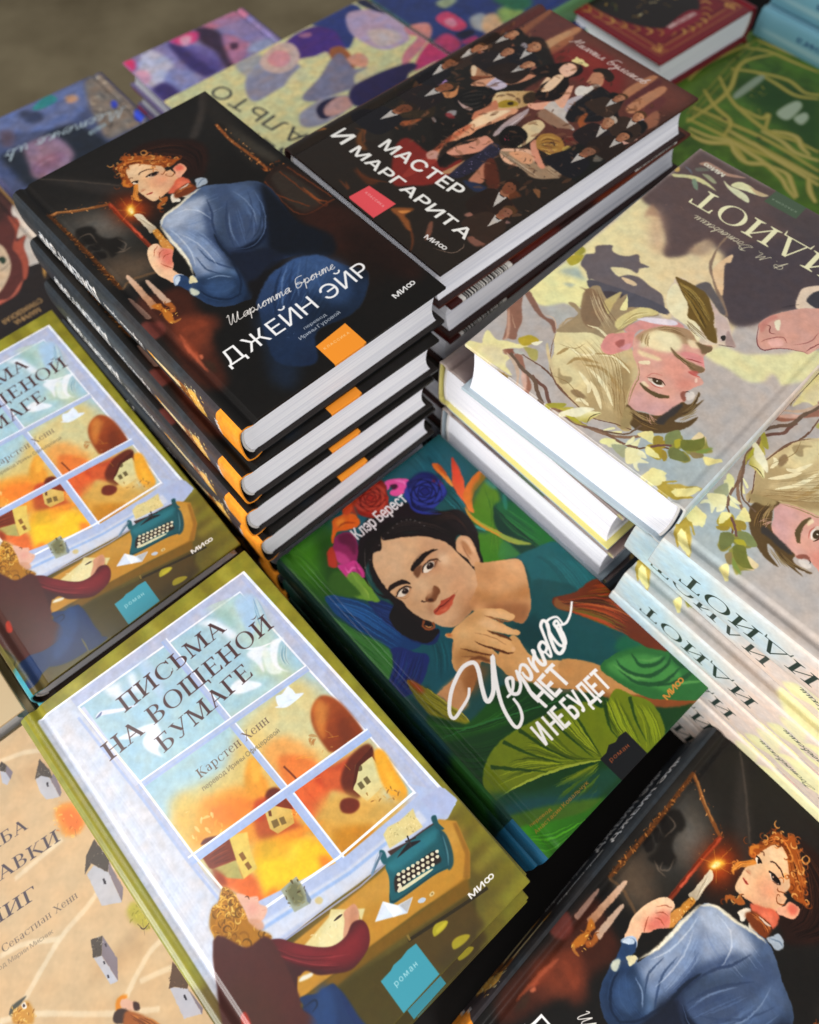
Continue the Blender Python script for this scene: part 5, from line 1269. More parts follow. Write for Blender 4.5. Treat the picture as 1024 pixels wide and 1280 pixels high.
('f','a88c84',.95,.3,[481,1119,413,1160,389,1190,427,1210,451,1186]),
('s',.5,'6a5048',1,0,1,[465,1235,420,1209,389,1190]),
('f','5c5658',.95,.4,[795,973,761,901,688,934,565,1017,580,1044,676,999,743,975]),
('f','d6a08f',1,.2,[389,957,371,862,297,729,239,664,157,607,39,646,20,837,67,869,87,946,128,971,210,1023,252,1078,288,1098,326,1076,365,994]),
('f','ece0c0',1,.2,[335,888,319,858,286,918,299,929]),
('s',.6,'7a3c38',1,0,1,[359,942,335,934,311,971,281,957]),
('s',.6,'8c4844',.8,0,1,[311,1062,293,1014,245,952,204,972]),
('f','f0b8ac',.8,.4,[287,1023,245,968,216,998,252,1048]),
('s',.6,'7a4040',1,0,1,[389,957,332,1067,276,1101,210,1023,87,946]),
('s',.5,'8c4844',.8,0,1,[174,958,126,881,122,788]),
('f','c07a70',.7,.5,[383,966,371,862,340,848,353,921,341,1001]),
('s',.5,'7a3c3c',1,0,1,[104,948,91,877,72,814]),
('f','eadfa0',1,.3,[1441,2178,1436,2143,1381,2113,1400,2083,1418,2022,1340,2038,1296,2006,1256,1991,1191,1952,1200,1984,1243,2026,1271,2065,1244,2086,1200,2055,1200,2125,1122,2163,1227,2174,1329,2181]),
('f','dccfa8',.8,1.5,[1375,2131,1297,2066,1249,2079,1195,2120,1243,2167,1331,2159]),
('s',.6,'8a7040',1,0,1,[1229,2182,1151,2180,1112,2170]),
('f','b8a030',1,.3,[1258,1957,1248,1918,1225,1883,1170,1884,1183,1932,1211,1971]),
('f','eeeacc',1,.15,[1188,1925,1153,1873,1158,1919]),
('f','aaa25c',1,.3,[1200,1973,1166,1951,1131,1941,1092,1996,1117,2009,1169,1989]),
('f','b8b8ac',1,.3,[1228,2023,1183,2003,1167,2011,1206,2037]),
('f','b8aa44',1,.3,[843,2169,807,2133,756,2095,764,2145,796,2166]),
('s',1.3,'9a7450',1,.1,1,[829,2166,750,2143,688,2157,624,2137]),
('f',(71.2,208.8,'efe8b8',66.4,212.7,'b8a848'),1,.2,[736,2144,712,2088,680,2047,636,2020,647,2068,655,2118,696,2138]),
('s',.5,'5c5030',1,0,1,[636,2020,661,2071,650,2124]),
('s',1.6,'8c6c54',1,.1,0,[841,2172,743,2151,668,2142,586,2125,504,2087,437,2031,401,1975]),
('s',.9,'6c503c',1,.05,0,[536,2107,455,2090,388,2076,330,2009,263,1954]),
('f','ece4a8',1,.2,[504,2148,486,2110,439,2090,450,2116,477,2153]),
('f','eee8b0',1,.2,[414,2081,406,2011,397,2013,383,2061]),
('f','ece6b8',1,.2,[405,2093,379,2067,339,2059,308,2079,339,2099,284,2091,322,2133,291,2163,322,2163,370,2119]),
('f','bcae88',1,.2,[468,2144,423,2110,397,2084,357,2137,419,2137]),
('f','ece29c',1,.2,[406,1980,374,1949,330,1947,312,1971,352,1990]),
('f','a48c34',1,.2,[321,1949,294,1922,281,1971,317,1996]),
('f','a08830',1,.2,[303,2003,268,1979,240,2002,238,2031]),
('f','eae0a0',1,.2,[321,2021,303,2003,260,2032,295,2036]),
('f','e8e0a0',1,.2,[261,2163,237,2094,187,2080,187,2120,149,2132,106,2109,95,2146,184,2165]),
('f','b09a40',1,.2,[188,2160,141,2123,86,2137,121,2191]),
('f','e8e0a0',1,.2,[536,2086,496,2036,491,2063]),
('f','84803c',1,.3,[291,1902,272,1843,220,1895,247,1963]),
('f','8c8840',1,.3,[229,1883,183,1777,131,1808,97,1815,124,1862,177,1914]),
('f','8a8238',1,.3,[230,1966,203,1919,151,1929,156,1964,204,1981]),
('f','e0c49c',1,.3,[188,1813,174,1768,153,1809]),
('f','e8dc94',1,.3,[115,1874,41,1842,73,1893]),
('f','7c9044',1,.3,[159,1876,109,1797,124,1862]),
('f','eee4a4',1,.3,[267,2182,235,2102,180,2097,163,2139,215,2170]),
('f','b8a048',1,.3,[155,2151,103,2080,9,2027,61,2117,96,2170]),
('f','ece2a0',1,.3,[112,2128,30,2038,27,2083,79,2134]),
('s',2.2,'6a5444',1,.1,0,[890,2187,962,2145,1019,2102,1120,2088,1227,2055]),
('s',2,'c8ac94',1,.15,1,[1056,2196,1102,2135,1160,2092,1245,2066]),
('s',1.4,'7c5c48',1,.1,0,[804,2160,689,2162,568,2105,459,2094,375,2061]),
('s',1,'6c5440',1,.1,0,[568,2105,473,2041,453,1983,445,1940]),
('s',1.4,'b0a048',.9,.1,1,[766,2155,695,2157,640,2129]),
('f','a49c38',1,.2,[869,2194,870,2164,805,2102,807,2142]),
('f','efe8c4',1,.2,[771,2178,789,2160,733,2064,676,2025,693,2076,710,2127]),
('f','b8b030',1,.2,[760,2161,713,2139,670,2140,709,2156]),
('f','ece6a0',1,.2,[535,2166,531,2129,481,2099,497,2150]),
('f','a8aa84',1,.2,[396,2158,481,2139,432,2095,396,2118]),
('f','ece4ac',1,.2,[357,2170,396,2138,419,2095,367,2069,357,2092,331,2092,329,2120]),
('f','eee8b4',1,.2,[435,2092,432,2017,411,2051]),
('f','a8902c',1,.2,[255,2040,317,2054,352,2020,333,1988,286,1984]),
('f','ece298',1,.2,[261,2034,325,2059,352,2020,304,2016]),
('f','e8de98',1,.2,[338,1982,428,1995,389,1931,365,1943,342,1966]),
('f','9c8634',1,.2,[327,1994,359,1949,327,1918,308,1962]),
('f','6e7440',1,.2,[190,1980,232,1994,262,1958,233,1924,152,1938]),
('f','7c8450',1,.2,[286,1946,323,1896,292,1829,255,1878]),
('f','a8a030',1,.2,[241,1929,271,1899,253,1868,233,1900]),
('f','6f7230',1,.2,[209,1912,248,1873,201,1823,183,1774,148,1815,156,1867]),
('f','e4cc9c',1,.2,[215,1833,210,1765,178,1780]),
('f','e8dc90',1,.2,[82,1881,106,1869,69,1835,28,1834]),
('f','8a7a50',1,.2,[145,1915,174,1898,124,1863,115,1885]),
('s',1.3,'6c4c44',1,.1,0,[336,2010,303,1967,264,1931]),
('s',1.5,'eee8b0',1,0,1,[563,2097,533,2047,566,2094]),
('f','b0983c',1,.2,[82,2166,137,2169,166,2160,183,2143,134,2085,124,2085,151,2127,70,2120,18,2097,31,2122]),
('f','ece298',1,.2,[109,2149,92,2099,56,2058,16,2033,39,2113]),
('f','ece29c',1,.2,[172,2135,221,2095,259,2107,229,2176,183,2173]),
('f','e8e0a0',1,.2,[5,2110,-13,2089,-8,2085]),
('f','e8d890',1,.2,[72,1866,90,1858,49,1826,33,1832,46,1856]),
('f','a8a068',.95,.25,[1451,-9,1422,-37,1376,-25,1412,9]),
('f','d8d49c',.95,.25,[1430,318,1391,282,1333,243,1260,226,1146,256,1218,256,1331,277,1402,327]),
('f','7c9078',.95,.25,[1311,275,1292,257,1234,324,1268,321]),
('f','9ca080',.95,.25,[1296,190,1257,170,1189,193,1208,211]),
('f','e4e4b8',.95,.25,[1169,147,1118,160,1040,154,981,166,953,207,1024,208,1110,187]),
('f','e8e8b4',.95,.25,[1115,148,1092,90,1030,75,958,92,901,71,928,107,1015,130,1073,151]),
('f','c8b088',.95,.25,[1023,86,965,81,901,71,944,113]),
('f','b08c78',.95,.25,[1362,127,1341,80,1284,70,1196,75,1131,48,1079,33,1133,76,1188,103,1282,104]),
('f','c8a860',.95,.25,[1455,253,1436,235,1413,267,1432,285]),
('f','6c6c60',.95,.25,[1358,178,1324,135,1283,132,1330,187]),
('f','6c6c74',.95,.25,[1414,205,1370,207,1341,233]),
('w',.16,2.0),
('m',.06,3,.02),
('t','ИДИОТ',27.3,27,121,28.9,15.95,'f0ebbe',{'face': 'serif'}),
('t','Ф. М. Достоевский',50.4,49.4,111.9,50.8,6,'d8d0b0',{'face': 'hand','pen': .38}),
('p','4a5c46',1,.05,[892,131,888,-19,681,-5,676,127]),
('t','КЛАССИКА',70.5,6.8,87,7.2,1.5,'9cac94',{'gap': .3}),
('t','МИ8',119.2,9.3,133.9,8.6,3.2,'e0dcc8',{'off': .03,'gap': .12}),
]
ART['forest_spine'] = [
('p','dccbbc',1,0,[0,0,2180,0,2180,410,0,410]),
('f','dccfc6',.9,8,[1050,-40,1600,-40,1600,450,1050,450]),
('f','c3d6dc',.95,9,[1420,-40,2220,-40,2220,450,1500,450]),
('f','b4d2de',.8,5,[1850,-40,2220,-40,2220,450,1900,450]),
('f','e6cdbc',.6,6,[1180,-40,1400,-40,1320,450,1120,450]),
('f','ece6ae',.95,.8,[700,200,840,120,960,140,1040,60,1120,100,1080,240,980,220,920,360,780,430,600,430,580,300]),
('f','e9e2b0',.9,1,[500,300,700,220,840,300,760,460,500,460]),
('f','e8e0ae',.8,.8,[960,260,1080,280,1120,360,1000,400]),
('f','d9c4b8',.8,.8,[880,160,960,200,900,280,820,240]),
('f','b05048',.95,.6,[240,60,560,0,480,140,260,240]),
('f','5c4c48',.9,2,[0,0,220,0,220,410,0,410]),
('f','e8de90',1,.2,[2085,421,2042,445,2006,428,2046,454,2094,466]),
('w',.2,2),
('t','ИДИОТ',122.5,26,199,26,16.5,'2c3a34',{'face': 'serif','flip': 1,'off': .0}),
('t','Ф. М. Достоевский',50,24,106,24,8,'4c5448',{'face': 'hand','pen': .42,'flip': 1}),
('m',.05,3,.02),
]
ART['leaves'] = [
('p','1d4a48',1,0,[0,0,1370,0,1370,2280,0,2280]),
('f','215966',1,6,[400,2000,1370,1900,1370,2400,300,2400]),
('f','2f6210',1,4,[97,2396,382,2350,365,2153,271,1918,209,1797,46,1860,-67,1792,-256,1839,-298,2128]),
('f','4a8a14',.8,5,[233,2366,270,2286,197,2120,7,1981,-83,2062,36,2266]),
('f','234b12',1,3,[283,2227,330,2184,237,1949,131,1869,127,1960]),
('h',18,.7,['3d7a18','2a5512','518a22'],.45,.4,[122,2326,151,2162,120,1879],[-164,2006,-94,1901,-67,1792]),
('s',2.6,'0f3a44',.8,.5,1,[1190,2207,1161,2104,1120,1964]),
('s',2.2,'123f4a',.7,.5,1,[1155,2318,1158,2197,1160,2054]),
('s',2,'1a4c56',.7,.5,1,[1068,2345,1065,2243,1063,2142]),
('h',14,.8,['2a6a74','17454e','1f5963'],.4,.4,[1293,2271,1275,2129,1218,1950],[1081,2359,1090,2220,1061,2068]),
('f','1b4f3c',1,5,[1339,1875,1463,1683,1376,1189,1343,799,1569,872,1615,1576,1507,1899]),
('f',(132.8,180.6,'5b7c1c',91.2,132.8,'3c7a1e'),1,1,[1332,1810,1349,1740,1314,1648,1229,1619,1142,1519,1109,1403,954,1289,877,1415,1048,1604,1049,1662,1188,1763]),
('h',22,.5,['7c9a2a','3f6f18','557f20','2f5a14'],.5,.4,[1305,1796,1198,1617,941,1385],[1331,1679,1150,1512,983,1318]),
('f','12382a',1,.6,[1249,1646,1281,1602,1267,1435,1262,1308,1259,1238,1187,1303,1168,1393,1149,1483,1166,1556]),
('f',(127.5,163.8,'1c5a36',136.2,120.2,'256a2c'),1,1,[1268,1644,1350,1600,1389,1443,1380,1273,1362,1202,1259,1238,1247,1307,1238,1461,1235,1583]),
('h',22,.5,['2f7a3c','16452c','3c8440','1b5030'],.55,.4,[1289,1609,1314,1481,1348,1215],[1212,1574,1206,1402,1252,1245]),
('s',1.1,'0e2c22',1,0,1,[1244,1635,1238,1461,1256,1248]),
('f','3d7a3a',.9,.6,[1124,1418,1144,1342,1128,1286,1099,1298,1013,1362,1088,1423]),
('f','173e30',1,.8,[1146,1398,1216,1277,1252,1245,1149,1266,1136,1307]),
('f','2c7a66',.8,.5,[1357,1670,1343,1621,1287,1566,1301,1614]),
('f','3f7f86',.7,1,[1337,1829,1367,1787,1364,1726,1326,1745]),
('f','17484a',1,1.2,[1141,1961,1129,1817,1093,1743,1057,1670,1084,1571,1105,1523,1047,1576,1027,1653,1051,1735,1046,1831,1032,1904]),
('h',14,.7,['2f7a80','0e3036','1f5c64'],.6,.4,[1132,1937,1128,1802,1072,1686],[1048,1921,1045,1816,1058,1729]),
('f',(130.1,208.6,'b83a22',115.1,181.1,'e0663a'),1,.2,[1297,2090,1283,2022,1240,1918,1179,1833,1123,1746,1128,1802,1138,1870,1163,1940,1226,2010]),
('f','d8452f',.8,1,[1284,2053,1270,2001,1217,1923,1189,1917,1227,1993]),
('f',(135.6,189.1,'c86a1e',111.1,174.1,'d97a34'),1,.3,[1364,1892,1373,1844,1313,1819,1228,1804,1155,1746,1125,1698,1104,1733,1140,1807,1179,1848,1262,1882]),
('f','6d6420',.9,1,[1371,1878,1369,1832,1305,1811,1223,1792,1156,1730,1177,1773,1246,1834,1315,1850]),
('f',(116.9,214.1,'c95f20',114.8,193.9,'d89040'),1,.2,[1169,2141,1196,2109,1190,2043,1167,1945,1147,1931,1150,2015,1152,2093]),
('f','a83c14',.8,.6,[1196,2125,1198,2067,1176,1999,1174,2057]),
('s',3,'c08a2e',1,0,1,[1104,1762,1087,1687,1100,1587,1130,1493,1160,1385,1230,1304]),
('s',1,'8aa23c',1,0,1,[1095,1695,1107,1595,1138,1486,1189,1359]),
('s',1.6,'3f8a78',1,0,1,[1049,1662,1070,1599,1091,1550]),
('f','8d9a44',1,.4,[1134,1482,1197,1367,1235,1296,1174,1344,1132,1426]),
('f','1c5c60',1,.4,[1099,1298,1208,1270,1355,1209,1355,1065,1366,915,1343,799,1050,541,782,784,865,965,1022,1090,1097,1215]),
('h',18,1,['256c70','15494e','2b7478'],.4,.4,[1171,1261,1210,1113,1125,730],[1363,1072,1349,931,1302,702]),
('f','174c4e',1,.6,[1000,1080,1076,1121,1165,1018,1218,883,1102,467,727,610,716,797,738,939,760,1002,809,967,881,975]),
('f','123c3e',.9,2,[765,1007,903,976,890,862,834,710,738,757,716,837,738,929]),
('f','14505a',1,.6,[415,1324,503,1224,439,1220,450,1179,365,1094,341,1017,180,1007,104,1019,91,1185,266,1325]),
('h',14,.9,['1c6670','0f3c44','1a5a66'],.4,.4,[366,1337,297,1196,168,1057],[423,1203,367,1112,312,1043]),
('f',(7.7,187.4,'1d4f84',22.7,131.9,'143a6a'),1,.2,[65,1896,144,1813,214,1686,241,1534,266,1407,292,1281,186,1317,142,1377,127,1471,67,1628,39,1780]),
('h',26,.5,['2c6aa8','123460','3a7cb8','0f2c50'],.65,.4,[71,1891,213,1708,290,1345],[48,1815,79,1597,164,1336]),
('f','182a5a',1,.3,[240,1705,313,1617,349,1499,342,1380,430,1279,346,1232,269,1322,245,1427,218,1576]),
('h',16,.5,['24407c','101c40','2c4a86'],.6,.4,[245,1700,337,1531,376,1308],[216,1620,233,1458,269,1322]),
('f','1c2a66',1,.3,[121,1375,184,1358,229,1277,274,1197,133,1108,12,1121,-53,1199,-46,1250,73,1299]),
('h',22,.5,['2a3c88','121a44','1c4a70'],.6,.4,[184,1358,54,1277,-64,1228],[294,1219,132,1128,12,1121]),
('f','3e7a34',1,.4,[2,1782,58,1617,131,1386,54,1277,-27,1272,-49,1489,-48,1651]),
('h',20,.5,['5c9a4c','2a5c24','48843a'],.6,.4,[8,1766,70,1585,121,1375],[-39,1662,-28,1470,-17,1282]),
('f','1c4f2c',1,1,[-44,1750,-41,1522,-37,1281,-154,1233,-106,1744]),
('h',12,.5,['2f7a3a','17402a'],.6,.4,[-67,1792,-74,1551,-85,1247],[-51,1694,-49,1489,-36,1261]),
('f','153f3c',1,.8,[-121,1337,-54,1219,23,1092,114,1086,155,1068,100,966,2,943,-60,999,-121,1185]),
('f','6d9430',1,.3,[293,1897,318,1808,299,1716,280,1647,189,1773,184,1886]),
('s',1.4,'a3bc4c',1,0,1,[292,1944,268,1832,266,1747,250,1700]),
('f','38611a',1,.8,[203,1980,261,1882,254,1757,166,1793,118,1924]),
('f','17100f',1,.2,[500,1909,433,1902,355,1859,313,1786,311,1701,345,1626,354,1501,390,1384,380,1330,430,1275,335,1259,285,1314,245,1422,262,1532,352,1588,312,1657,307,1814,359,1946,447,2027,555,2045,660,2033,771,1968,871,1913,978,1840,1036,1739,1039,1629,1020,1553,968,1484,906,1382,884,1424,931,1518,945,1644,863,1649,782,1815,643,1918]),
('f','1e1414',1,.4,[1001,1819,1066,1772,1070,1661,1032,1565,972,1526,968,1623,946,1714,959,1797]),
('h',30,.35,['2e2220','0c0808','3a2c28'],.7,.4,[591,1989,754,1948,870,1818,945,1644],[483,1925,643,1930,794,1828,863,1672]),
('h',16,.35,['2c201c','0a0606'],.7,.4,[361,1877,466,1940,591,1978],[390,1805,461,1876,580,1941]),
('h',22,.4,['2c1c18','0a0606','3a241c'],.7,.4,[853,1798,999,1724,966,1532],[853,1893,1025,1797,1002,1546]),
('f','1c1211',1,.4,[466,1940,597,1961,701,1889,864,1741,898,1640,960,1492,883,1402,792,1374,536,1389,407,1316,374,1367,339,1483,335,1614,332,1726,373,1844]),
('f','d2a67e',1,.2,[576,1967,565,1942,591,1919,666,1874,765,1796,828,1703,851,1636,851,1579,850,1500,849,1433,837,1377,764,1291,694,1246,620,1228,544,1224,490,1242,448,1295,423,1355,400,1396,382,1487,385,1558,373,1612,371,1690,385,1776,411,1853,454,1905,486,1905,515,1896]),
('c',[576,1967,565,1942,591,1919,666,1874,765,1796,828,1703,851,1636,851,1579,850,1500,849,1433,837,1377,764,1291,694,1246,620,1228,544,1224,490,1242,448,1295,423,1355,400,1396,382,1487,385,1558,373,1612,371,1690,385,1776,411,1853,454,1905,486,1905,515,1896]),
('f','dcb48e',.8,5,[483,1925,655,1838,599,1728,510,1675,409,1722,396,1800]),
('f','c09472',.8,3,[765,1796,863,1649,770,1573,747,1684,724,1751]),
('f','c8946e',.75,5,[782,1585,815,1464,736,1316,636,1299,657,1431,713,1534]),
('f','b9855c',.7,3,[641,1337,792,1309,669,1205,517,1217,435,1281,559,1283]),
('f','bd8a66',.7,3,[701,1726,770,1641,724,1547,634,1562,589,1625]),
('f','e6c3a0',.8,2,[747,1639,793,1597,770,1550,719,1563]),
('f','deb48c',.8,2,[544,1644,567,1578,568,1512,524,1486,501,1529,516,1591]),
('f','c8986e',.7,3,[411,1610,435,1524,491,1473,481,1396,411,1407,386,1514]),
('f','dcae86',.8,2,[471,1363,559,1305,603,1286,522,1265,472,1299]),
('f','b07a58',.7,1.2,[481,1440,508,1425,482,1375,455,1378]),
('c',None),
('f','20130e',1,.15,[558,1673,588,1693,639,1703,701,1703,750,1687,778,1661,736,1672,684,1673,633,1663,599,1660,563,1654]),
('f','6b4128',.9,.4,[563,1654,599,1660,631,1654,611,1627,560,1605,552,1630]),
('f','24150f',1,.15,[365,1663,393,1681,440,1677,484,1657,498,1627,497,1606,470,1631,433,1645,388,1653,362,1650]),
('f','a87450',.8,.6,[379,1607,405,1626,452,1622,483,1599,485,1585,456,1569,423,1567,390,1586]),
('f','a06c4c',.8,.5,[597,1617,631,1643,670,1646,707,1630,722,1600,679,1588,639,1590,607,1600]),
('f','e6d6c4',1,.1,[607,1609,635,1633,672,1637,699,1620,682,1596,650,1590,621,1593]),
('f','2c1a14',1,.1,[638,1611,656,1631,680,1632,693,1616,680,1598,656,1595]),
('f','c9bcae',.8,.1,[665,1627,673,1627,672,1619,664,1619]),
('s',1,'1c100c',1,0,3,[602,1611,632,1636,674,1642,708,1631,730,1609]),
('s',.6,'6b3f2a',1,0,1,[730,1609,706,1606,676,1590]),
('s',.5,'7a4c30',1,0,1,[702,1635,730,1620,730,1598,736,1587]),
('f','e2d2c0',1,.1,[385,1601,416,1617,449,1613,474,1595,456,1575,429,1573,401,1581]),
('f','2a1812',1,.1,[420,1597,434,1611,455,1608,464,1592,454,1576,434,1576]),
('f','c9bcae',.8,.1,[438,1603,446,1603,446,1596,438,1597]),
('s',1,'1c100c',1,0,3,[377,1603,415,1620,452,1619,479,1601,487,1583]),
('s',.5,'a87850',1,0,1,[386,1590,407,1560,444,1553]),
('s',.4,'3a241a',.5,.2,1,[558,1673,622,1707,687,1711]),
('f','7c4a2c',1,.3,[595,1503,607,1476,599,1451,568,1435,527,1424,502,1441,495,1467,518,1481,562,1484]),
('f','c4916a',.8,.8,[534,1498,573,1496,593,1500,546,1466,513,1464]),
('s',1.1,'3a2014',1,0,2,[472,1480,486,1462,505,1455]),
('f','4a2818',1,.3,[511,1460,530,1449,526,1433,506,1443]),
('f','b04a34',1,.15,[478,1368,492,1386,536,1389,562,1404,583,1395,608,1389,652,1379,627,1360,580,1349,531,1340,490,1351]),
('f','c4583c',1,.3,[480,1364,515,1366,569,1359,613,1362,600,1342,553,1331,507,1336,488,1348]),
('s',.7,'6e2418',1,0,1,[477,1370,524,1377,566,1372,650,1377]),
('f','dc8060',.7,.5,[509,1360,542,1352,564,1353,542,1341]),
('s',.4,'8a5c40',.6,.2,1,[652,1392,658,1381,685,1383]),
('f','cf9f78',1,.2,[880,1610,915,1636,953,1631,976,1598,967,1543,942,1485,915,1430,884,1413,855,1439,867,1485,862,1535,856,1574]),
('f','a8744e',.85,.7,[915,1602,944,1598,943,1553,919,1505,896,1504,897,1549]),
('f','e2b894',.7,.5,[938,1615,961,1582,949,1525,925,1478,931,1518,938,1569]),
('s',.7,'8a5838',.8,.2,1,[909,1584,891,1531,878,1474]),
('s',1.5,'8c5638',1,0,3,[884,1422,905,1389,912,1341,895,1322,869,1332,869,1359,894,1371,901,1351]),
('s',.9,'c08860',1,0,1,[880,1405,876,1373,887,1350]),
('s',1.3,'8a4a26',1,0,0,[401,1379,374,1355,386,1319,418,1311,432,1336]),
('s',.6,'d89050',1,0,1,[387,1355,394,1328,416,1321]),
('f','cf9a6a',1,.2,[877,1443,924,1408,981,1370,1062,1315,1102,1274,1090,1222,1044,1152,997,1086,927,1010,851,978,810,989,749,1097,673,1192,672,1272,791,1327]),
('c',[877,1443,924,1408,981,1370,1062,1315,1102,1274,1090,1222,1044,1152,997,1086,927,1010,851,978,810,989,749,1097,673,1192,672,1272,791,1327]),
('f','a8703e',.8,2.5,[770,1319,839,1201,966,1141,1044,1125,978,1049,874,1130,776,1191,721,1255]),
('f','b98254',.7,3,[863,1428,941,1385,925,1287,840,1309,819,1356]),
('f','dfae80',.7,3,[1013,1348,1098,1270,1067,1187,1010,1238]),
('f','8a5430',.75,2,[735,1202,846,1128,936,1033,830,958,728,1090]),
('c',None),
('f','8f5a34',.6,2,[749,1308,671,1271,535,1236,481,1233,677,1234]),
('f','c68d5a',1,.2,[365,1094,453,1176,494,1098,555,922,598,924,524,931,524,891,481,970,429,937,332,889,257,862,177,859,176,982,160,1006,341,1017]),
('f','8d5428',.8,2.5,[375,1006,443,1004,460,949,524,931,420,887,343,870,292,878,295,942]),
('f','c08a5c',1,1,[160,1006,313,1003,286,912,252,847,177,859,167,962]),
('f','cd985f',1,.2,[705,968,738,929,716,837,732,772,778,716,823,670,887,563,938,419,942,328,884,371,764,499,690,575,579,704,542,787,535,861,550,927]),
('f','9a6434',.8,2.5,[546,871,547,792,590,695,695,580,832,419,800,390,627,613,542,728,520,816]),
('f','deae76',.6,3,[684,866,724,764,802,679,769,649,674,756,641,824]),
('f','c08a52',1,.3,[837,669,970,500,974,362,1051,197,1160,62,1238,-8,1175,-14,990,146,893,292,815,409,737,576]),
('f','8a4a22',1,.6,[972,268,1102,127,1238,-8,1158,-6,1011,119,929,231]),
('f','8a5228',.8,1.2,[829,445,945,245,942,196,828,374]),
('f','d3a068',1,.15,[503,1224,584,1223,655,1222,710,1204,763,1151,796,1121,812,1074,823,1043,804,1029,776,1039,752,1077,708,1127,732,1057,754,996,776,956,754,940,724,967,689,1014,656,1064,683,1009,694,958,689,932,684,906,670,888,635,900,603,949,576,994,582,948,561,927,518,936,491,980,459,1019,427,1038,341,1017,337,1060,368,1102,411,1133,450,1179,431,1212,437,1231,465,1216]),
('c',[503,1224,584,1223,655,1222,710,1204,763,1151,796,1121,812,1074,823,1043,804,1029,776,1039,752,1077,708,1127,732,1057,754,996,776,956,754,940,724,967,689,1014,656,1064,683,1009,694,958,689,932,684,906,670,888,635,900,603,949,576,994,582,948,561,927,518,936,491,980,459,1019,427,1038,341,1017,337,1060,368,1102,411,1133,450,1179,431,1212,437,1231,465,1216]),
('f','e6bb8e',.8,1.5,[694,1197,754,1142,809,1050,793,1034,743,1089,694,1155]),
('f','e4b688',.8,1.5,[628,1162,694,1124,732,1016,765,955,719,982,650,1080]),
('f','e0b27c',.7,2,[487,1207,579,1175,623,1094,667,993,673,916,619,985,564,1096,493,1150]),
('f','a06c38',.8,1.5,[446,1111,522,1012,566,933,491,980,427,1038,384,1057]),
('f','b07a46',.8,2,[398,1124,416,1069,386,1016,333,1024]),
('f','c08c58',.7,2,[639,1237,710,1182,650,1163,563,1201]),
('c',None),
('s',1,'8a5630',1,0,1,[688,1160,721,1109,735,1060,751,1056]),
('s',.8,'a46c40',1,0,1,[697,1137,730,1096,762,1046,798,1024]),
('s',1.6,'5f3418',1,.15,1,[637,1087,656,1044,678,1003,694,968,700,943]),
('s',1.5,'5c3016',1,.12,1,[535,1087,559,1029,589,977,614,929,634,899,657,885]),
('s',1.2,'6b3c1c',1,.12,1,[443,1112,487,1049,528,987,563,950]),
('s',2.4,'6b3c1c',.9,.4,1,[438,1029,488,998,510,958,524,931]),
('s',.7,'a8744a',.8,0,1,[569,1123,610,1070,640,1007,657,941]),
('s',.8,'8a5630',.8,0,1,[410,1073,450,1042,480,1010]),
('f','c87a44',1,.4,[444,1231,465,1216,463,1198,439,1210]),
('f','d9a878',1,.3,[673,916,684,901,669,890,653,896]),
('f',(13.6,108.5,'6f6a14',18.7,73.9,'8a8218'),1,.2,[91,1185,136,1085,153,1041,167,952,181,864,191,744,137,747,89,818,47,865,53,952,57,1062]),
('h',16,.5,['8f861c','4c4a0c','a39628'],.55,.4,[105,1114,147,971,184,746],[59,1022,76,875,142,752]),
('s',.8,'a89a3a',1,0,1,[142,1071,168,932,193,826,189,741]),
('f','9a3a14',1,1,[91,1185,119,1130,122,1070,96,1083]),
('s',.8,'a39a48',1,0,1,[43,942,47,865,92,811,138,748]),
('f','163e18',1,.6,[31,953,117,853,202,753,396,788,473,790,605,696,619,587,750,492,841,386,893,292,1074,81,1271,-26,1354,-6,1311,-39,62,-136,31,9,-25,365,-49,752]),
('f','1d4f14',1,.8,[26,935,145,781,371,763,363,607,684,528,516,562,262,653,-16,813]),
('h',18,.5,['2a661c','123812','347024'],.6,.4,[-30,848,274,665,671,516],[14,922,183,746,579,671]),
('h',16,.6,['1e4a18','0f2c10'],.6,.4,[-16,813,163,651,402,549],[-81,693,-25,556,75,465]),
('s',.9,'2f6a34',1,0,1,[-29,824,165,752,349,666,529,574,737,480]),
('f','6d7a12',1,.3,[573,148,504,199,330,290,189,342,92,364,-3,387,2,467,83,545,190,581,308,577,447,543,594,491,698,445,763,409,802,327,934,350,972,268,1023,174,994,60,925,-14,851,-14,699,-10,762,133]),
('h',46,.9,['8a9618','4c5c0c','9aa524','5f6e10','3a4a0a'],.6,.4,[573,148,496,261,492,467,478,550],[573,148,372,284,187,387,-1,448]),
('h',24,.9,['96a01e','4c5c0c','a5ae2c','3a4a0a'],.6,.4,[592,142,622,282,659,456],[592,142,546,306,543,491]),
('h',26,.9,['98a41e','55660c','a9b430','3c4c0a'],.6,.4,[749,167,775,281,841,386],[787,-1,852,165,920,338]),
('h',16,.9,['8f9c1c','4c5c0c'],.6,.4,[813,20,904,119,959,256],[908,-21,968,61,1010,186]),
('s',2.2,'1c3c0c',.85,.2,2,[252,570,319,421,410,273]),
('s',2.2,'1c3c0c',.85,.2,2,[108,523,235,387,330,290]),
('s',2.2,'1c3c0c',.85,.2,2,[364,560,407,386,479,222]),
('s',2.2,'1c3c0c',.85,.2,2,[536,509,545,329,560,181]),
('s',2.2,'1c3c0c',.85,.2,2,[665,462,634,317,598,170]),
('s',2.2,'1c3c0c',.85,.2,2,[821,333,750,235,737,156]),
('s',2.2,'1c3c0c',.85,.2,2,[959,268,885,159,838,42]),
('s',1.3,'9aa53a',1,0,1,[3,392,189,342,361,273,516,188,588,138]),
('h',10,1.4,['7a8618','5a6a10'],.8,.4,[567,142,424,194,264,252],[561,137,450,128,330,108]),
('f','1d4a3c',.8,1.5,[-18,443,179,286,400,173,599,81,575,15,260,45,-29,63,-30,266]),
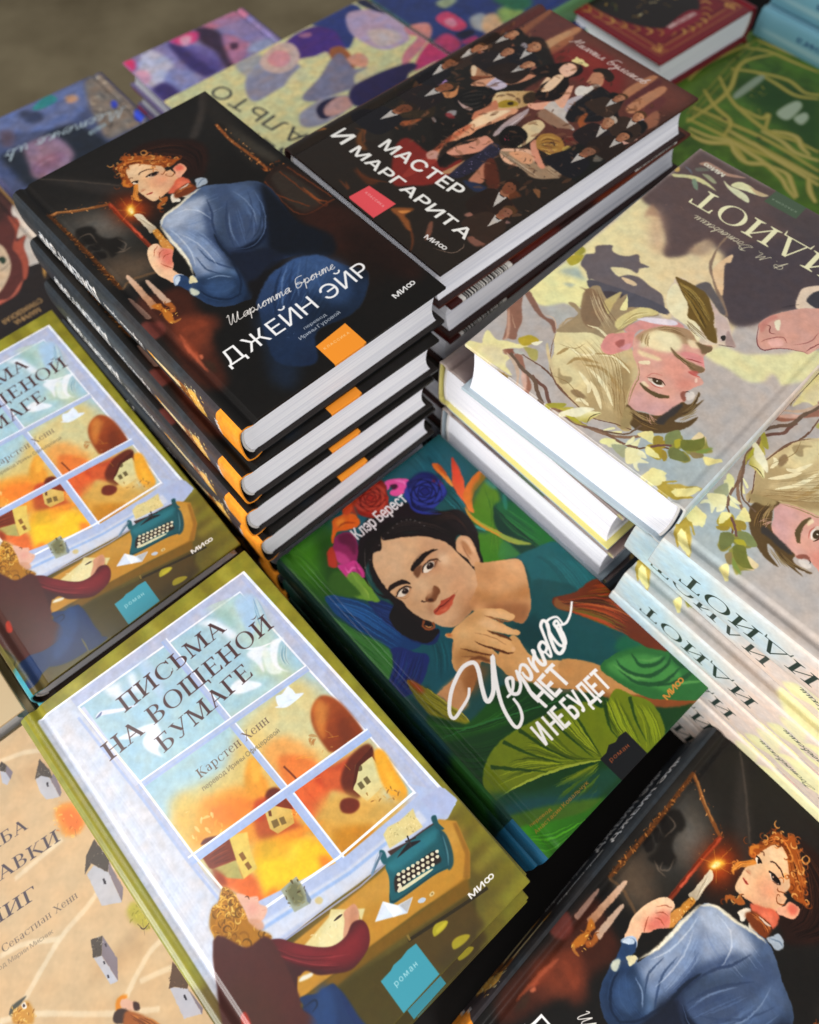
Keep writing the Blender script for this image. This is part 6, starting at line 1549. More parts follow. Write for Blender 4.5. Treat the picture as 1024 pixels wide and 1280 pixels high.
('h',12,1.6,['3d5c18','2a4a1c','56701c'],.7,.4,[511,138,303,174,69,135],[525,60,356,43,191,26]),
('f','1c4c50',.8,1.2,[12,331,157,264,341,119,452,40,260,45,94,113,29,233]),
('f','4a6a18',.9,.8,[4,277,160,198,318,98,441,8,393,-12,213,46,21,179]),
('f',(2.1,17.9,'3c8a12',10,-1.4,'2f6a14'),1,.6,[-28,223,146,118,332,22,465,8,193,-17,-3,0,-53,85,-47,159]),
('h',14,.8,['57a61c','2a6a10'],.5,.4,[-1,158,142,69,393,-12],[-31,84,20,-1,204,-6]),
('f','1d4a34',1,.8,[-39,788,-5,625,-17,420,-28,223,-21,299,-54,454,-76,624]),
('f','2f6a34',1,.2,[963,494,1113,482,1195,458,1283,391,1355,288,1421,204,1383,17,1340,-17,1238,-8,1108,109,1018,215,974,362]),
('f','4a8a44',.9,1,[990,470,1152,422,1258,301,1280,158,1143,137,1092,231,1027,314]),
('s',2.4,'1f4c2a',.9,.3,1,[1064,464,1056,386,1120,278,1242,242,1326,265]),
('s',2.4,'1f4c2a',.9,.3,1,[1160,428,1143,344,1216,289,1292,283]),
('s',2.4,'1f4c2a',.9,.3,1,[1029,410,1053,291,1158,195,1308,182]),
('s',2.4,'1f4c2a',.9,.3,1,[1118,208,1211,148,1319,123,1402,121]),
('s',2.4,'1f4c2a',.9,.3,1,[1327,288,1310,205,1360,110,1371,52]),
('s',1.6,'5f9a50',.8,.3,1,[1030,458,1054,338,1120,255]),
('s',1.6,'5f9a50',.8,.3,1,[1158,379,1204,325,1279,295]),
('s',1.6,'5f9a50',.8,.3,1,[1171,160,1263,100,1336,47]),
('f','1e6044',1,1,[1170,532,1280,483,1291,398,1181,446,1100,495]),
('f','6b2e14',1,.3,[1071,962,1198,901,1342,880,1438,765,1430,610,1417,385,1348,282,1262,373,1237,446,1224,483,1214,570,1161,669,1095,808,1041,909]),
('h',40,.9,['a8441a','5c1c0c','c0562a','3a1c0c','7a6a1c'],.6,.4,[1063,942,1294,787,1384,572],[1062,877,1161,669,1224,483]),
('h',40,.9,['9a3a14','4c140a','b84c1c','5c5a18'],.6,.4,[1212,915,1423,751,1394,484],[1329,621,1349,447,1349,294]),
('s',.8,'c07038',.7,0,1,[1070,936,1221,772,1314,609,1335,434,1342,300]),
('f','8a5a30',.8,.4,[1085,950,1091,904,1124,834,1068,858,1041,922]),
('f','1d1014',1,.8,[543,2099,630,2115,748,2081,867,2021,900,1845,818,1920,683,2007,550,2022,464,2006,376,1926,402,1993]),
('f','8e2216',1,.4,[570,2279,629,2287,571,2193,619,2102,724,2054,772,2132,844,2240,803,2316,700,2309,605,2308]),
('f','a82a1c',1,.3,[789,2141,748,2119,703,2118,659,2116,616,2141,603,2188,590,2241,603,2278,640,2309,667,2334,718,2330,769,2319,798,2279,806,2228,800,2191]),
('s',3.475,'5c100c',.8,.25,1,[771,2157,742,2135,707,2127,670,2134,646,2148]),
('s',2.4453125,'d0523a',.75,.3,1,[762,2139,727,2123,688,2122,651,2137]),
('s',3.475,'5c100c',.8,.25,1,[641,2152,618,2183,608,2219,613,2256,626,2281]),
('s',2.4453125,'d0523a',.75,.3,1,[623,2162,605,2199,602,2239,615,2277]),
('s',3.475,'5c100c',.8,.25,1,[629,2286,658,2309,694,2317,731,2311,756,2297]),
('s',2.4453125,'d0523a',.75,.3,1,[639,2304,674,2322,713,2323,751,2308]),
('s',3.475,'5c100c',.8,.25,1,[761,2292,784,2262,794,2224,789,2187,776,2162]),
('s',2.4453125,'d0523a',.75,.3,1,[779,2282,797,2245,799,2204,786,2167]),
('s',2.8800000000000003,'5c100c',.8,.25,1,[713,2146,684,2149,657,2163,637,2186,629,2207]),
('s',2.0362500000000003,'d0523a',.75,.3,1,[698,2140,667,2148,641,2169,625,2198]),
('s',2.8800000000000003,'5c100c',.8,.25,1,[628,2212,628,2242,640,2269,662,2289,683,2297]),
('s',2.0362500000000003,'d0523a',.75,.3,1,[620,2228,627,2259,646,2285,673,2301]),
('s',2.8800000000000003,'5c100c',.8,.25,1,[688,2298,717,2296,745,2282,765,2258,773,2237]),
('s',2.0362500000000003,'d0523a',.75,.3,1,[703,2305,734,2296,761,2275,777,2246]),
('s',2.8800000000000003,'5c100c',.8,.25,1,[774,2232,773,2201,761,2174,739,2155,718,2147]),
('s',2.0362500000000003,'d0523a',.75,.3,1,[782,2216,774,2184,755,2158,727,2143]),
('s',2.3200000000000003,'5c100c',.8,.25,1,[672,2173,655,2189,645,2210,645,2233,650,2250]),
('s',1.65125,'d0523a',.75,.3,1,[658,2175,643,2197,637,2222,641,2247]),
('s',2.3200000000000003,'5c100c',.8,.25,1,[652,2253,666,2270,687,2279,710,2279,726,2273]),
('s',1.65125,'d0523a',.75,.3,1,[653,2267,673,2282,698,2287,723,2282]),
('s',2.3200000000000003,'5c100c',.8,.25,1,[729,2271,746,2255,756,2233,757,2210,751,2194]),
('s',1.65125,'d0523a',.75,.3,1,[743,2269,758,2247,764,2222,760,2196]),
('s',2.3200000000000003,'5c100c',.8,.25,1,[750,2190,734,2174,714,2165,692,2165,675,2171]),
('s',1.65125,'d0523a',.75,.3,1,[748,2176,727,2162,703,2157,678,2162]),
('s',1.76,'5c100c',.8,.25,1,[663,2210,661,2226,665,2241,675,2253,685,2259]),
('s',1.2662499999999999,'d0523a',.75,.3,1,[655,2217,656,2236,664,2252,678,2264]),
('s',1.76,'5c100c',.8,.25,1,[687,2260,703,2262,718,2257,730,2247,737,2236]),
('s',1.2662499999999999,'d0523a',.75,.3,1,[694,2269,712,2267,729,2258,741,2243]),
('s',1.76,'5c100c',.8,.25,1,[738,2234,740,2218,736,2202,726,2190,716,2184]),
('s',1.2662499999999999,'d0523a',.75,.3,1,[746,2226,745,2208,737,2191,723,2180]),
('s',1.76,'5c100c',.8,.25,1,[714,2183,698,2182,683,2186,671,2197,665,2207]),
('s',1.2662499999999999,'d0523a',.75,.3,1,[707,2175,689,2177,672,2186,661,2200]),
('s',1.27,'5c100c',.8,.25,1,[678,2231,683,2239,691,2245,700,2246,707,2245]),
('s',.9293750000000001,'d0523a',.75,.3,1,[675,2239,683,2248,694,2253,706,2252]),
('s',1.27,'5c100c',.8,.25,1,[709,2244,717,2239,723,2231,725,2221,723,2214]),
('s',.9293750000000001,'d0523a',.75,.3,1,[717,2248,726,2239,730,2227,731,2214]),
('s',1.27,'5c100c',.8,.25,1,[723,2212,718,2204,710,2199,701,2197,694,2198]),
('s',.9293750000000001,'d0523a',.75,.3,1,[726,2204,718,2195,707,2191,695,2191]),
('s',1.27,'5c100c',.8,.25,1,[692,2199,684,2205,678,2213,676,2222,677,2230]),
('s',.9293750000000001,'d0523a',.75,.3,1,[684,2196,675,2205,671,2216,670,2229]),
('f','a83a20',1,.6,[594,2282,700,2309,588,2238,560,2179,547,2239]),
('f','e0559a',1,.2,[851,2247,914,2221,971,2162,952,2129,898,2104,855,2105,814,2143,826,2169,868,2168,895,2175,862,2199,820,2187,838,2220]),
('f','4a1830',1,.4,[856,2204,892,2184,889,2162,853,2163]),
('s',1.2,'f08ac0',.8,.3,1,[899,2216,935,2170,934,2133]),
('f','23266e',1,.3,[1098,1922,1048,1897,994,1897,941,1895,890,1925,875,1979,861,2041,877,2084,923,2120,956,2148,1017,2143,1078,2130,1113,2082,1121,2023,1113,1980]),
('s',4.00625,'0c0e34',.8,.25,1,[1031,1912,987,1907,945,1920,910,1948,892,1976]),
('s',2.8105468749999996,'3c48a8',.75,.3,1,[1011,1900,963,1904,921,1926,890,1962]),
('s',4.00625,'0c0e34',.8,.25,1,[889,1983,882,2027,893,2069,919,2103,947,2120]),
('s',2.8105468749999996,'3c48a8',.75,.3,1,[876,2004,878,2050,898,2092,934,2123]),
('s',4.00625,'0c0e34',.8,.25,1,[955,2123,999,2129,1042,2116,1078,2088,1096,2059]),
('s',2.8105468749999996,'3c48a8',.75,.3,1,[975,2136,1023,2132,1066,2110,1098,2073]),
('s',4.00625,'0c0e34',.8,.25,1,[1099,2052,1105,2008,1094,1965,1067,1932,1038,1915]),
('s',2.8105468749999996,'3c48a8',.75,.3,1,[1112,2031,1109,1984,1088,1942,1052,1913]),
('s',3.305,'0c0e34',.8,.25,1,[962,1936,933,1955,912,1984,904,2019,908,2045]),
('s',2.3284374999999997,'3c48a8',.75,.3,1,[942,1937,915,1964,899,2000,898,2038]),
('s',3.305,'0c0e34',.8,.25,1,[909,2050,928,2080,957,2100,991,2107,1018,2102]),
('s',2.3284374999999997,'3c48a8',.75,.3,1,[910,2070,937,2098,972,2113,1011,2112]),
('s',3.305,'0c0e34',.8,.25,1,[1024,2100,1055,2081,1075,2051,1083,2016,1079,1990]),
('s',2.3284374999999997,'3c48a8',.75,.3,1,[1044,2099,1073,2071,1089,2035,1089,1997]),
('s',3.305,'0c0e34',.8,.25,1,[1077,1984,1058,1955,1029,1935,995,1929,969,1933]),
('s',2.3284374999999997,'3c48a8',.75,.3,1,[1076,1964,1049,1937,1014,1923,976,1923]),
('s',2.645,'0c0e34',.8,.25,1,[934,1986,926,2011,928,2038,940,2062,955,2075]),
('s',1.8746874999999998,'3c48a8',.75,.3,1,[921,1996,917,2026,926,2054,945,2077]),
('s',2.645,'0c0e34',.8,.25,1,[959,2077,985,2085,1012,2082,1036,2069,1050,2053]),
('s',1.8746874999999998,'3c48a8',.75,.3,1,[969,2090,999,2093,1029,2084,1052,2064]),
('s',2.645,'0c0e34',.8,.25,1,[1053,2049,1061,2023,1059,1996,1046,1973,1031,1960]),
('s',1.8746874999999998,'3c48a8',.75,.3,1,[1066,2039,1069,2009,1061,1980,1042,1957]),
('s',2.645,'0c0e34',.8,.25,1,[1027,1957,1001,1950,974,1953,950,1966,937,1981]),
('s',1.8746874999999998,'3c48a8',.75,.3,1,[1017,1945,987,1942,958,1952,935,1971]),
('s',1.9849999999999999,'0c0e34',.8,.25,1,[947,2027,954,2044,967,2057,984,2064,998,2064]),
('s',1.4209375,'3c48a8',.75,.3,1,[942,2039,954,2057,972,2069,994,2072]),
('s',1.9849999999999999,'0c0e34',.8,.25,1,[1002,2063,1019,2056,1033,2042,1040,2025,1040,2010]),
('s',1.4209375,'3c48a8',.75,.3,1,[1014,2068,1032,2055,1044,2036,1048,2015]),
('s',1.9849999999999999,'0c0e34',.8,.25,1,[1040,2007,1033,1990,1019,1977,1002,1971,988,1971]),
('s',1.4209375,'3c48a8',.75,.3,1,[1044,1995,1032,1977,1014,1966,993,1963]),
('s',1.9849999999999999,'0c0e34',.8,.25,1,[985,1971,967,1979,954,1992,947,2010,946,2024]),
('s',1.4209375,'3c48a8',.75,.3,1,[973,1967,954,1980,942,1998,938,2019]),
('s',1.4075,'0c0e34',.8,.25,1,[975,2040,985,2045,996,2046,1007,2042,1014,2036]),
('s',1.02390625,'3c48a8',.75,.3,1,[976,2050,990,2054,1004,2052,1017,2044]),
('s',1.4075,'0c0e34',.8,.25,1,[1015,2035,1021,2025,1022,2013,1018,2002,1013,1996]),
('s',1.02390625,'3c48a8',.75,.3,1,[1026,2033,1030,2019,1028,2005,1021,1992]),
('s',1.4075,'0c0e34',.8,.25,1,[1011,1994,1001,1989,990,1989,979,1993,972,1998]),
('s',1.02390625,'3c48a8',.75,.3,1,[1010,1984,996,1981,982,1983,969,1990]),
('s',1.4075,'0c0e34',.8,.25,1,[971,2000,965,2010,964,2021,968,2032,973,2039]),
('s',1.02390625,'3c48a8',.75,.3,1,[961,2001,957,2015,958,2029,965,2042]),
('h',10,1.4,['2c3690','10123c'],.7,.4,[922,2107,854,1960,971,1805],[891,2048,884,1969,990,1872]),
('f','1a1c50',.7,.8,[946,2135,1033,2157,1106,2116,1134,2027,1085,2046,1032,2107,946,2085]),
('c',[1111,2073,1145,1991,1089,1955,1073,2032]),
('d',14,1.2,['7a1c2c','4a1430'],.7,[107.3,195.5,114.5,207.3]),
('c',None),
('f','e0661c',1,.3,[386,2218,419,2259,477,2254,530,2231,554,2185,537,2128,491,2123,433,2152,381,2175,325,2132,325,2156]),
('f','f09030',.8,.8,[420,2235,472,2235,478,2206,427,2181]),
('s',1.4,'a03a10',.8,.3,1,[409,2197,467,2192,519,2144]),
('f','d04c20',1,.4,[541,2294,588,2287,559,2228,507,2228,500,2257]),
('f','92285c',1,.3,[282,2091,353,2154,410,2149,457,2106,435,2032,370,1954,314,1937,274,1985,267,2025]),
('f','5c1838',.8,.8,[382,2151,445,2117,430,2038,369,1978,378,2061,354,2106]),
('f','d04a8c',.8,.7,[288,2086,322,2043,324,1973,275,1961,257,2012]),
('f','b83a24',1,.4,[259,2112,303,2118,272,2043,241,1992,206,2023,221,2066]),
('f','c83c84',1,.3,[246,1999,286,1974,347,1952,349,1894,339,1847,312,1827,305,1878,282,1910,239,1894,237,1940]),
('s',1.1,'ec7ab4',.8,.3,1,[275,1961,265,1914,304,1924,333,1887]),
('s',1,'7a1c4c',.7,.3,1,[337,1939,316,1891,317,1845]),
('f','7a9a3c',.8,.4,[238,1905,299,1883,275,1784,256,1703,234,1723,237,1797]),
('s',.5,'8a8078',.5,0,1,[448,1975,394,1909,358,1852,330,1766]),
('l',.7,'a8a09c',.55,0,0,[361,1872,368,1872]),
('l',.7,'a8a09c',.55,0,0,[415,1892,422,1892]),
('l',.7,'a8a09c',.55,0,0,[468,1912,476,1912]),
('l',.7,'a8a09c',.55,0,0,[521,1930,529,1929]),
('l',.7,'a8a09c',.55,0,0,[571,1945,579,1945]),
('l',.7,'a8a09c',.55,0,0,[619,1957,627,1956]),
('l',.7,'a8a09c',.55,0,0,[664,1964,672,1964]),
('l',.7,'a8a09c',.55,0,0,[703,1965,711,1965]),
('l',.7,'a8a09c',.55,0,0,[736,1960,744,1959]),
('l',.7,'a8a09c',.55,0,0,[764,1948,772,1948]),
('l',.7,'a8a09c',.55,0,0,[786,1930,794,1930]),
('l',.7,'a8a09c',.55,0,0,[803,1906,811,1906]),
('l',.7,'a8a09c',.55,0,0,[814,1876,822,1875]),
('l',.7,'a8a09c',.55,0,0,[820,1840,828,1839]),
('w',.22,2.2),
('m',.045,3,.015),
('t','Клэр Берест',45.3,204.6,86.9,204.3,7.91,'e9dfe0',{'off': .02,'gap': .09}),
('s',2.6,'f1ece8',1,0,3,[323,912,282,877,212,856,142,844,145,887,218,954,298,997,380,1021,441,1001,434,953,379,866,345,801,356,782,407,803,462,859,552,955,468,844,393,720,361,609,372,571,423,590,456,644,465,702]),
('s',2.3,'f1ece8',1,0,3,[442,728,485,732,521,757,542,787,515,801,490,766,480,727,507,703,553,728,573,768,592,805]),
('s',2.3,'f1ece8',1,0,3,[592,805,579,724,559,646,557,589]),
('s',2.2,'f1ece8',1,0,3,[589,773,631,804,652,785,642,735,616,710,605,739,610,774]),
('s',2.2,'f1ece8',1,0,3,[696,810,679,761,679,713,695,766,743,802,745,820,727,767,727,727,746,720,770,768,789,811,824,820,829,785,794,766,781,788,792,819]),
('s',2.2,'f1ece8',1,0,3,[794,766,797,724,821,752,868,851,891,893,924,905,926,871,881,809,845,730,856,700,905,716,933,772,950,818,957,849,984,850,967,803,950,778]),
('s',1.9,'f1ece8',1,0,3,[997,818,998,869,936,886,900,828,886,739,919,721,955,778,956,829,1011,805,1074,826,1139,873]),
('t','НЕТ',56.4,54.2,78.3,55.2,13.35,'f1ece8',{'off': .03,'gap': .12}),
('t','И НЕ БУДЕТ',41.4,39.8,93.2,37.6,12.27,'f1ece8',{'off': .03,'gap': .1}),
('t','МИ8',110,11.2,126.1,11.7,3.4,'d08a3c',{'off': .02}),
('p','18191b',1,.05,[579,153,629,152,671,171,711,156,747,165,796,157,793,-7,583,-3]),
('t','роман',61.2,10.1,74.9,8.8,2.37,'a8562c',{'gap': .2}),
('t','перевод',5.4,16.5,19.5,15,1.65,'b47a2c',{'gap': .12}),
('t','Анастасии Ковальчук',4.9,12.3,44.2,10.9,2.04,'b47a2c',{'gap': .12}),
]
ART['leaves_spine'] = [
('p','16382e',1,0,[0,0,2280,0,2280,280,0,280]),
('p','1d5a7a',1,0,[0,0,260,0,260,280,0,280]),
('f','2c6a20',1,2,[300,0,600,0,700,280,400,280]),
('f','123f4a',1,2,[700,0,1100,40,1000,280,750,280]),
('h',18,.9,['2a6a24','0f3038','3c7a2a'],.6,.4,[600,40,1200,100,2000,60],[600,240,1200,200,2200,260]),
('t','Чёрного нет',110,10,190,10,9,'e6ddd8',{'off': .02,'flip': 1}),
]
ART['window'] = [
('p','87801c',1,0,[0,0,1410,0,1410,2240,0,2240]),
('f','55481a',.95,8,[0,0,1410,0,1410,600,0,600]),
('f','463c16',.9,6,[0,0,600,0,600,600,0,600]),
('p','5a4a1a',.9,1,[0,0,140,0,140,640,0,660]),
('p','a09a30',.55,1.2,[0,2080,60,2080,60,2240,0,2240]),
('p','6c6014',.55,1.2,[120,2080,190,2080,190,2240,120,2240]),
('p','b0a840',.55,1.2,[240,2080,320,2080,320,2240,240,2240]),
('p','7a7018',.55,1.2,[360,2080,420,2080,420,2240,360,2240]),
('p','a09a30',.55,1.2,[480,2080,550,2080,550,2240,480,2240]),
('p','6c6014',.55,1.2,[600,2080,680,2080,680,2240,600,2240]),
('p','b0a840',.55,1.2,[720,2080,780,2080,780,2240,720,2240]),
('p','7a7018',.55,1.2,[840,2080,910,2080,910,2240,840,2240]),
('p','a09a30',.55,1.2,[960,2080,1040,2080,1040,2240,960,2240]),
('p','6c6014',.55,1.2,[1080,2080,1140,2080,1140,2240,1080,2240]),
('p','b0a840',.55,1.2,[1200,2080,1270,2080,1270,2240,1200,2240]),
('p','7a7018',.55,1.2,[1320,2080,1400,2080,1400,2240,1320,2240]),
('p','8f8a24',.5,1.5,[1240,0,1410,0,1410,50,1240,50]),
('p','746a14',.5,1.5,[1240,90,1410,90,1410,140,1240,140]),
('p','9c9430',.5,1.5,[1240,180,1410,180,1410,230,1240,230]),
('p','8f8a24',.5,1.5,[1240,270,1410,270,1410,320,1240,320]),
('p','746a14',.5,1.5,[1240,360,1410,360,1410,410,1240,410]),
('p','9c9430',.5,1.5,[1240,450,1410,450,1410,500,1240,500]),
('p','8f8a24',.5,1.5,[1240,540,1410,540,1410,590,1240,590]),
('p','746a14',.5,1.5,[1240,630,1410,630,1410,680,1240,680]),
('p','9c9430',.5,1.5,[1240,720,1410,720,1410,770,1240,770]),
('p','8f8a24',.5,1.5,[1240,810,1410,810,1410,860,1240,860]),
('p','746a14',.5,1.5,[1240,900,1410,900,1410,950,1240,950]),
('p','9c9430',.5,1.5,[1240,990,1410,990,1410,1040,1240,1040]),
('p','8f8a24',.5,1.5,[1240,1080,1410,1080,1410,1130,1240,1130]),
('p','746a14',.5,1.5,[1240,1170,1410,1170,1410,1220,1240,1220]),
('p','9c9430',.5,1.5,[1240,1260,1410,1260,1410,1310,1240,1310]),
('p','8f8a24',.5,1.5,[1240,1350,1410,1350,1410,1400,1240,1400]),
('p','746a14',.5,1.5,[1240,1440,1410,1440,1410,1490,1240,1490]),
('p','9c9430',.5,1.5,[1240,1530,1410,1530,1410,1580,1240,1580]),
('p','8f8a24',.5,1.5,[1240,1620,1410,1620,1410,1670,1240,1670]),
('p','746a14',.5,1.5,[1240,1710,1410,1710,1410,1760,1240,1760]),
('p','9c9430',.5,1.5,[1240,1800,1410,1800,1410,1850,1240,1850]),
('p','8f8a24',.5,1.5,[1240,1890,1410,1890,1410,1940,1240,1940]),
('p','746a14',.5,1.5,[1240,1980,1410,1980,1410,2030,1240,2030]),
('p','9c9430',.5,1.5,[1240,2070,1410,2070,1410,2120,1240,2120]),
('p','8f8a24',.5,1.5,[1240,2160,1410,2160,1410,2210,1240,2210]),
('p','746a14',.5,1.5,[1240,2250,1410,2250,1410,2300,1240,2300]),
('f','8d8826',.8,1.5,[100,680,200,680,200,2060,100,2060]),
('p','c6c9d4',1,0,[55,2176,1320,2134,1348,1230,1370,470,360,570,200,400,50,400]),
('f','d0d2dc',.7,3,[80,600,180,600,200,1300,180,2000,90,2100,70,1200]),
('h',9,.9,['bcc0ce','d8dae4'],.25,.4,[90,600,100,1300,90,2100],[200,600,210,1300,200,2100]),
('l',1.6,'e8eaf2',.9,.3,0,[59,2170,63,1300,55,450]),
('p','b4bad2',1,0,[240,2166,1320,2132,1348,1230,1370,470,340,570,270,1120]),
('l',1,'f2f2f8',1,0,0,[60,2172,1320,2132]),
('l',1.5,'eef0f8',1,0,0,[1316,2135,1344,1230,1366,520]),
('l',1.6,'b2b8d4',.6,.3,0,[240,2140,1300,2104]),
('l',1.4,'a9b4d8',.7,.3,0,[1290,2110,1314,1230,1326,560]),
('l',1,'eceef6',1,0,0,[243,2096,1234,2050,1249,1480,1268,1010,1258,636]),
('c',None),
('c',[248,2089,1229,2042,1242,1480,1260,1010,1251,640,800,630,330,700,294,1120,286,1570]),
('p','a3c3d0',1,0,[248,2089,1229,2042,1242,1480,1260,1010,1251,640,800,630,330,700,294,1120,286,1570]),
('f','b9cfc0',.8,3,[1037,2134,1174,2071,1259,1934,1230,1753,1146,1572,1041,1501,921,1542,1035,1629,1093,1920]),
('f','c0cba0',.9,3,[917,1639,1112,1630,1176,1545,1107,1388,898,1443,808,1523]),
('p','d9b96a',1,3,[191,1213,364,1407,589,1365,811,1509,1184,1471,1265,1000,1243,795,975,585,584,581,401,723,297,1075]),
('f','a5c6d0',.95,3,[356,1463,613,1331,811,1458,1126,1496,852,1741,475,1680]),
('f','d0c896',.85,5,[792,1500,1034,1442,1237,1342,1293,1157,1236,1026,1045,1070,940,1189,854,1367]),
('f','cfc07c',.9,3,[378,1395,568,1335,696,1282,656,1244,464,1318,349,1350]),
('f','e8912c',.9,2,[360,1316,531,1282,667,1210,688,1143,799,1068,790,933,671,901,525,984,420,1123,321,1143,332,1225]),
('f','ec7a24',.8,1.5,[500,1238,621,1179,656,1100,520,1104,446,1193]),
('f','d9b65c',.8,2,[368,1380,450,1331,424,1260,327,1184,304,1250]),
('c',[367,1310,480,1209,448,1099,317,1169]),
('d',26,1.4,['f0c060','e8a038','f4d890'],.6,[31.7,109.9,48,131]),
('c',None),
('f','e8952a',.95,1,[706,1273,760,1305,781,1268,757,1203,756,1154,713,1097,649,1154,660,1216]),
('f','f0b040',.7,1,[757,1302,772,1239,721,1186,704,1213]),
('f','e89a4a',.85,2,[835,1308,937,1281,992,1193,1016,1096,981,1052,878,1046,810,1083,797,1192]),
('f','e0702c',.85,1.2,[859,1211,929,1174,984,1087,977,1032,867,1032,810,1083]),
('s',.9,'6a2c14',.9,.15,0,[858,1162,869,1066,876,875]),
('f',(120.5,130.3,'a0481c',117,100.9,'7c3010'),1,.6,[1212,1311,1259,1241,1268,1127,1251,1013,1176,1016,1080,1052,1068,1100,1084,1214,1131,1289]),
('f','cf7a30',.8,1,[1144,1290,1199,1295,1152,1204,1092,1129,1087,1185]),
('f','6c2a12',.7,1.5,[1236,1182,1231,1082,1209,1025,1140,1048,1172,1135]),
('f','d08038',.6,1.2,[1179,1286,1210,1245,1140,1189,1118,1209]),
('c',[1069,1227,1133,1118,1059,1057,1017,1145]),
('d',16,1.6,['c08848','b06a30'],.5,[101.7,105.7,113.3,122.7]),
('c',None),
('f','dd5a28',.95,1,[788,1054,938,1029,1021,980,933,901,886,872,811,868,773,972]),
('f','b83a1c',.9,1.2,[944,1036,1045,1008,1126,985,1196,948,1124,803,1015,851,970,916,938,968]),
('f','d05a2c',.85,1,[984,1025,1056,961,1056,900,970,916,946,962]),
('f','5c2010',.95,.6,[1082,962,1146,980,1220,977,1243,944,1197,860,1130,870,1047,800,1010,845,1021,919]),
('p','d8cc90',1,.15,[1125,931,1213,908,1193,766,1060,764,1045,849]),
('p','6a5c38',1,.1,[1076,858,1099,855,1096,822,1073,824]),
('p','6a5c38',1,.1,[1112,856,1135,854,1132,820,1109,822]),
('f','6a5c38',1,.1,[1129,921,1146,911,1135,891,1118,900]),
('p','4c1a0c',1,.15,[1041,853,1125,931,1243,944,1226,909,1136,914,1078,868]),
('f','eaa028',1,.6,[1232,916,1274,891,1257,782,1240,675,1190,648,1160,699,1176,805]),
('f','f4bc3c',.7,1.2,[1243,869,1231,781,1200,687,1188,746]),
('f','d0a04a',.95,2,[919,913,1001,864,1063,761,1160,699,1216,649,1079,606,907,691,884,780,817,816,811,868]),
('f','cf9436',.9,2,[692,928,853,831,987,642,954,603,815,637,796,789,678,849]),
('f','c07c1c',.9,1.5,[848,766,1010,668,938,584,820,644]),
('f','6a2412',1,.4,[950,838,977,850,1011,831,1031,796,1015,769,973,771,941,805]),
('c',[1072,801,1209,727,1188,674,1052,748]),
('d',34,.8,['8a5c28','c89c50'],.7,[105.2,67.4,120.9,80.1]),
('c',None),
('f','b04820',.9,1.2,[614,1090,667,1066,777,1040,734,983,758,892,726,851,595,923,573,987,590,1041]),
('f','5c1c10',.95,.5,[735,1125,776,1101,777,1040,727,1037,667,1066,694,1102]),
('f','c0401c',.9,.8,[653,1126,706,1103,664,1046,629,1030,611,1069]),
('p',(68.7,106.1,'d8b868',73,91.7,'c9a24c'),1,.15,[667,1066,713,1049,766,978,739,921,651,936,636,978]),
('p','7a6030',1,.1,[660,1002,688,992,681,960,651,967]),
('p','7a6030',1,.1,[696,988,719,979,711,945,688,954]),
('p','6a3c1c',1,.1,[676,1047,689,1041,677,1017,666,1026]),
('p','7a2c14',1,.15,[667,1066,774,1036,777,992,773,972,713,1049]),
('c',[759,985,801,947,764,899,723,923]),
('d',12,.7,['f0d070','c86820'],.8,[72.3,89.9,80.1,98.5]),
('c',None),
('f','e8902c',.9,.8,[610,943,720,903,853,831,713,864,609,910]),
('f','f0a824',.95,1.5,[539,972,624,931,726,851,794,757,788,662,644,657,473,701,424,724,454,826,489,904]),
('f','f8c824',.9,2,[506,912,583,877,637,796,730,825,778,737,760,686,617,681,536,753,479,739,468,814]),
('f','c8a028',.8,1.5,[565,960,633,912,578,870,530,913]),
('f','fad43c',.7,1.5,[678,849,711,831,637,796,614,827]),
('f','e87828',.8,1,[748,730,774,674,734,654,716,703]),
('f','e07820',.9,1,[499,764,506,715,491,665,432,706,429,762]),
('f','e0662a',.95,1,[323,985,411,952,460,864,444,781,427,700,383,760,354,872,322,921]),
('p','7a3018',1,.3,[323,1097,471,1084,437,973,333,1015,322,1031]),
('h',10,.6,['9a4424','5c2010'],.6,.4,[330,1090,464,1073],[329,1025,434,976]),
('p','e0c05c',1,.2,[471,1084,548,1039,510,964,490,882,415,887,437,973]),
('p','8a5c28',1,.1,[459,987,480,985,477,949,456,951]),
('p','8a5c28',1,.1,[455,935,475,934,474,901,454,902]),
('p','b0a45c',1,.3,[333,1015,434,976,415,887,360,942]),
('f','5c2418',1,.3,[357,1146,390,1145,467,1093,359,1132]),
('f','8c3414',.9,.8,[329,1025,355,968,345,922,318,946]),
('s',1.1,'f8b830',.9,.1,1,[922,1149,969,1131]),
('s',1.1,'f8b830',.9,.1,1,[920,1021,964,1000]),
('s',1.1,'f8b830',.9,.1,1,[1106,1123,1152,1095]),
('s',1.1,'f8b830',.9,.1,1,[1163,1046,1215,1032]),
('s',1.1,'f8b830',.9,.1,1,[1088,970,1092,929]),
('s',1.1,'f8b830',.9,.1,1,[946,1133,995,1102]),
('f','e4ecf4',.95,.2,[999,1421,1037,1413,1036,1461,1070,1423,1116,1450,1120,1406,1103,1401,1150,1379,1085,1377,1040,1384]),
('s',1,'a8c4e0',.7,.3,1,[1082,1439,1049,1429,1094,1389]),
('c',None),
('m',.05,3,.02),
('l',3.6,'aebad8',1,0,0,[770,2100,800,1060]),
('l',.7200000000000001,'eef0fa',1,0,0,[785,2100,815,1060]),
('l',.936,'9fb4de',.75,0,0,[759,2100,789,1060]),
('l',3.8,'aebad8',1,0,0,[270,1560,1250,1470]),
('l',.76,'eef0fa',1,0,0,[271,1576,1251,1486]),
('l',.988,'9fb4de',.75,0,0,[269,1549,1249,1459]),
('l',4.6,'a8b8de',1,0,0,[800,1060,802,600]),
('l',.9199999999999999,'eef0fa',1,0,0,[819,1060,821,600]),
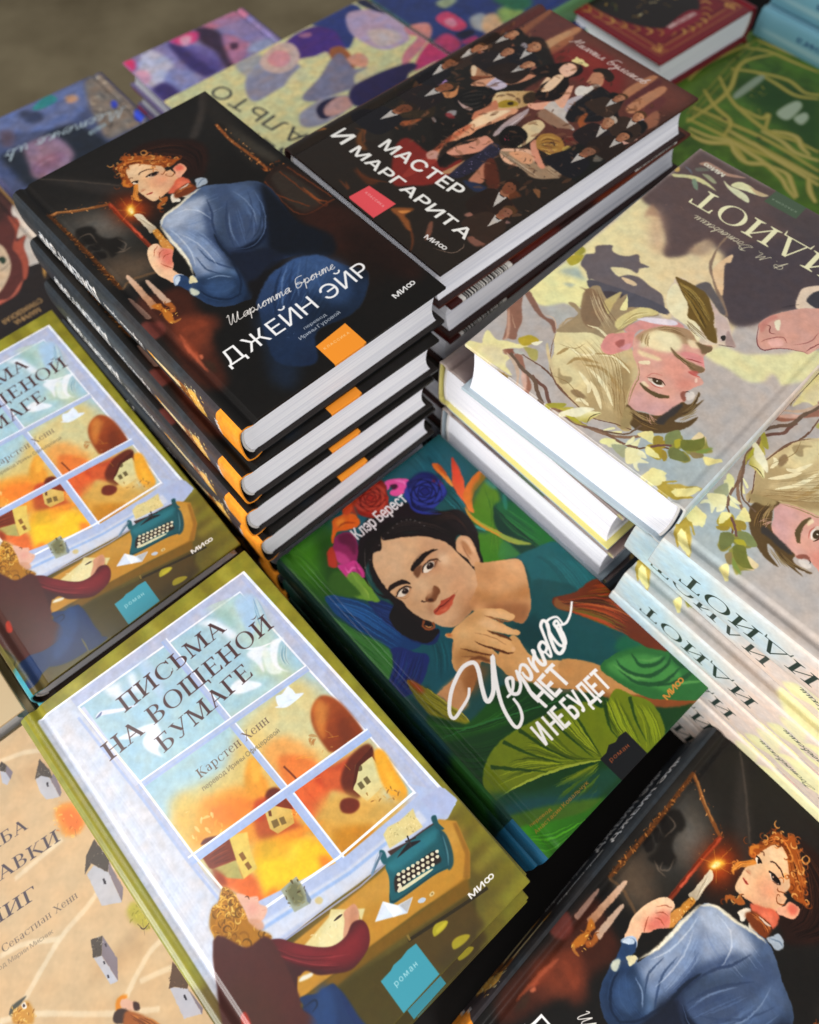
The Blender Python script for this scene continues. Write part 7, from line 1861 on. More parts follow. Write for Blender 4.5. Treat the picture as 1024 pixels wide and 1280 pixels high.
('l',1.196,'9fb4de',.75,0,0,[786,1060,788,600]),
('l',4.6,'a8b8de',1,0,0,[270,1115,1280,1005]),
('l',.9199999999999999,'eef0fa',1,0,0,[272,1134,1282,1024]),
('l',1.196,'9fb4de',.75,0,0,[269,1101,1279,991]),
('l',2.4,'c3c9e0',1,0,0,[270,1570,260,2080]),
('l',1.1,'f0e6dc',1,0,0,[248,2090,286,1560,300,1120,336,720]),
('l',1.3,'9fb0d8',.8,.2,0,[220,2050,254,1500,265,1120,290,760]),
('p','adbada',1,.2,[310,800,600,710,800,650,1270,620,1260,700,1330,600,1380,560,1390,480,1300,450,800,520,360,580]),
('p','c8cede',1,.5,[330,700,800,600,1220,570,1220,510,800,520,380,590]),
('l',1.2,'f2f4fa',1,0,0,[330,740,800,665,1260,645]),
('l',1.6,'93b0de',.85,.3,0,[340,670,800,580,1180,550]),
('p','aab4d6',1,.3,[1260,600,1370,580,1390,490,1310,460,1260,520]),
('l',.8,'8a92b4',1,0,0,[360,570,800,505,1180,490]),
('f','e6eaf2',.9,1,[395,2093,472,2065,553,2061,537,1979,553,1910,506,1967,423,1986,390,2084]),
('f','8fb4c4',.7,1,[478,2073,519,2064,496,1989,460,2007]),
('f','b6cbe2',.8,1,[599,2076,647,2075,640,1915,590,1838,583,1938]),
('f','eceef4',.9,1,[958,2056,1033,2017,1071,1925,1077,1861,1041,1865,1017,1958,983,2018]),
('f','94b8b0',.7,1.2,[1067,2047,1129,2006,1094,1904,1068,1957]),
('f','a9c6e4',.85,1,[1185,2031,1277,1994,1226,1889,1139,1805,1144,1918]),
('h',8,.8,['6c94b4','b8d0d8'],.6,.4,[1270,1984,1220,1880,1172,1762],[1286,1970,1259,1844,1209,1743]),
('f','eceef6',.9,.5,[438,1749,502,1757,487,1680,440,1645,434,1600,398,1670,397,1722]),
('f','e8ecf4',.9,.4,[324,1825,452,1789,509,1751,431,1756,348,1791]),
('f','e4e0ec',1,.25,[286,1989,327,1999,417,1938,488,1901,409,1925,314,1978]),
('f','5a6c94',1,.15,[283,1985,324,1995,310,1981]),
('f','f0f2f8',.9,.5,[875,1650,935,1664,980,1623,1021,1559,937,1581,886,1613]),
('f','eceef4',.9,.5,[1053,1740,1116,1740,1172,1676,1108,1676,1066,1602,1066,1671]),
('f','dfe8e0',.9,.5,[1127,1702,1167,1652,1144,1588,1134,1541,1081,1589]),
('f','eef0f4',.95,.4,[1191,1709,1256,1685,1211,1668,1154,1606,1147,1556,1174,1511,1129,1573,1140,1641]),
('h',6,.8,['7c9ca8','c4d0cc'],.7,.4,[1223,1669,1177,1608,1166,1540],[1242,1640,1201,1586,1194,1537]),
('s',1.2,'eef0f4',.9,.2,1,[1053,1787,1115,1731,1197,1703]),
('f','e4ecf8',1,.25,[1035,1461,1068,1452,1117,1463,1109,1427,1116,1410,1155,1380,1119,1386,1062,1405,1018,1412]),
('w',.07,2.2),
('p','b9822a',1,.3,[432,530,913,484,1264,477,1321,415,1275,273,1201,195,947,250,280,348,187,364,318,539]),
('f','c99644',.7,3,[443,530,908,478,1275,421,1270,334,970,357,733,439,496,483]),
('p','8a5c1c',.8,.4,[1275,273,1318,412,1301,421,1253,282,1178,216,1201,195]),
('p','73500f',.95,.6,[304,336,579,309,941,244,1200,207,1157,148,845,215,564,263,340,286]),
('p','43380f',1,.5,[323,291,630,234,843,187,834,204,1188,142,893,-165,458,31]),
('p','4a3712',.9,1,[827,195,1134,137,1123,10,822,34]),
('l',1.4,'241c08',.9,0,0,[821,195,1128,131,1234,112]),
('l',1,'8a7030',.8,0,0,[833,215,828,190]),
('p','3c3014',.7,1.5,[852,67,1107,45,1086,-39,874,-12]),
('f','a89a20',1,.2,[931,154,957,162,996,146,1004,131,974,122,924,127,920,139]),
('f','c4b42c',.8,.3,[943,143,990,140,995,132,943,128]),
('f','988a1c',1,.2,[959,58,989,62,1028,45,1041,26,1000,22,952,34]),
('p','d8c788',1,.2,[1022,600,1060,612,1119,595,1205,594,1189,555,1185,501,1005,535]),
('c',[1027,596,1196,584,1181,510,1023,542]),
('d',60,.45,['8a7c4c','f0e4b0'],.5,[102.3,51,119.6,59.6]),
('c',None),
('p','3c2a26',1,.2,[990,532,1077,505,1209,486,1251,477,1243,455,1119,469,990,504]),
('f',(99.2,49.2,'1d5a62',108.9,27.3,'174a52'),1,.2,[962,507,983,510,1225,476,1240,452,1221,389,1175,306,1155,291,1078,315,868,349,858,365,903,417,926,451,937,484]),
('f','17424c',.95,.3,[1235,445,1245,402,1220,334,1183,288,1149,285,1176,328,1214,395]),
('f','2a7480',.8,.8,[967,491,1211,461,1205,426,1174,420,973,442,952,460]),
('f','1d5660',1,.2,[965,560,980,541,960,497,941,503,945,533]),
('f','1d4a50',1,.2,[1240,504,1265,499,1252,464,1255,427,1228,451]),
('l',1.1,'5c7488',1,0,0,[967,547,874,508]),
('f','7890a8',.8,.15,[959,559,919,534,874,502,873,514]),
('f','1c1a1c',1,.15,[1008,483,1066,493,1091,493,1138,463,1074,474,1018,480]),
('l',.7,'2c2424',1,0,0,[1104,522,1087,474]),
('l',.6,'2c2424',1,0,0,[1080,509,1129,488]),
('f','2a1c18',.95,.3,[950,430,1019,412,1148,392,1160,364,1145,334,1068,358,938,375,907,381]),
('f','dcd4b4',1,.05,[956,429,966,433,974,426,969,418,961,419]),
('f','c8c0a0',1,.05,[981,423,990,427,999,420,993,412,985,413]),
('f','e4dcc0',1,.05,[1006,417,1015,421,1023,414,1018,407,1010,407]),
('f','dcd4b4',1,.05,[1030,412,1040,415,1048,408,1042,401,1034,401]),
('f','c8c0a0',1,.05,[1055,406,1064,410,1073,402,1067,395,1059,395]),
('f','e4dcc0',1,.05,[1080,400,1089,404,1097,396,1092,389,1084,390]),
('f','dcd4b4',1,.05,[1105,394,1114,398,1122,391,1117,383,1109,384]),
('f','c8c0a0',1,.05,[1130,388,1139,392,1147,385,1142,377,1134,378]),
('f','e4dcc0',1,.05,[1155,382,1164,386,1172,379,1167,371,1159,372]),
('f','c8c0a0',1,.05,[943,411,953,415,961,408,956,400,948,401]),
('f','e4dcc0',1,.05,[968,405,977,409,985,402,980,395,972,395]),
('f','dcd4b4',1,.05,[992,400,1002,403,1010,396,1004,389,996,389]),
('f','c8c0a0',1,.05,[1017,394,1026,398,1034,390,1029,383,1021,384]),
('f','e4dcc0',1,.05,[1041,388,1051,392,1059,384,1054,377,1046,378]),
('f','dcd4b4',1,.05,[1066,382,1076,386,1084,379,1078,371,1070,372]),
('f','c8c0a0',1,.05,[1091,376,1100,380,1109,373,1103,365,1095,366]),
('f','e4dcc0',1,.05,[1116,370,1125,374,1134,367,1128,360,1120,360]),
('f','dcd4b4',1,.05,[1141,365,1150,368,1159,361,1153,354,1145,354]),
('f','e4dcc0',1,.05,[930,394,940,397,948,390,942,383,935,383]),
('f','dcd4b4',1,.05,[955,388,964,391,972,384,967,377,959,378]),
('f','c8c0a0',1,.05,[979,382,988,386,996,378,991,371,983,372]),
('f','e4dcc0',1,.05,[1004,376,1013,380,1021,373,1016,365,1008,366]),
('f','dcd4b4',1,.05,[1028,370,1037,374,1046,367,1040,359,1032,360]),
('f','c8c0a0',1,.05,[1053,364,1062,368,1070,361,1065,354,1057,354]),
('f','e4dcc0',1,.05,[1077,359,1087,362,1095,355,1090,348,1082,348]),
('f','dcd4b4',1,.05,[1102,353,1112,356,1120,349,1114,342,1106,342]),
('f','d8d0a8',1,.1,[932,375,1081,345,1084,335,937,360]),
('f','d4ccb0',1,.1,[916,378,943,387,941,372,918,366]),
('s',.7,'5c9098',.7,.2,1,[1231,414,1197,343,1161,297]),
('s',.8,'0f343c',.8,.2,1,[882,393,867,362,911,345,1081,318,1161,297]),
('p','d2dcec',1,.2,[757,350,837,389,877,333,954,312,890,279]),
('p','e8eef6',1,.2,[837,389,877,333,879,294,833,309]),
('p','a8a8a8',.8,.2,[884,327,948,312,892,282]),
('f','b8c4d4',1,.15,[960,285,982,282,993,267,975,262,957,275]),
('f','d0b880',1,.15,[1015,269,1036,269,1036,256,1015,257]),
('f','8a6a34',1,.1,[1024,266,1032,264,1030,259,1022,260]),
('p','9aa08c',1,.2,[517,737,606,734,597,612,584,603,509,622]),
('f','6c6a48',.95,.6,[538,719,588,718,584,646,566,630,529,641,525,666]),
('c',[561,742,615,694,567,618,502,665]),
('d',24,1,['4c3c20','8a8458'],.8,[50.2,61.8,61.5,74.2]),
('c',None),
('p','6a7890',.9,.2,[606,675,597,612,583,602,579,618]),
('f','cdbb88',1,.25,[611,601,632,598,638,577,620,569,605,586]),
('p','d8c88c',1,.25,[455,489,613,503,640,522,707,463,759,421,626,338,557,378]),
('f','e4d8a4',.8,.8,[608,497,670,474,634,402,569,378,508,442]),
('c',[544,544,696,451,591,378,499,460]),
('d',26,.7,['a89858','f0e8c0'],.5,[49.9,37.8,69.6,54.4]),
('c',None),
('s',.9,'a88840',.8,.15,1,[723,427,700,385,634,341]),
('f','c99070',1,.25,[657,444,673,471,705,475,734,468,733,439,716,412,682,391,645,361,627,367,609,393]),
('f','b87c5c',.7,.6,[707,463,727,445,667,373,637,379]),
('s',1,'3c2c28',1,0,1,[620,476,647,474,667,471]),
('f','e0d8c0',1,.3,[377,403,403,394,428,383,410,374,359,394]),
('f','a56c1a',1,.5,[324,921,339,903,348,864,355,822,343,780,342,728,352,667,373,623,358,602,291,610,232,604,189,617,144,616,129,645,124,700,160,752,176,781,189,838,235,885,272,887,304,912]),
('c',[324,921,339,903,348,864,355,822,343,780,342,728,352,667,373,623,358,602,291,610,232,604,189,617,144,616,129,645,124,700,160,752,176,781,189,838,235,885,272,887,304,912]),
('k',4,[1.2,3.2],['c88a28','7c4c10','dca840','8c5814','b87820','e8bc5c','64400c'],[311,895,301,921,320,578,322,770,260,889,367,774,259,857,395,714,285,852,322,569,362,640,407,768,253,789,182,702,188,612,162,634,329,834,234,813,225,618,248,894,317,856,155,769,361,750,320,865,361,620,239,610,218,756,332,759,203,680,114,684,292,931,397,797,337,806,402,728,398,650,362,880,162,680,314,923,243,659,273,829,194,790,279,776,252,782,328,829,291,537,300,527,244,724,294,572,302,767,411,757,361,781,371,717,110,700,252,631,360,862,350,790,209,690,298,586,338,825,235,790,121,704,413,664,233,596,360,844,434,753,320,781,191,759,153,733,248,886,294,874]),
('f','6c420e',.6,3,[171,793,239,750,248,674,193,723]),
('c',None),
('f','ddae98',1,.25,[354,859,380,831,385,813,421,786,409,757,425,729,421,711,397,697,381,694,356,698,332,728,343,780,345,822]),
('f','dd9080',.7,1.5,[370,792,398,767,383,735,352,754]),
('f','c89478',.9,.4,[331,738,375,699,367,663,341,677]),
('s',.5,'6a4434',1,0,1,[374,823,387,816,385,800]),
('s',.5,'6a4434',1,0,1,[403,787,417,781]),
('s',.6,'b85c54',1,0,1,[401,728,415,718]),
('f','3c1c1e',1,.3,[156,621,218,608,288,605,347,612,397,580,431,529,498,448,555,403,623,393,677,414,719,394,716,345,675,296,602,277,549,282,488,320,437,360,409,406,376,410,360,408,304,329,328,268,340,205,295,149,-2,411,96,561,136,606]),
('c',[156,621,218,608,288,605,347,612,397,580,431,529,498,448,555,403,623,393,677,414,719,394,716,345,675,296,602,277,549,282,488,320,437,360,409,406,376,410,360,408,304,329,328,268,340,205,295,149,-2,411,96,561,136,606]),
('f','6e1c22',.95,2,[351,617,431,529,518,427,628,388,708,404,727,335,639,277,510,325,439,421,356,527]),
('f','86262c',.7,2,[380,583,467,480,543,388,664,374,705,355,593,335,490,392,408,499]),
('f','3c221c',.7,4,[144,616,336,596,359,459,320,362,118,305,-2,411]),
('h',12,1.2,['4c1418','8c3034'],.4,.4,[336,596,444,450,623,325],[335,547,427,406,553,287]),
('c',None),
('f','1a2c54',1,.4,[319,314,362,314,383,286,412,308,462,274,478,240,474,129,458,31,247,36,149,123]),
('f','22386a',.8,1.5,[401,308,444,280,389,185,308,164]),
('f','4a2420',1,.4,[164,774,262,655,363,614,328,354,305,313,330,232,291,182,194,170,94,185,33,236,-26,378]),
('f','46281e',.7,3,[87,592,179,576,234,420,198,284,78,245,1,356]),
('f','a03020',1,.3,[86,460,116,460,103,399,71,414]),
('f','1c3056',1,.3,[60,213,180,182,291,182,330,232,319,337,349,336,401,304,466,292,466,238,443,149,456,67,494,12,376,18,392,97,393,167,297,107,207,89,97,68,23,40,-69,118]),
('f','24406e',.8,1.5,[371,305,445,292,412,199,297,107,194,101]),
('s',.9,'7a6c30',.8,.2,1,[379,108,377,63,371,10]),
('s',1,'14223c',.8,.2,1,[312,307,367,297,364,275,330,268]),
('f','55521c',.9,1,[-13,367,28,298,36,222,28,172,35,97,-69,118,-85,267]),
('s',1.2,'24240c',.8,.3,1,[1,356,24,290,33,236,10,210,19,156]),
('m',.04,2.2,.02),
('t','ПИСЬМА',40.7,191,104.5,192.2,8.95,'4c3232',{'face': 'serif'}),
('t','НА ВОЩЕНОЙ',22.4,175.6,124.7,176.7,9.36,'4c3232',{'face': 'serif'}),
('t','БУМАГЕ',44.6,160.9,101.2,162.9,8.99,'4c3232',{'face': 'serif'}),
('t','Карстен Хенн',51.5,138.9,93.1,138,4.63,'6a5548',{'face': 'serif'}),
('t','перевод Ирины Офицеровой',49.7,132.9,94.5,130.7,2.4,'7a6c50',{'gap': .1}),
('p','3b93a4',1,.1,[628,159,686,160,710,168,753,165,793,170,840,164,839,8,626,4]),
('t','роман',66.6,9.8,79.1,9.6,2.34,'a8d4d8',{'gap': .25}),
('t','МИ8',114.6,12.8,129.1,12.2,2.43,'ece8e6',{'off': .025,'gap': .12}),
]
ART['window_spine'] = [
('p','8c8a3c',1,0,[0,0,2240,0,2240,190,0,190]),
('p','3f9aa8',1,0,[0,0,200,0,200,190,0,190]),
('f','4c4418',.9,1,[200,0,700,0,660,190,200,190]),
('s',1.2,'24240c',.8,.3,1,[260,40,360,120,500,80,620,140]),
('f','b8b468',.7,1.5,[900,-20,2200,-20,2200,40,900,50]),
('t','Письма на вощеной бумаге',90,13,200,13,5,'3c3418',{'flip': 1}),
('m',.1,4,.03),
]
ART['village'] = [
('p','cbab83',1,0,[0,0,1400,0,1400,2180,0,2180]),
('f','b08c62',.7,3,[991,1857,1105,1898,1185,1900]),
('f','b3906a',.7,3,[1088,1984,1202,1902,1366,1850]),
('f','b08c62',.7,3,[1174,1909,1359,1838,1382,1708]),
('f','ac8a64',.7,3,[949,799,1093,745,1261,822]),
('f','b09068',.7,3,[1185,798,1320,771,1200,725]),
('s',2.6,'e0cbaa',.75,.4,0,[1105,2079,1262,2014,1466,1854,1560,1734]),
('s',2.6,'e0cbaa',.75,.4,0,[879,1469,1171,1476]),
('s',2.6,'e0cbaa',.75,.4,0,[1796,1310,1534,1260,1161,1111,922,1058,656,940]),
('s',2.6,'e0cbaa',.75,.4,0,[922,1058,773,1158,648,1193]),
('s',2.6,'e0cbaa',.75,.4,0,[1657,662,1309,705,1165,668,1038,606]),
('s',2.6,'e0cbaa',.75,.4,0,[1136,621,1306,559,1532,436]),
('s',2.6,'e0cbaa',.75,.4,0,[515,936,663,849,910,634,1148,454]),
('p','b6b4bc',1,.15,[1183,1233,1235,1246,1277,1167,1257,993,1166,1048]),
('p','7c7078',1,.15,[1277,1167,1304,1212,1298,1048,1257,993]),
('p','4a4038',1,.15,[1175,1240,1226,1314,1302,1361,1316,1218,1274,1168,1229,1264]),
('c',[1175,1240,1226,1314,1302,1361,1316,1218,1274,1168,1229,1264]),
('d',50,.35,['cfc8bc','2a2420','8c7c6c'],.8,[117.5,116.8,131.6,136.1]),
('c',None),
('p','2c2830',1,.1,[1235,1158,1245,1154,1239,1124,1229,1130]),
('p','b6b4bc',1,.15,[1011,871,1048,850,1053,697,1016,706]),
('p','7c7078',1,.15,[1048,850,1097,925,1103,786,1053,697]),
('p','4a4038',1,.15,[1041,949,1097,925,1048,850,1008,870]),
('c',[1041,949,1097,925,1048,850,1008,870]),
('d',50,.35,['cfc8bc','2a2420','8c7c6c'],.8,[100.8,85,109.7,94.9]),
('c',None),
('p','2c2830',1,.1,[1040,822,1046,820,1043,804,1036,808]),
('p','2c2830',1,.1,[1024,756,1031,753,1027,737,1019,742]),
('p','3c343c',1,.1,[1088,885,1095,883,1088,865,1082,870]),
('p','b6b4bc',1,.15,[1212,1854,1256,1870,1277,1806,1270,1679,1205,1718,1198,1777]),
('p','7c7078',1,.15,[1277,1806,1315,1818,1291,1696,1270,1679]),
('p','4a4038',1,.15,[1209,1857,1283,1942,1297,1843,1288,1797,1246,1851]),
('c',[1209,1857,1283,1942,1297,1843,1288,1797,1246,1851]),
('d',50,.35,['cfc8bc','2a2420','8c7c6c'],.8,[120.9,179.7,129.7,194.2]),
('c',None),
('p','2c2830',1,.1,[1249,1799,1259,1795,1252,1769,1244,1776]),
('p','b6b4bc',1,.15,[1081,2032,1102,2004,1107,1955,1076,1933,1060,1961]),
('p','7c7078',1,.15,[1102,2004,1124,2040,1134,1976,1104,1948]),
('p','4a4038',1,.15,[1073,2048,1111,2074,1125,2034,1102,2004,1081,2032]),
('c',[1073,2048,1111,2074,1125,2034,1102,2004,1081,2032]),
('d',50,.35,['cfc8bc','2a2420','8c7c6c'],.8,[107.3,200.4,112.5,207.4]),
('c',None),
('p','b6b2ba',1,.15,[1236,508,1255,483,1303,441,1297,297,1218,341]),
('p','7c7078',1,.15,[1303,441,1314,316,1295,294]),
('p','5c4434',1,.15,[1229,497,1309,586,1321,453,1300,435,1257,485]),
('c',[1229,497,1309,586,1321,453,1300,435]),
('d',30,.4,['7c5c44','3a2820'],.7,[122.9,43.5,132.1,58.6]),
('c',None),
('p','2c2830',1,.1,[1270,426,1278,423,1274,397,1266,401]),
('f','e0882c',.9,1,[1210,1629,1262,1637,1315,1590,1310,1473,1247,1444,1191,1484,1194,1558]),
('f','e86a24',.8,1.2,[1225,1599,1291,1576,1300,1482,1232,1473]),
('c',[1230,1665,1357,1553,1267,1426,1163,1517]),
('d',40,.9,['f0a03c','c86018','e8c060'],.6,[116.3,142.6,135.7,166.5]),
('c',None),
('s',.7,'4c3020',1,0,1,[1249,1476,1235,1437]),
('f','a8a030',.9,1,[1261,946,1309,950,1328,856,1301,788,1267,832,1246,897]),
('c',[1273,966,1344,857,1301,788,1234,877]),
('d',24,.9,['c4b840','7c7818'],.6,[123.4,78.8,134.4,96.6]),
('c',None),
('s',.8,'3c2c20',1,0,1,[1296,853,1265,781]),
('s',.6,'3c2c20',1,0,1,[1263,851,1276,809,1319,817]),
('f','4c4c44',1,.3,[567,939,598,956,667,948,638,936,597,927,569,915]),
('f','c0883c',1,.5,[585,931,620,929,661,923,667,881,659,845,629,823,565,879,567,910]),
('c',[598,956,678,886,639,815,560,884]),
('d',40,.9,['d8a850','8a5820','e8c880'],.7,[56,81.5,67.8,95.6]),
('c',None),
('f','e4dcd0',1,.2,[630,928,648,927,645,900,630,906]),
('f','4c3c3c',1,.1,[637,926,644,919,639,909,632,915]),
('f','d8801c',1,.4,[986,611,1011,633,1039,630,1054,610,1021,587,981,585]),
('f','d8a890',1,.3,[1012,610,1040,607,1066,562,1044,538,1007,577]),
('f','3c2a24',1,.3,[947,571,979,594,1017,569,1025,532,998,513,954,540]),
('f','9a5424',1,.5,[1000,554,1072,484,1129,334,1119,202,925,370]),
('h',12,1,['c87830','6a3414'],.6,.4,[1002,545,1048,447,1051,331],[1052,502,1103,414,1119,272]),
('f','3c2420',1,.3,[1062,566,1081,549,1072,521,1049,534]),
('w',.15,2),
('m',.05,5,.02),
('t','СЛУЖБА',56.5,170.3,104.8,165.1,6.49,'4a4048',{'face': 'serif'}),
('t','ДОСТАВКИ',45.4,155,115.4,147.8,6.85,'4a4048',{'face': 'serif'}),
('t','КНИГ',55.9,135.2,92.5,131,6.67,'4a4048',{'face': 'serif'}),
('t','Карстен Себастиан Хенн',42.7,121.1,108.8,116.7,3.77,'6a5c50',{'face': 'serif'}),
('t','перевод Марии Мисник',51.3,114.9,91.1,110.5,2.3,'8c7a64',{'gap': .1}),
]


# ------------------------------------------------------------------ materials
def principled(name, rough=0.5, spec=0.5, color=None, coat=0.0):
    m = bpy.data.materials.new(name); m.use_nodes = True
    b = m.node_tree.nodes['Principled BSDF']
    b.inputs['Roughness'].default_value = rough
    b.inputs['Specular IOR Level'].default_value = spec
    b.inputs['Coat Weight'].default_value = coat
    b.inputs['Coat Roughness'].default_value = 0.16
    if color is not None:
        c = rgb(color); c = np.where(c <= .04045, c / 12.92, ((c + .055) / 1.055) ** 2.4)
        b.inputs['Base Color'].default_value = (*[float(x) for x in c], 1)
    return m, b

def print_mat(name, image, rough=0.42, coat=0.12, spec=0.3):
    """laminated printed paper: generated print, fine linen-like grain in the gloss, faint scuffs"""
    m, b = principled(name, rough, spec, coat=coat)
    nt = m.node_tree; N = nt.nodes; L = nt.links
    uv = N.new('ShaderNodeUVMap'); uv.uv_map = 'print'
    tx = N.new('ShaderNodeTexImage'); tx.image = image; tx.extension = 'EXTEND'; tx.interpolation = 'Cubic'
    L.new(uv.outputs['UV'], tx.inputs['Vector'])
    L.new(tx.outputs['Color'], b.inputs['Base Color'])
    tc = N.new('ShaderNodeTexCoord')
    nz = N.new('ShaderNodeTexNoise'); nz.inputs['Scale'].default_value = 9; nz.inputs['Detail'].default_value = 5
    L.new(tc.outputs['Object'], nz.inputs['Vector'])
    mr = N.new('ShaderNodeMapRange'); mr.inputs['To Min'].default_value = rough - 0.07; mr.inputs['To Max'].default_value = rough + 0.09
    L.new(nz.outputs['Fac'], mr.inputs['Value']); L.new(mr.outputs['Result'], b.inputs['Roughness'])
    n2 = N.new('ShaderNodeTexNoise'); n2.inputs['Scale'].default_value = 1400; n2.inputs['Detail'].default_value = 2
    L.new(tc.outputs['Object'], n2.inputs['Vector'])
    n3 = N.new('ShaderNodeTexNoise'); n3.inputs['Scale'].default_value = 14; n3.inputs['Detail'].default_value = 1
    L.new(tc.outputs['Object'], n3.inputs['Vector'])
    ad = N.new('ShaderNodeMath'); ad.operation = 'MULTIPLY_ADD'; ad.inputs[1].default_value = 14.0
    L.new(n3.outputs['Fac'], ad.inputs[0]); L.new(n2.outputs['Fac'], ad.inputs[2])
    bp = N.new('ShaderNodeBump'); bp.inputs['Strength'].default_value = 0.25; bp.inputs['Distance'].default_value = 0.00005
    L.new(ad.outputs[0], bp.inputs['Height']); L.new(bp.outputs['Normal'], b.inputs['Normal'])
    return m

def page_mat(name, c0, c1):
    """cut edge of a block of sheets: hair-fine lines running with the sheets"""
    m, b = principled(name, 0.75, 0.25)
    nt = m.node_tree; N = nt.nodes; L = nt.links
    tc = N.new('ShaderNodeTexCoord'); mp = N.new('ShaderNodeMapping'); mp.inputs['Scale'].default_value = (10, 10, 2600)
    L.new(tc.outputs['Object'], mp.inputs['Vector'])
    nz = N.new('ShaderNodeTexNoise'); nz.inputs['Scale'].default_value = 1.0; nz.inputs['Detail'].default_value = 3
    L.new(mp.outputs['Vector'], nz.inputs['Vector'])
    mp2 = N.new('ShaderNodeMapping'); mp2.inputs['Scale'].default_value = (4, 4, 700)
    L.new(tc.outputs['Object'], mp2.inputs['Vector'])
    nz2 = N.new('ShaderNodeTexNoise'); nz2.inputs['Scale'].default_value = 1.0; nz2.inputs['Detail'].default_value = 4
    L.new(mp2.outputs['Vector'], nz2.inputs['Vector'])
    mx = N.new('ShaderNodeMath'); mx.operation = 'ADD'
    L.new(nz.outputs['Fac'], mx.inputs[0]); L.new(nz2.outputs['Fac'], mx.inputs[1])
    cr = N.new('ShaderNodeValToRGB'); e = cr.color_ramp.elements
    lin = lambda c: tuple(float(x) for x in np.where(rgb(c) <= .04045, rgb(c) / 12.92, ((rgb(c) + .055) / 1.055) ** 2.4)) + (1,)
    e[0].position = 0.36; e[0].color = lin(c0); e[1].position = 0.54; e[1].color = lin(c1)
    hf = N.new('ShaderNodeMath'); hf.operation = 'MULTIPLY'; hf.inputs[1].default_value = 0.5
    L.new(mx.outputs[0], hf.inputs[0]); L.new(hf.outputs[0], cr.inputs['Fac']); L.new(cr.outputs['Color'], b.inputs['Base Color'])
    bp = N.new('ShaderNodeBump'); bp.inputs['Strength'].default_value = 0.35; bp.inputs['Distance'].default_value = 0.0001
    L.new(mx.outputs[0], bp.inputs['Height']); L.new(bp.outputs['Normal'], b.inputs['Normal'])
    return m

PAGES = page_mat('page_edges', 'dadbe5', 'f5f5fa')
PAGES_CREAM = page_mat('cream_page_edges', 'b9b6b6', 'd6d2d0')
plain_cache = {}
def plain(color, rough=0.5):
    k = (color, rough)
    if k not in plain_cache:
        m, b = principled('paper_' + color, rough, 0.4, color)
        nt = m.node_tree; N = nt.nodes; L = nt.links
        tc = N.new('ShaderNodeTexCoord'); nz = N.new('ShaderNodeTexNoise'); nz.inputs['Scale'].default_value = 60; nz.inputs['Detail'].default_value = 4
        L.new(tc.outputs['Object'], nz.inputs['Vector'])
        hs = N.new('ShaderNodeHueSaturation'); hs.inputs['Color'].default_value = b.inputs['Base Color'].default_value
        mr = N.new('ShaderNodeMapRange'); mr.inputs['To Min'].default_value = 0.86; mr.inputs['To Max'].default_value = 1.14
        L.new(nz.outputs['Fac'], mr.inputs['Value']); L.new(mr.outputs['Result'], hs.inputs['Value']); L.new(hs.outputs['Color'], b.inputs['Base Color'])
        plain_cache[k] = m
    return plain_cache[k]

# ------------------------------------------------------------------ a hardback book: boards with a hinge groove, rounded spine, page block
def extrude(name, prof, y0, y1, mats, uvf, ch=0.35, mat_inner=None):
    """closed profile [(x, z, tag)] in mm pushed along y, ends chamfered; tag 1 = inner side"""
    P = np.array([(p[0], p[1]) for p in prof]); n = len(P)
    cen_z = P[:, 1].mean(); 
    e1 = np.roll(P, -1, 0) - P; e0 = P - np.roll(P, 1, 0)
    nr = np.stack([e1[:, 1] + e0[:, 1], -(e1[:, 0] + e0[:, 0])], 1); nr /= (np.hypot(nr[:, 0], nr[:, 1]) + 1e-9)[:, None]
    area = 0.5 * np.sum(P[:, 0] * np.roll(P[:, 1], -1) - np.roll(P[:, 0], -1) * P[:, 1])
    if area < 0: nr = -nr
    Q = P - nr * ch
    rings = [(Q, y0), (P, y0 + ch), (P, (y0 + y1) / 2), (P, y1 - ch), (Q, y1)]
    V = []; F = []; MI = []
    for R, y in rings:
        for k in range(n): V.append((R[k, 0] / 1000, y / 1000, R[k, 1] / 1000))
    for r in range(len(rings) - 1):
        for k in range(n):
            k2 = (k + 1) % n; q = (r * n + k, r * n + k2, (r + 1) * n + k2, (r + 1) * n + k)
            F.append(q if area < 0 else q[::-1]); MI.append(1 if (prof[k][2] and prof[k2][2]) else 0)
    cap0 = tuple(range(n)); cap1 = tuple(range((len(rings) - 1) * n, len(rings) * n))
    F.append(cap0[::-1] if area < 0 else cap0); MI.append(0)
    F.append(cap1 if area < 0 else cap1[::-1]); MI.append(0)
    me = bpy.data.meshes.new(name); me.from_pydata(V, [], F)
    for m in mats: me.materials.append(m)
    me.polygons.foreach_set('material_index', [min(i, len(mats) - 1) for i in MI])
    me.polygons.foreach_set('use_smooth', [True] * len(F))
    import bmesh
    bm = bmesh.new(); bm.from_mesh(me)
    bmesh.ops.recalc_face_normals(bm, faces=bm.faces)
    for e in bm.edges:
        if len(e.link_faces) == 2 and e.calc_face_angle(0) > math.radians(32): e.smooth = False
    bm.to_mesh(me); bm.free()
    if uvf:
        ul = me.uv_layers.new(name='print')
        for lp in me.loops:
            c = me.vertices[lp.vertex_index].co
            ul.data[lp.index].uv = uvf(c.x * 1000, c.y * 1000, c.z * 1000)
    return me

GX, GW, GD = 7.6, 3.6, 1.5     # hinge groove: place, half width, depth (mm)
BT = 2.2                       # board thickness
def groove_z(x): 
    t = (x - GX) / GW
    return -GD * (0.5 + 0.5 * math.cos(math.pi * t)) if abs(t) < 1 else 0.0

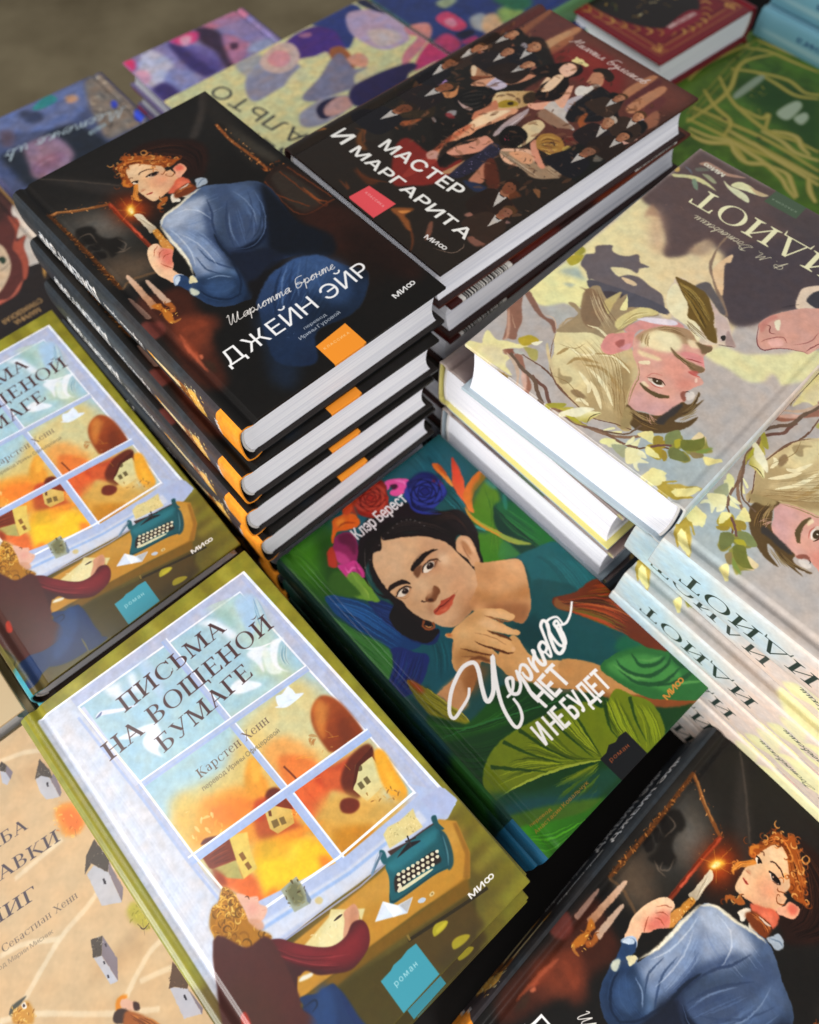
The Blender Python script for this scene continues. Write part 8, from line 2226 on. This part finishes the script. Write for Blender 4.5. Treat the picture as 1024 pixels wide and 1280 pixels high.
def book_meshes(W, H, T, m_front, m_spine, m_back, m_in, m_page, bulge=3.0, hollow=3.4):
    """T thickness; z 0 (under side) .. T (front cover)"""
    n = 8
    front = []
    xs = [GX + GW * i / n for i in range(n + 1)]
    front = [(x, T + groove_z(x), 0) for x in xs] + [(W * .55, T + .02, 0), (W - .5, T, 0), (W, T - .5, 0), (W, T - BT + .4, 1), (W - .4, T - BT, 1)] + \
            [(GX + GW + 1, T - BT, 1), (GX, T - BT - .4, 1)]
    def uf(x, y, z): return (x / W, y / H)
    out = {}
    out['front_cover'] = extrude('front_cover', front, 0, H, [m_front, m_in], uf)
    back = [(x, T - z, t) for x, z, t in front]
    def ub(x, y, z): return (x / W, y / H)
    out['back_cover'] = extrude('back_cover', back, 0, H, [m_back, m_in], ub)
    # spine: from groove to groove over the rounded back
    xs = [GX - GW * i / n for i in range(n + 1)]
    top = [(x, T + groove_z(x), 0) for x in xs] + [(2.2, T - .02, 0), (1.0, T - .35, 0)]
    m = 16; arc = []
    for i in range(m + 1):
        a = math.pi * i / m; arc.append((-bulge * math.sin(a) ** .8 + .1, T / 2 + (T / 2 - .9) * math.cos(a), 0))
    bot = [(x, T - z, t) for x, z, t in top][::-1]
    outer = top + arc + bot
    # arc length for the print on the back
    ws = 1.3
    inner = [(GX, 1.5 + ws, 1), (2.5, ws + .4, 1)] + [(-(bulge - .2) * math.sin(math.pi * i / m) ** .8 + ws, T / 2 - (T / 2 - .9 - ws) * math.cos(math.pi * i / m), 1) for i in range(m + 1)] + [(2.5, T - ws - .4, 1), (GX, T - 1.5 - ws, 1)]
    def us(x, y, z): return (y / H, min(1, max(0, 1 - (z / T))))
    def us2(x, y, z):
        # two prints meet at the shoulder: the joint strip carries the cover picture, the back the spine picture
        return (y / H, z / T)
    me = extrude('spine', outer + inner, 0, H, [m_spine, m_in, m_front, m_back], us2)
    # joint strips beside the groove belong to the cover picture
    ul = me.uv_layers['print']
    for p in me.polygons:
        c = p.center
        if c.x * 1000 > 1.6 and p.material_index == 0 and abs(p.normal.z) > .3:
            top_side = c.z * 1000 > T / 2
            p.material_index = 2 if top_side else 3
            for li in p.loop_indices:
                v = me.vertices[me.loops[li].vertex_index].co
                ul.data[li].uv = (v.x * 1000 / W, v.y * 1000 / H)
    out['spine'] = me
    # page block: rounded at the spine, hollow at the fore-edge
    zt, zb = T - BT - .05, BT + .05; hz = (zt - zb) / 2; zc = (zt + zb) / 2; pp = []
    k = 12
    for i in range(k + 1):
        t = i / k; z = zt + (zb - zt) * t; pp.append((W - 4.0 - hollow * math.sin(math.pi * t) ** .9, z, 0))
    for i in range(k + 1):
        t = i / k; z = zb + (zt - zb) * t; pp.append((4.2 - (bulge + .9) * math.sin(math.pi * t) ** .7, z, 0))
    out['page_block'] = extrude('page_block', pp, 3.2, H - 3.2, [m_page], None, 0.12)
    # cloth band at the tail and head of the back
    hb = []
    for i in range(k + 1):
        t = i / k; z = zb + .8 + (zt - zb - 1.6) * t; hb.append((3.4 - (bulge + .6) * math.sin(math.pi * t) ** .7, z, 0))
    for i in range(k + 1):
        t = 1 - i / k; z = zb + .8 + (zt - zb - 1.6) * t; hb.append((4.9 - (bulge + .6) * math.sin(math.pi * t) ** .7, z, 0))
    out['headband'] = extrude('headband', hb, 2.2, 3.3, [plain('d8d4d0', .8)], None, 0.3)
    return out

mesh_cache = {}
def book(design, label, pose, category='book', group=None, flip=False, T=None, name='book'):
    """pose: x, y, top z below the camera, turn of the width direction; optional tilt along width and height"""
    d = DES[design]; W, H = d['W'], d['H']; T = T or d['T']
    key = (design, round(T, 2))
    if key not in mesh_cache:
        mesh_cache[key] = book_meshes(W, H, T, d['front'], d['spine'], d['back'], d['inner'], d['page'], d.get('bulge', 3.0), d.get('hollow', 3.4))
    x, y, z, a = pose[:4]; tx, ty = (pose[4], pose[5]) if len(pose) > 5 else (0, 0)
    root = bpy.data.objects.new(name, None); COL.objects.link(root); root.empty_display_size = 0.02
    R = Matrix.Rotation(a, 4, 'Z') @ Matrix.Rotation(-math.atan(tx), 4, 'Y') @ Matrix.Rotation(math.atan(ty), 4, 'X')
    if flip: R = R @ Matrix.Rotation(math.pi, 4, 'X')
    c_top = Vector((W / 2000, H / 2000, 0))
    # centre of the upper face in the world
    cw = Vector((x, y, 0)) + Matrix.Rotation(a, 4, 'Z') @ c_top; cw.z = -z
    lc = Vector((W / 2000, H / 2000, 0 if flip else T / 1000))
    root.matrix_world = Matrix.Translation(cw) @ R @ Matrix.Translation(-lc)
    root['label'] = label; root['category'] = category
    if group: root['group'] = group
    for part, me in mesh_cache[key].items():
        o = bpy.data.objects.new(part, me); COL.objects.link(o); o.parent = root
        if part == 'headband':
            o2 = bpy.data.objects.new(part, me); COL.objects.link(o2); o2.parent = root; o2.location = (0, (H - 5.5) / 1000, 0)
    return root

# ------------------------------------------------------------------ designs
def make(name, W, H, T, base, spine_base, inner, page=PAGES, rough=0.42, bulge=3.0, back_base=None, coat=0.12, res=5.0, spec=0.3, tone=1.0, hollow=3.4):
    d = dict(W=W, H=H, T=T, bulge=bulge, hollow=hollow, page=page, inner=plain(inner, .6))
    cv = Canvas(W, H, base, res)
    if name in ART: run(cv, ART[name])
    d['front'] = print_mat(name + '_cover_print', cv.image(name + '_cover', tone), rough, coat, spec)
    sp = Canvas(H, T, spine_base, res if name + '_spine' in ART else 1.0)
    if name + '_spine' in ART: run(sp, ART[name + '_spine'])
    d['spine'] = print_mat(name + '_spine_print', sp.image(name + '_spine'), rough, coat, spec)
    if name + '_back' in ART:
        bk = Canvas(W, H, back_base or base, 4.0); run(bk, ART[name + '_back'])
        d['back'] = print_mat(name + '_back_print', bk.image(name + '_back'), rough, coat, spec)
    else: d['back'] = plain(back_base or spine_base, rough)
    DES[name] = d
DES = {}
make('candle', 138, 226.5, 29, '26211d', '0f1113', '1c1512', coat=.08, rough=.42, spec=.14, tone=1.1)
make('ball', 140.7, 223.1, 28, '2a1b15', '5a2622', '2b1410', coat=.02, spec=.22, tone=1.08)
make('forest', 144.3, 218, 41, '8f9a9c', 'a9bcc2', 'a3b0b8', rough=.45, coat=.08, bulge=1.1, hollow=1.6)
DES['forest_yellow'] = dict(DES['forest'], inner=plain('d6cc7c', .6))
make('leaves', 136.5, 228, 28, '14403c', '163c50', '17424a', rough=.4, spec=.22, tone=1.1)
make('window', 140.1, 223.8, 19, '75691c', '6b6420', '2c1c14', rough=.36, coat=.25)
make('village', 140, 218, 24, 'c6a57c', 'b8936a', 'a98a66', page=PAGES_CREAM)
make('sleepers', 140, 217, 24, '5a5a80', '3d3a66', '55557a', res=3.0)
make('flowers', 140, 217, 24, '8d82b0', '5c4a86', '8c80aa', res=3.0)
make('coat', 140, 230, 22, 'cfcb96', 'c8c490', 'c0bc88', res=4.0)
make('hood', 136, 210, 24, '26201f', 'b88a4a', '26201f', res=4.0)
make('ornament', 140, 217, 32, '7a1620', '6a1420', '6d1722', res=3.0)
make('vines', 235, 250, 24, '2f4a12', '2f4a12', '2f4a12', rough=.5, res=3.0)
make('azure', 140, 217, 29, '7fb0c2', '77aec0', '7aa8b8', rough=.3, coat=.4, res=2.0)
make('beige', 140, 217, 22, 'c9b08a', 'b5a07c', 'b5a07c', page=PAGES_CREAM, res=2.0)
make('grass', 140, 217, 24, '5f8a5a', '5f8a5a', '5f8a5a', res=3.0)

TZ = 0.520        # table top below the camera
# ------------------------------------------------------------------ table and floor
def slab(name, pts, z0, z1, mat, kind=None):
    import bmesh
    bm = bmesh.new()
    lo = [bm.verts.new((x, y, z0)) for x, y in pts]; hi = [bm.verts.new((x, y, z1)) for x, y in pts]
    n = len(pts); bm.faces.new(hi); bm.faces.new(lo[::-1])
    for k in range(n): bm.faces.new((lo[k], lo[(k + 1) % n], hi[(k + 1) % n], hi[k]))
    bmesh.ops.recalc_face_normals(bm, faces=bm.faces)
    me = bpy.data.meshes.new(name); bm.to_mesh(me); bm.free(); me.materials.append(mat)
    o = bpy.data.objects.new(name, me); COL.objects.link(o)
    if kind: o['kind'] = kind
    return o
fm, fb = principled('floor_covering', 0.85, 0.2)
nt = fm.node_tree; N = nt.nodes; L = nt.links
tc = N.new('ShaderNodeTexCoord'); nz = N.new('ShaderNodeTexNoise'); nz.inputs['Scale'].default_value = 3.2; nz.inputs['Detail'].default_value = 7; nz.inputs['Roughness'].default_value = .6
L.new(tc.outputs['Object'], nz.inputs['Vector'])
cr = N.new('ShaderNodeValToRGB'); cr.color_ramp.elements[0].position = .35; cr.color_ramp.elements[1].position = .68
cr.color_ramp.elements[0].color = (.20, .155, .085, 1); cr.color_ramp.elements[1].color = (.36, .29, .17, 1)
L.new(nz.outputs['Fac'], cr.inputs['Fac']); L.new(cr.outputs['Color'], fb.inputs['Base Color'])
slab('floor', [(-4, -4), (5, -4), (5, 6), (-4, 6)], -1.30, -1.26, fm, 'structure')

wm, wb = principled('dark_table_cloth', 0.9, 0.15, '1d1b1a')
u1 = (math.cos(3.808), math.sin(3.808)); u2 = (-u1[1], u1[0])    # along the front row of books, and away from the viewer reversed
def tb(a, b): return (-0.158 + a * u1[0] + b * u2[0], 0.817 + a * u1[1] + b * u2[1])
tr = bpy.data.objects.new('table', None); COL.objects.link(tr); tr.location = (0, 0, -1.26)
tr['label'] = 'dark cloth-covered display table that carries every stack of books'; tr['category'] = 'table'
top = slab('tabletop', [tb(-.9, .006), tb(.62, .006), tb(.62, 1.15), tb(-.9, 1.15)], -TZ - .03, -TZ, wm)
top.parent = tr; top.matrix_parent_inverse = tr.matrix_basis.inverted()
for a, b in ((-.84, .07), (.56, .07), (.56, 1.09), (-.84, 1.09)):
    p = tb(a, b); lg = slab('leg', [(p[0] - .02, p[1] - .02), (p[0] + .02, p[1] - .02), (p[0] + .02, p[1] + .02), (p[0] - .02, p[1] + .02)], -1.26, -TZ - .03, plain('3a3a3c', .4))
    lg.parent = tr; lg.matrix_parent_inverse = tr.matrix_basis.inverted()

# ------------------------------------------------------------------ the stacks
def pile_under(design, pose, z_bottom, label, group, seed, name='book'):
    """plain copies that carry a stack down to the table top"""
    gap = TZ - z_bottom
    if gap < .006: return
    n = max(1, round(gap / (DES[design]['T'] / 1000))); t = gap / n
    r = random.Random(seed)
    from_table = ['lowest', 'second lowest', 'third lowest', 'fourth lowest', 'fifth lowest', 'sixth lowest']
    for k in range(n):
        x, y, a = pose; lab = from_table[n - 1 - k] + ' ' + label
        book(design, lab, (x + r.uniform(-.002, .002), y + r.uniform(-.002, .002), z_bottom + k * t + .0001, a + r.uniform(-.012, .012)), group=group, T=t * 1000 - .15, name=name)

G = 'stacked copies of the black candle novel'
book('candle', 'black novel with a woman in blue holding a candle, top of the upper left stack', (-.0816, .2041, .3099, .7093), group=G)
book('candle', 'second black candle novel from the top, orange label strip just under the top copy', (-.0869, .1944, .3390, .6884), group=G)
book('candle', 'third black candle novel from the top of the tall left stack', (-.0895, .1885, .3681, .6900), group=G)
book('candle', 'fourth black candle novel of the tall stack, its page edge touching the green book', (-.0862, .1850, .3972, .7100), group=G)
pile_under('candle', (-.086, .190, .705), .4263, 'black candle novel in the tall left stack, mostly hidden', G, 1)

G = 'stacked copies of the dark ballroom novel'
book('ball', 'dark ballroom novel with a crowned woman among dancers, topmost of its stack', (-.0705, .4117, .3117, -.8694), group=G)
book('ball', 'face-down ballroom novel with barcode strip directly under the crowned woman cover', (-.0650, .4112, .3398, -.8526), group=G, flip=True)
book('ball', 'face-down ballroom novel with barcode strip, lower of the two face-down copies', (-.0675, .4065, .3679, -.8260), group=G, flip=True)
book('ball', 'ballroom novel below the two face-down copies, grey page edge in shade', (-.0650, .3950, .3960, -.8600), group=G)
pile_under('ball', (-.066, .402, -.86), .4241, 'ballroom novel of its stack, hidden in shade', G, 2)

G = 'copies of the pale forest novel'
book('forest', 'upside-down pale novel with a fair-haired man and white title, top right stack', (.2893, .3129, .3238, 2.3364), group=G)
book('forest_yellow', 'second pale novel of the right stack, bright pages and yellow cover edge below', (.0207, .2872, .3650, -.8616), group=G)
book('forest', 'third pale novel of the right stack, resting just above the green book', (.0232, .2820, .4062, -.8534), group=G)
pile_under('forest', (.030, .283, -.857), .4474, 'pale novel of the stack above the green book, in shade', G, 3)
book('forest', 'pale novel with blond hair and leaves, top of the stack at the right edge', (.2729, -.0049, .3380, .7550), group=G, T=27.8)
book('forest', 'second spine from the top in the right edge stack of pale novels', (.2615, .0082, .3660, .7000), group=G, T=27.8)
book('forest', 'third spine from the top in the right edge stack of pale novels', (.2631, -.0051, .3940, .7200), group=G, T=27.8)
book('forest', 'fourth spine from the top in the right edge stack, beside the green book', (.2610, -.0062, .4220, .7100), group=G, T=27.8)
DES['forest_thin'] = dict(DES['forest'], T=28)
pile_under('forest_thin', (.261, -.006, .712), .4500, 'pale novel of the right edge stack, hidden in shade', G, 4)

G = 'stacked copies of the green leaf novel'
e = .430 / .456
book('leaves', 'green novel with a dark-haired woman wearing flowers, topmost in the middle', (.0702 * e, .0163 * e, .430, .7088), group=G)
book('leaves', 'second green leaf novel, thin edge showing under the top copy', (.0702 * e - .0015, .0163 * e - .0018, .4583, .7040), group=G)
pile_under('leaves', (.066, .013, .712), .4866, 'green leaf novel of the middle stack, hidden in shade', G, 5)

G = 'copies of the olive window novel'
book('window', 'olive novel with window and typewriter, large copy at the bottom centre', (-.0557, -.0852, .3886, .7022, .0094, .0014), group=G)
book('window', 'second olive window novel at the bottom centre, right edge showing beside the top one', (-.0530, -.0835, .4085, .7180), group=G)
book('window', 'third olive window novel at the bottom centre, teal label edge showing below', (-.0515, -.0925, .4278, .7080), group=G)
book('window', 'fourth olive window novel at the bottom centre, lower teal label edge showing', (-.0500, -.0940, .4471, .7050), group=G)
pile_under('window', (-.0555, -.083, .705), .4664, 'olive window novel in the bottom centre stack, in shade', G, 6)
book('window', 'olive novel with window and typewriter cut by the left edge of the photo', (-.2111, .1031, .4062, .6756, .0296, .0639), group=G)
pile_under('window', (-.213, .105, .68), .4335, 'olive window novel in the stack cut by the left edge', G, 7)

G = 'copies of the sandy village novel'
s7 = (math.cos(.69), math.sin(.69))
def at(d1, d2): return (d1 * .765 - d2 * .644, d1 * .644 + d2 * .765)
x, y = at(-.106 - .140, .222 - .218)
book('village', 'sandy novel with tiny houses and dark title in the lower left corner', (x, y, .450, .695), group=G)
pile_under('village', (x, y, .69), .4741, 'sandy village novel beneath the lower left corner copy', G, 8)
x, y = at(-.108 - .140, .2262)
book('beige', 'blurred beige book behind the sandy village novel at the left edge', (x, y, .4440, .700), group=None)
pile_under('beige', (x, y, .70), .4661, 'beige book of the small pile at the left edge', 'beige books at the left edge', 9)

G = 'copies of the black candle novel in the lower right corner'
book('candle', 'black candle novel in the lower right corner, turned to face right', (.0118, -.069, .4592, -.8226), group=G)
pile_under('candle', (.0095, -.0735, -.815), .4883, 'black candle novel beneath the lower right corner copy', G, 10)

book('sleepers', 'blue novel with white script title and a pink face, upper left, out of focus', (-.2854, .7119, .4516, 3.8098))
pile_under('sleepers', (-.2854, .7119, 3.80), .4757, 'copy beneath the blue script novel at the upper left', 'lower copies of the blue script novel', 11)
book('flowers', 'lilac novel with pink flowers and a dark-haired head, far top left', (-.1578, .8169, .4552, 3.8065))
pile_under('flowers', (-.1578, .8169, 3.81), .4793, 'copy beneath the lilac flower novel at the far top left', 'lower copies of the lilac novel', 12)
# the cream novel lies with its head towards the viewer, its spine beside the ballroom stack
def al(d, n_): return (d * .764 - n_ * .645, d * .645 + n_ * .764)
book('coat', 'cream novel with sleeping people and thin black title, behind the candle novel', (*al(.480, .4786), .4300, 2.272))
pile_under('coat', (*al(.478, .420), 2.262), .4521, 'copy beneath the cream novel with sleeping people', 'lower copies of the cream novel', 13)
book('grass', 'dark blue blurred novel with a pink tag beyond the crowned woman cover, top centre', (*al(.7005, .4786), .4300, 2.272))
pile_under('grass', (*al(.698, .460), 2.27), .4541, 'copy beneath the dark blue blurred novel at the top centre', 'lower copies of the dark blue novel', 14)
x, y = at(.0915, .652)
book('hood', 'dark novel with a pale face in a russet hood at the left edge', (x, y, .4500, 3.84))
pile_under('hood', (x, y, 3.84), .4741, 'copy beneath the dark hooded face novel at the left edge', 'lower copies of the hooded face novel', 15)
book('ornament', 'red book with gold ornament and black centre at the top right', (.2183, .9389, .4400, 3.8131))
pile_under('ornament', (.2210, .9400, 3.82), .4721, 'red ornamented book beneath the top one', 'lower copies of the red ornamented book', 16)
x, y = at(.565, .12)
book('vines', 'green book covered with twisting golden branches, right of the ballroom novel', (x, y, .4780, .70))
pile_under('vines', (x, y, .70), .5021, 'copy beneath the green book with golden branches', 'lower copies of the green branch book', 17)
G = 'stacked glossy light blue books'
x, y = at(.800, .150)
for k, (dz, lab) in enumerate([(.3640, 'topmost glossy light blue book in the top right corner stack'), (.3932, 'second glossy light blue book of the top right corner stack'),
                               (.4224, 'third glossy light blue book of the top right corner stack'), (.4516, 'lowest clearly seen light blue book beside the golden branches')]):
    book('azure', lab, (x + [.004, 0, .003, -.003][k], y + [0, .003, -.002, -.004][k], dz, .715 + [.01, -.01, 0, .01][k]), group=G)
pile_under('azure', (x - .002, y, .71), .4808, 'light blue book of the top right corner stack', G, 18)
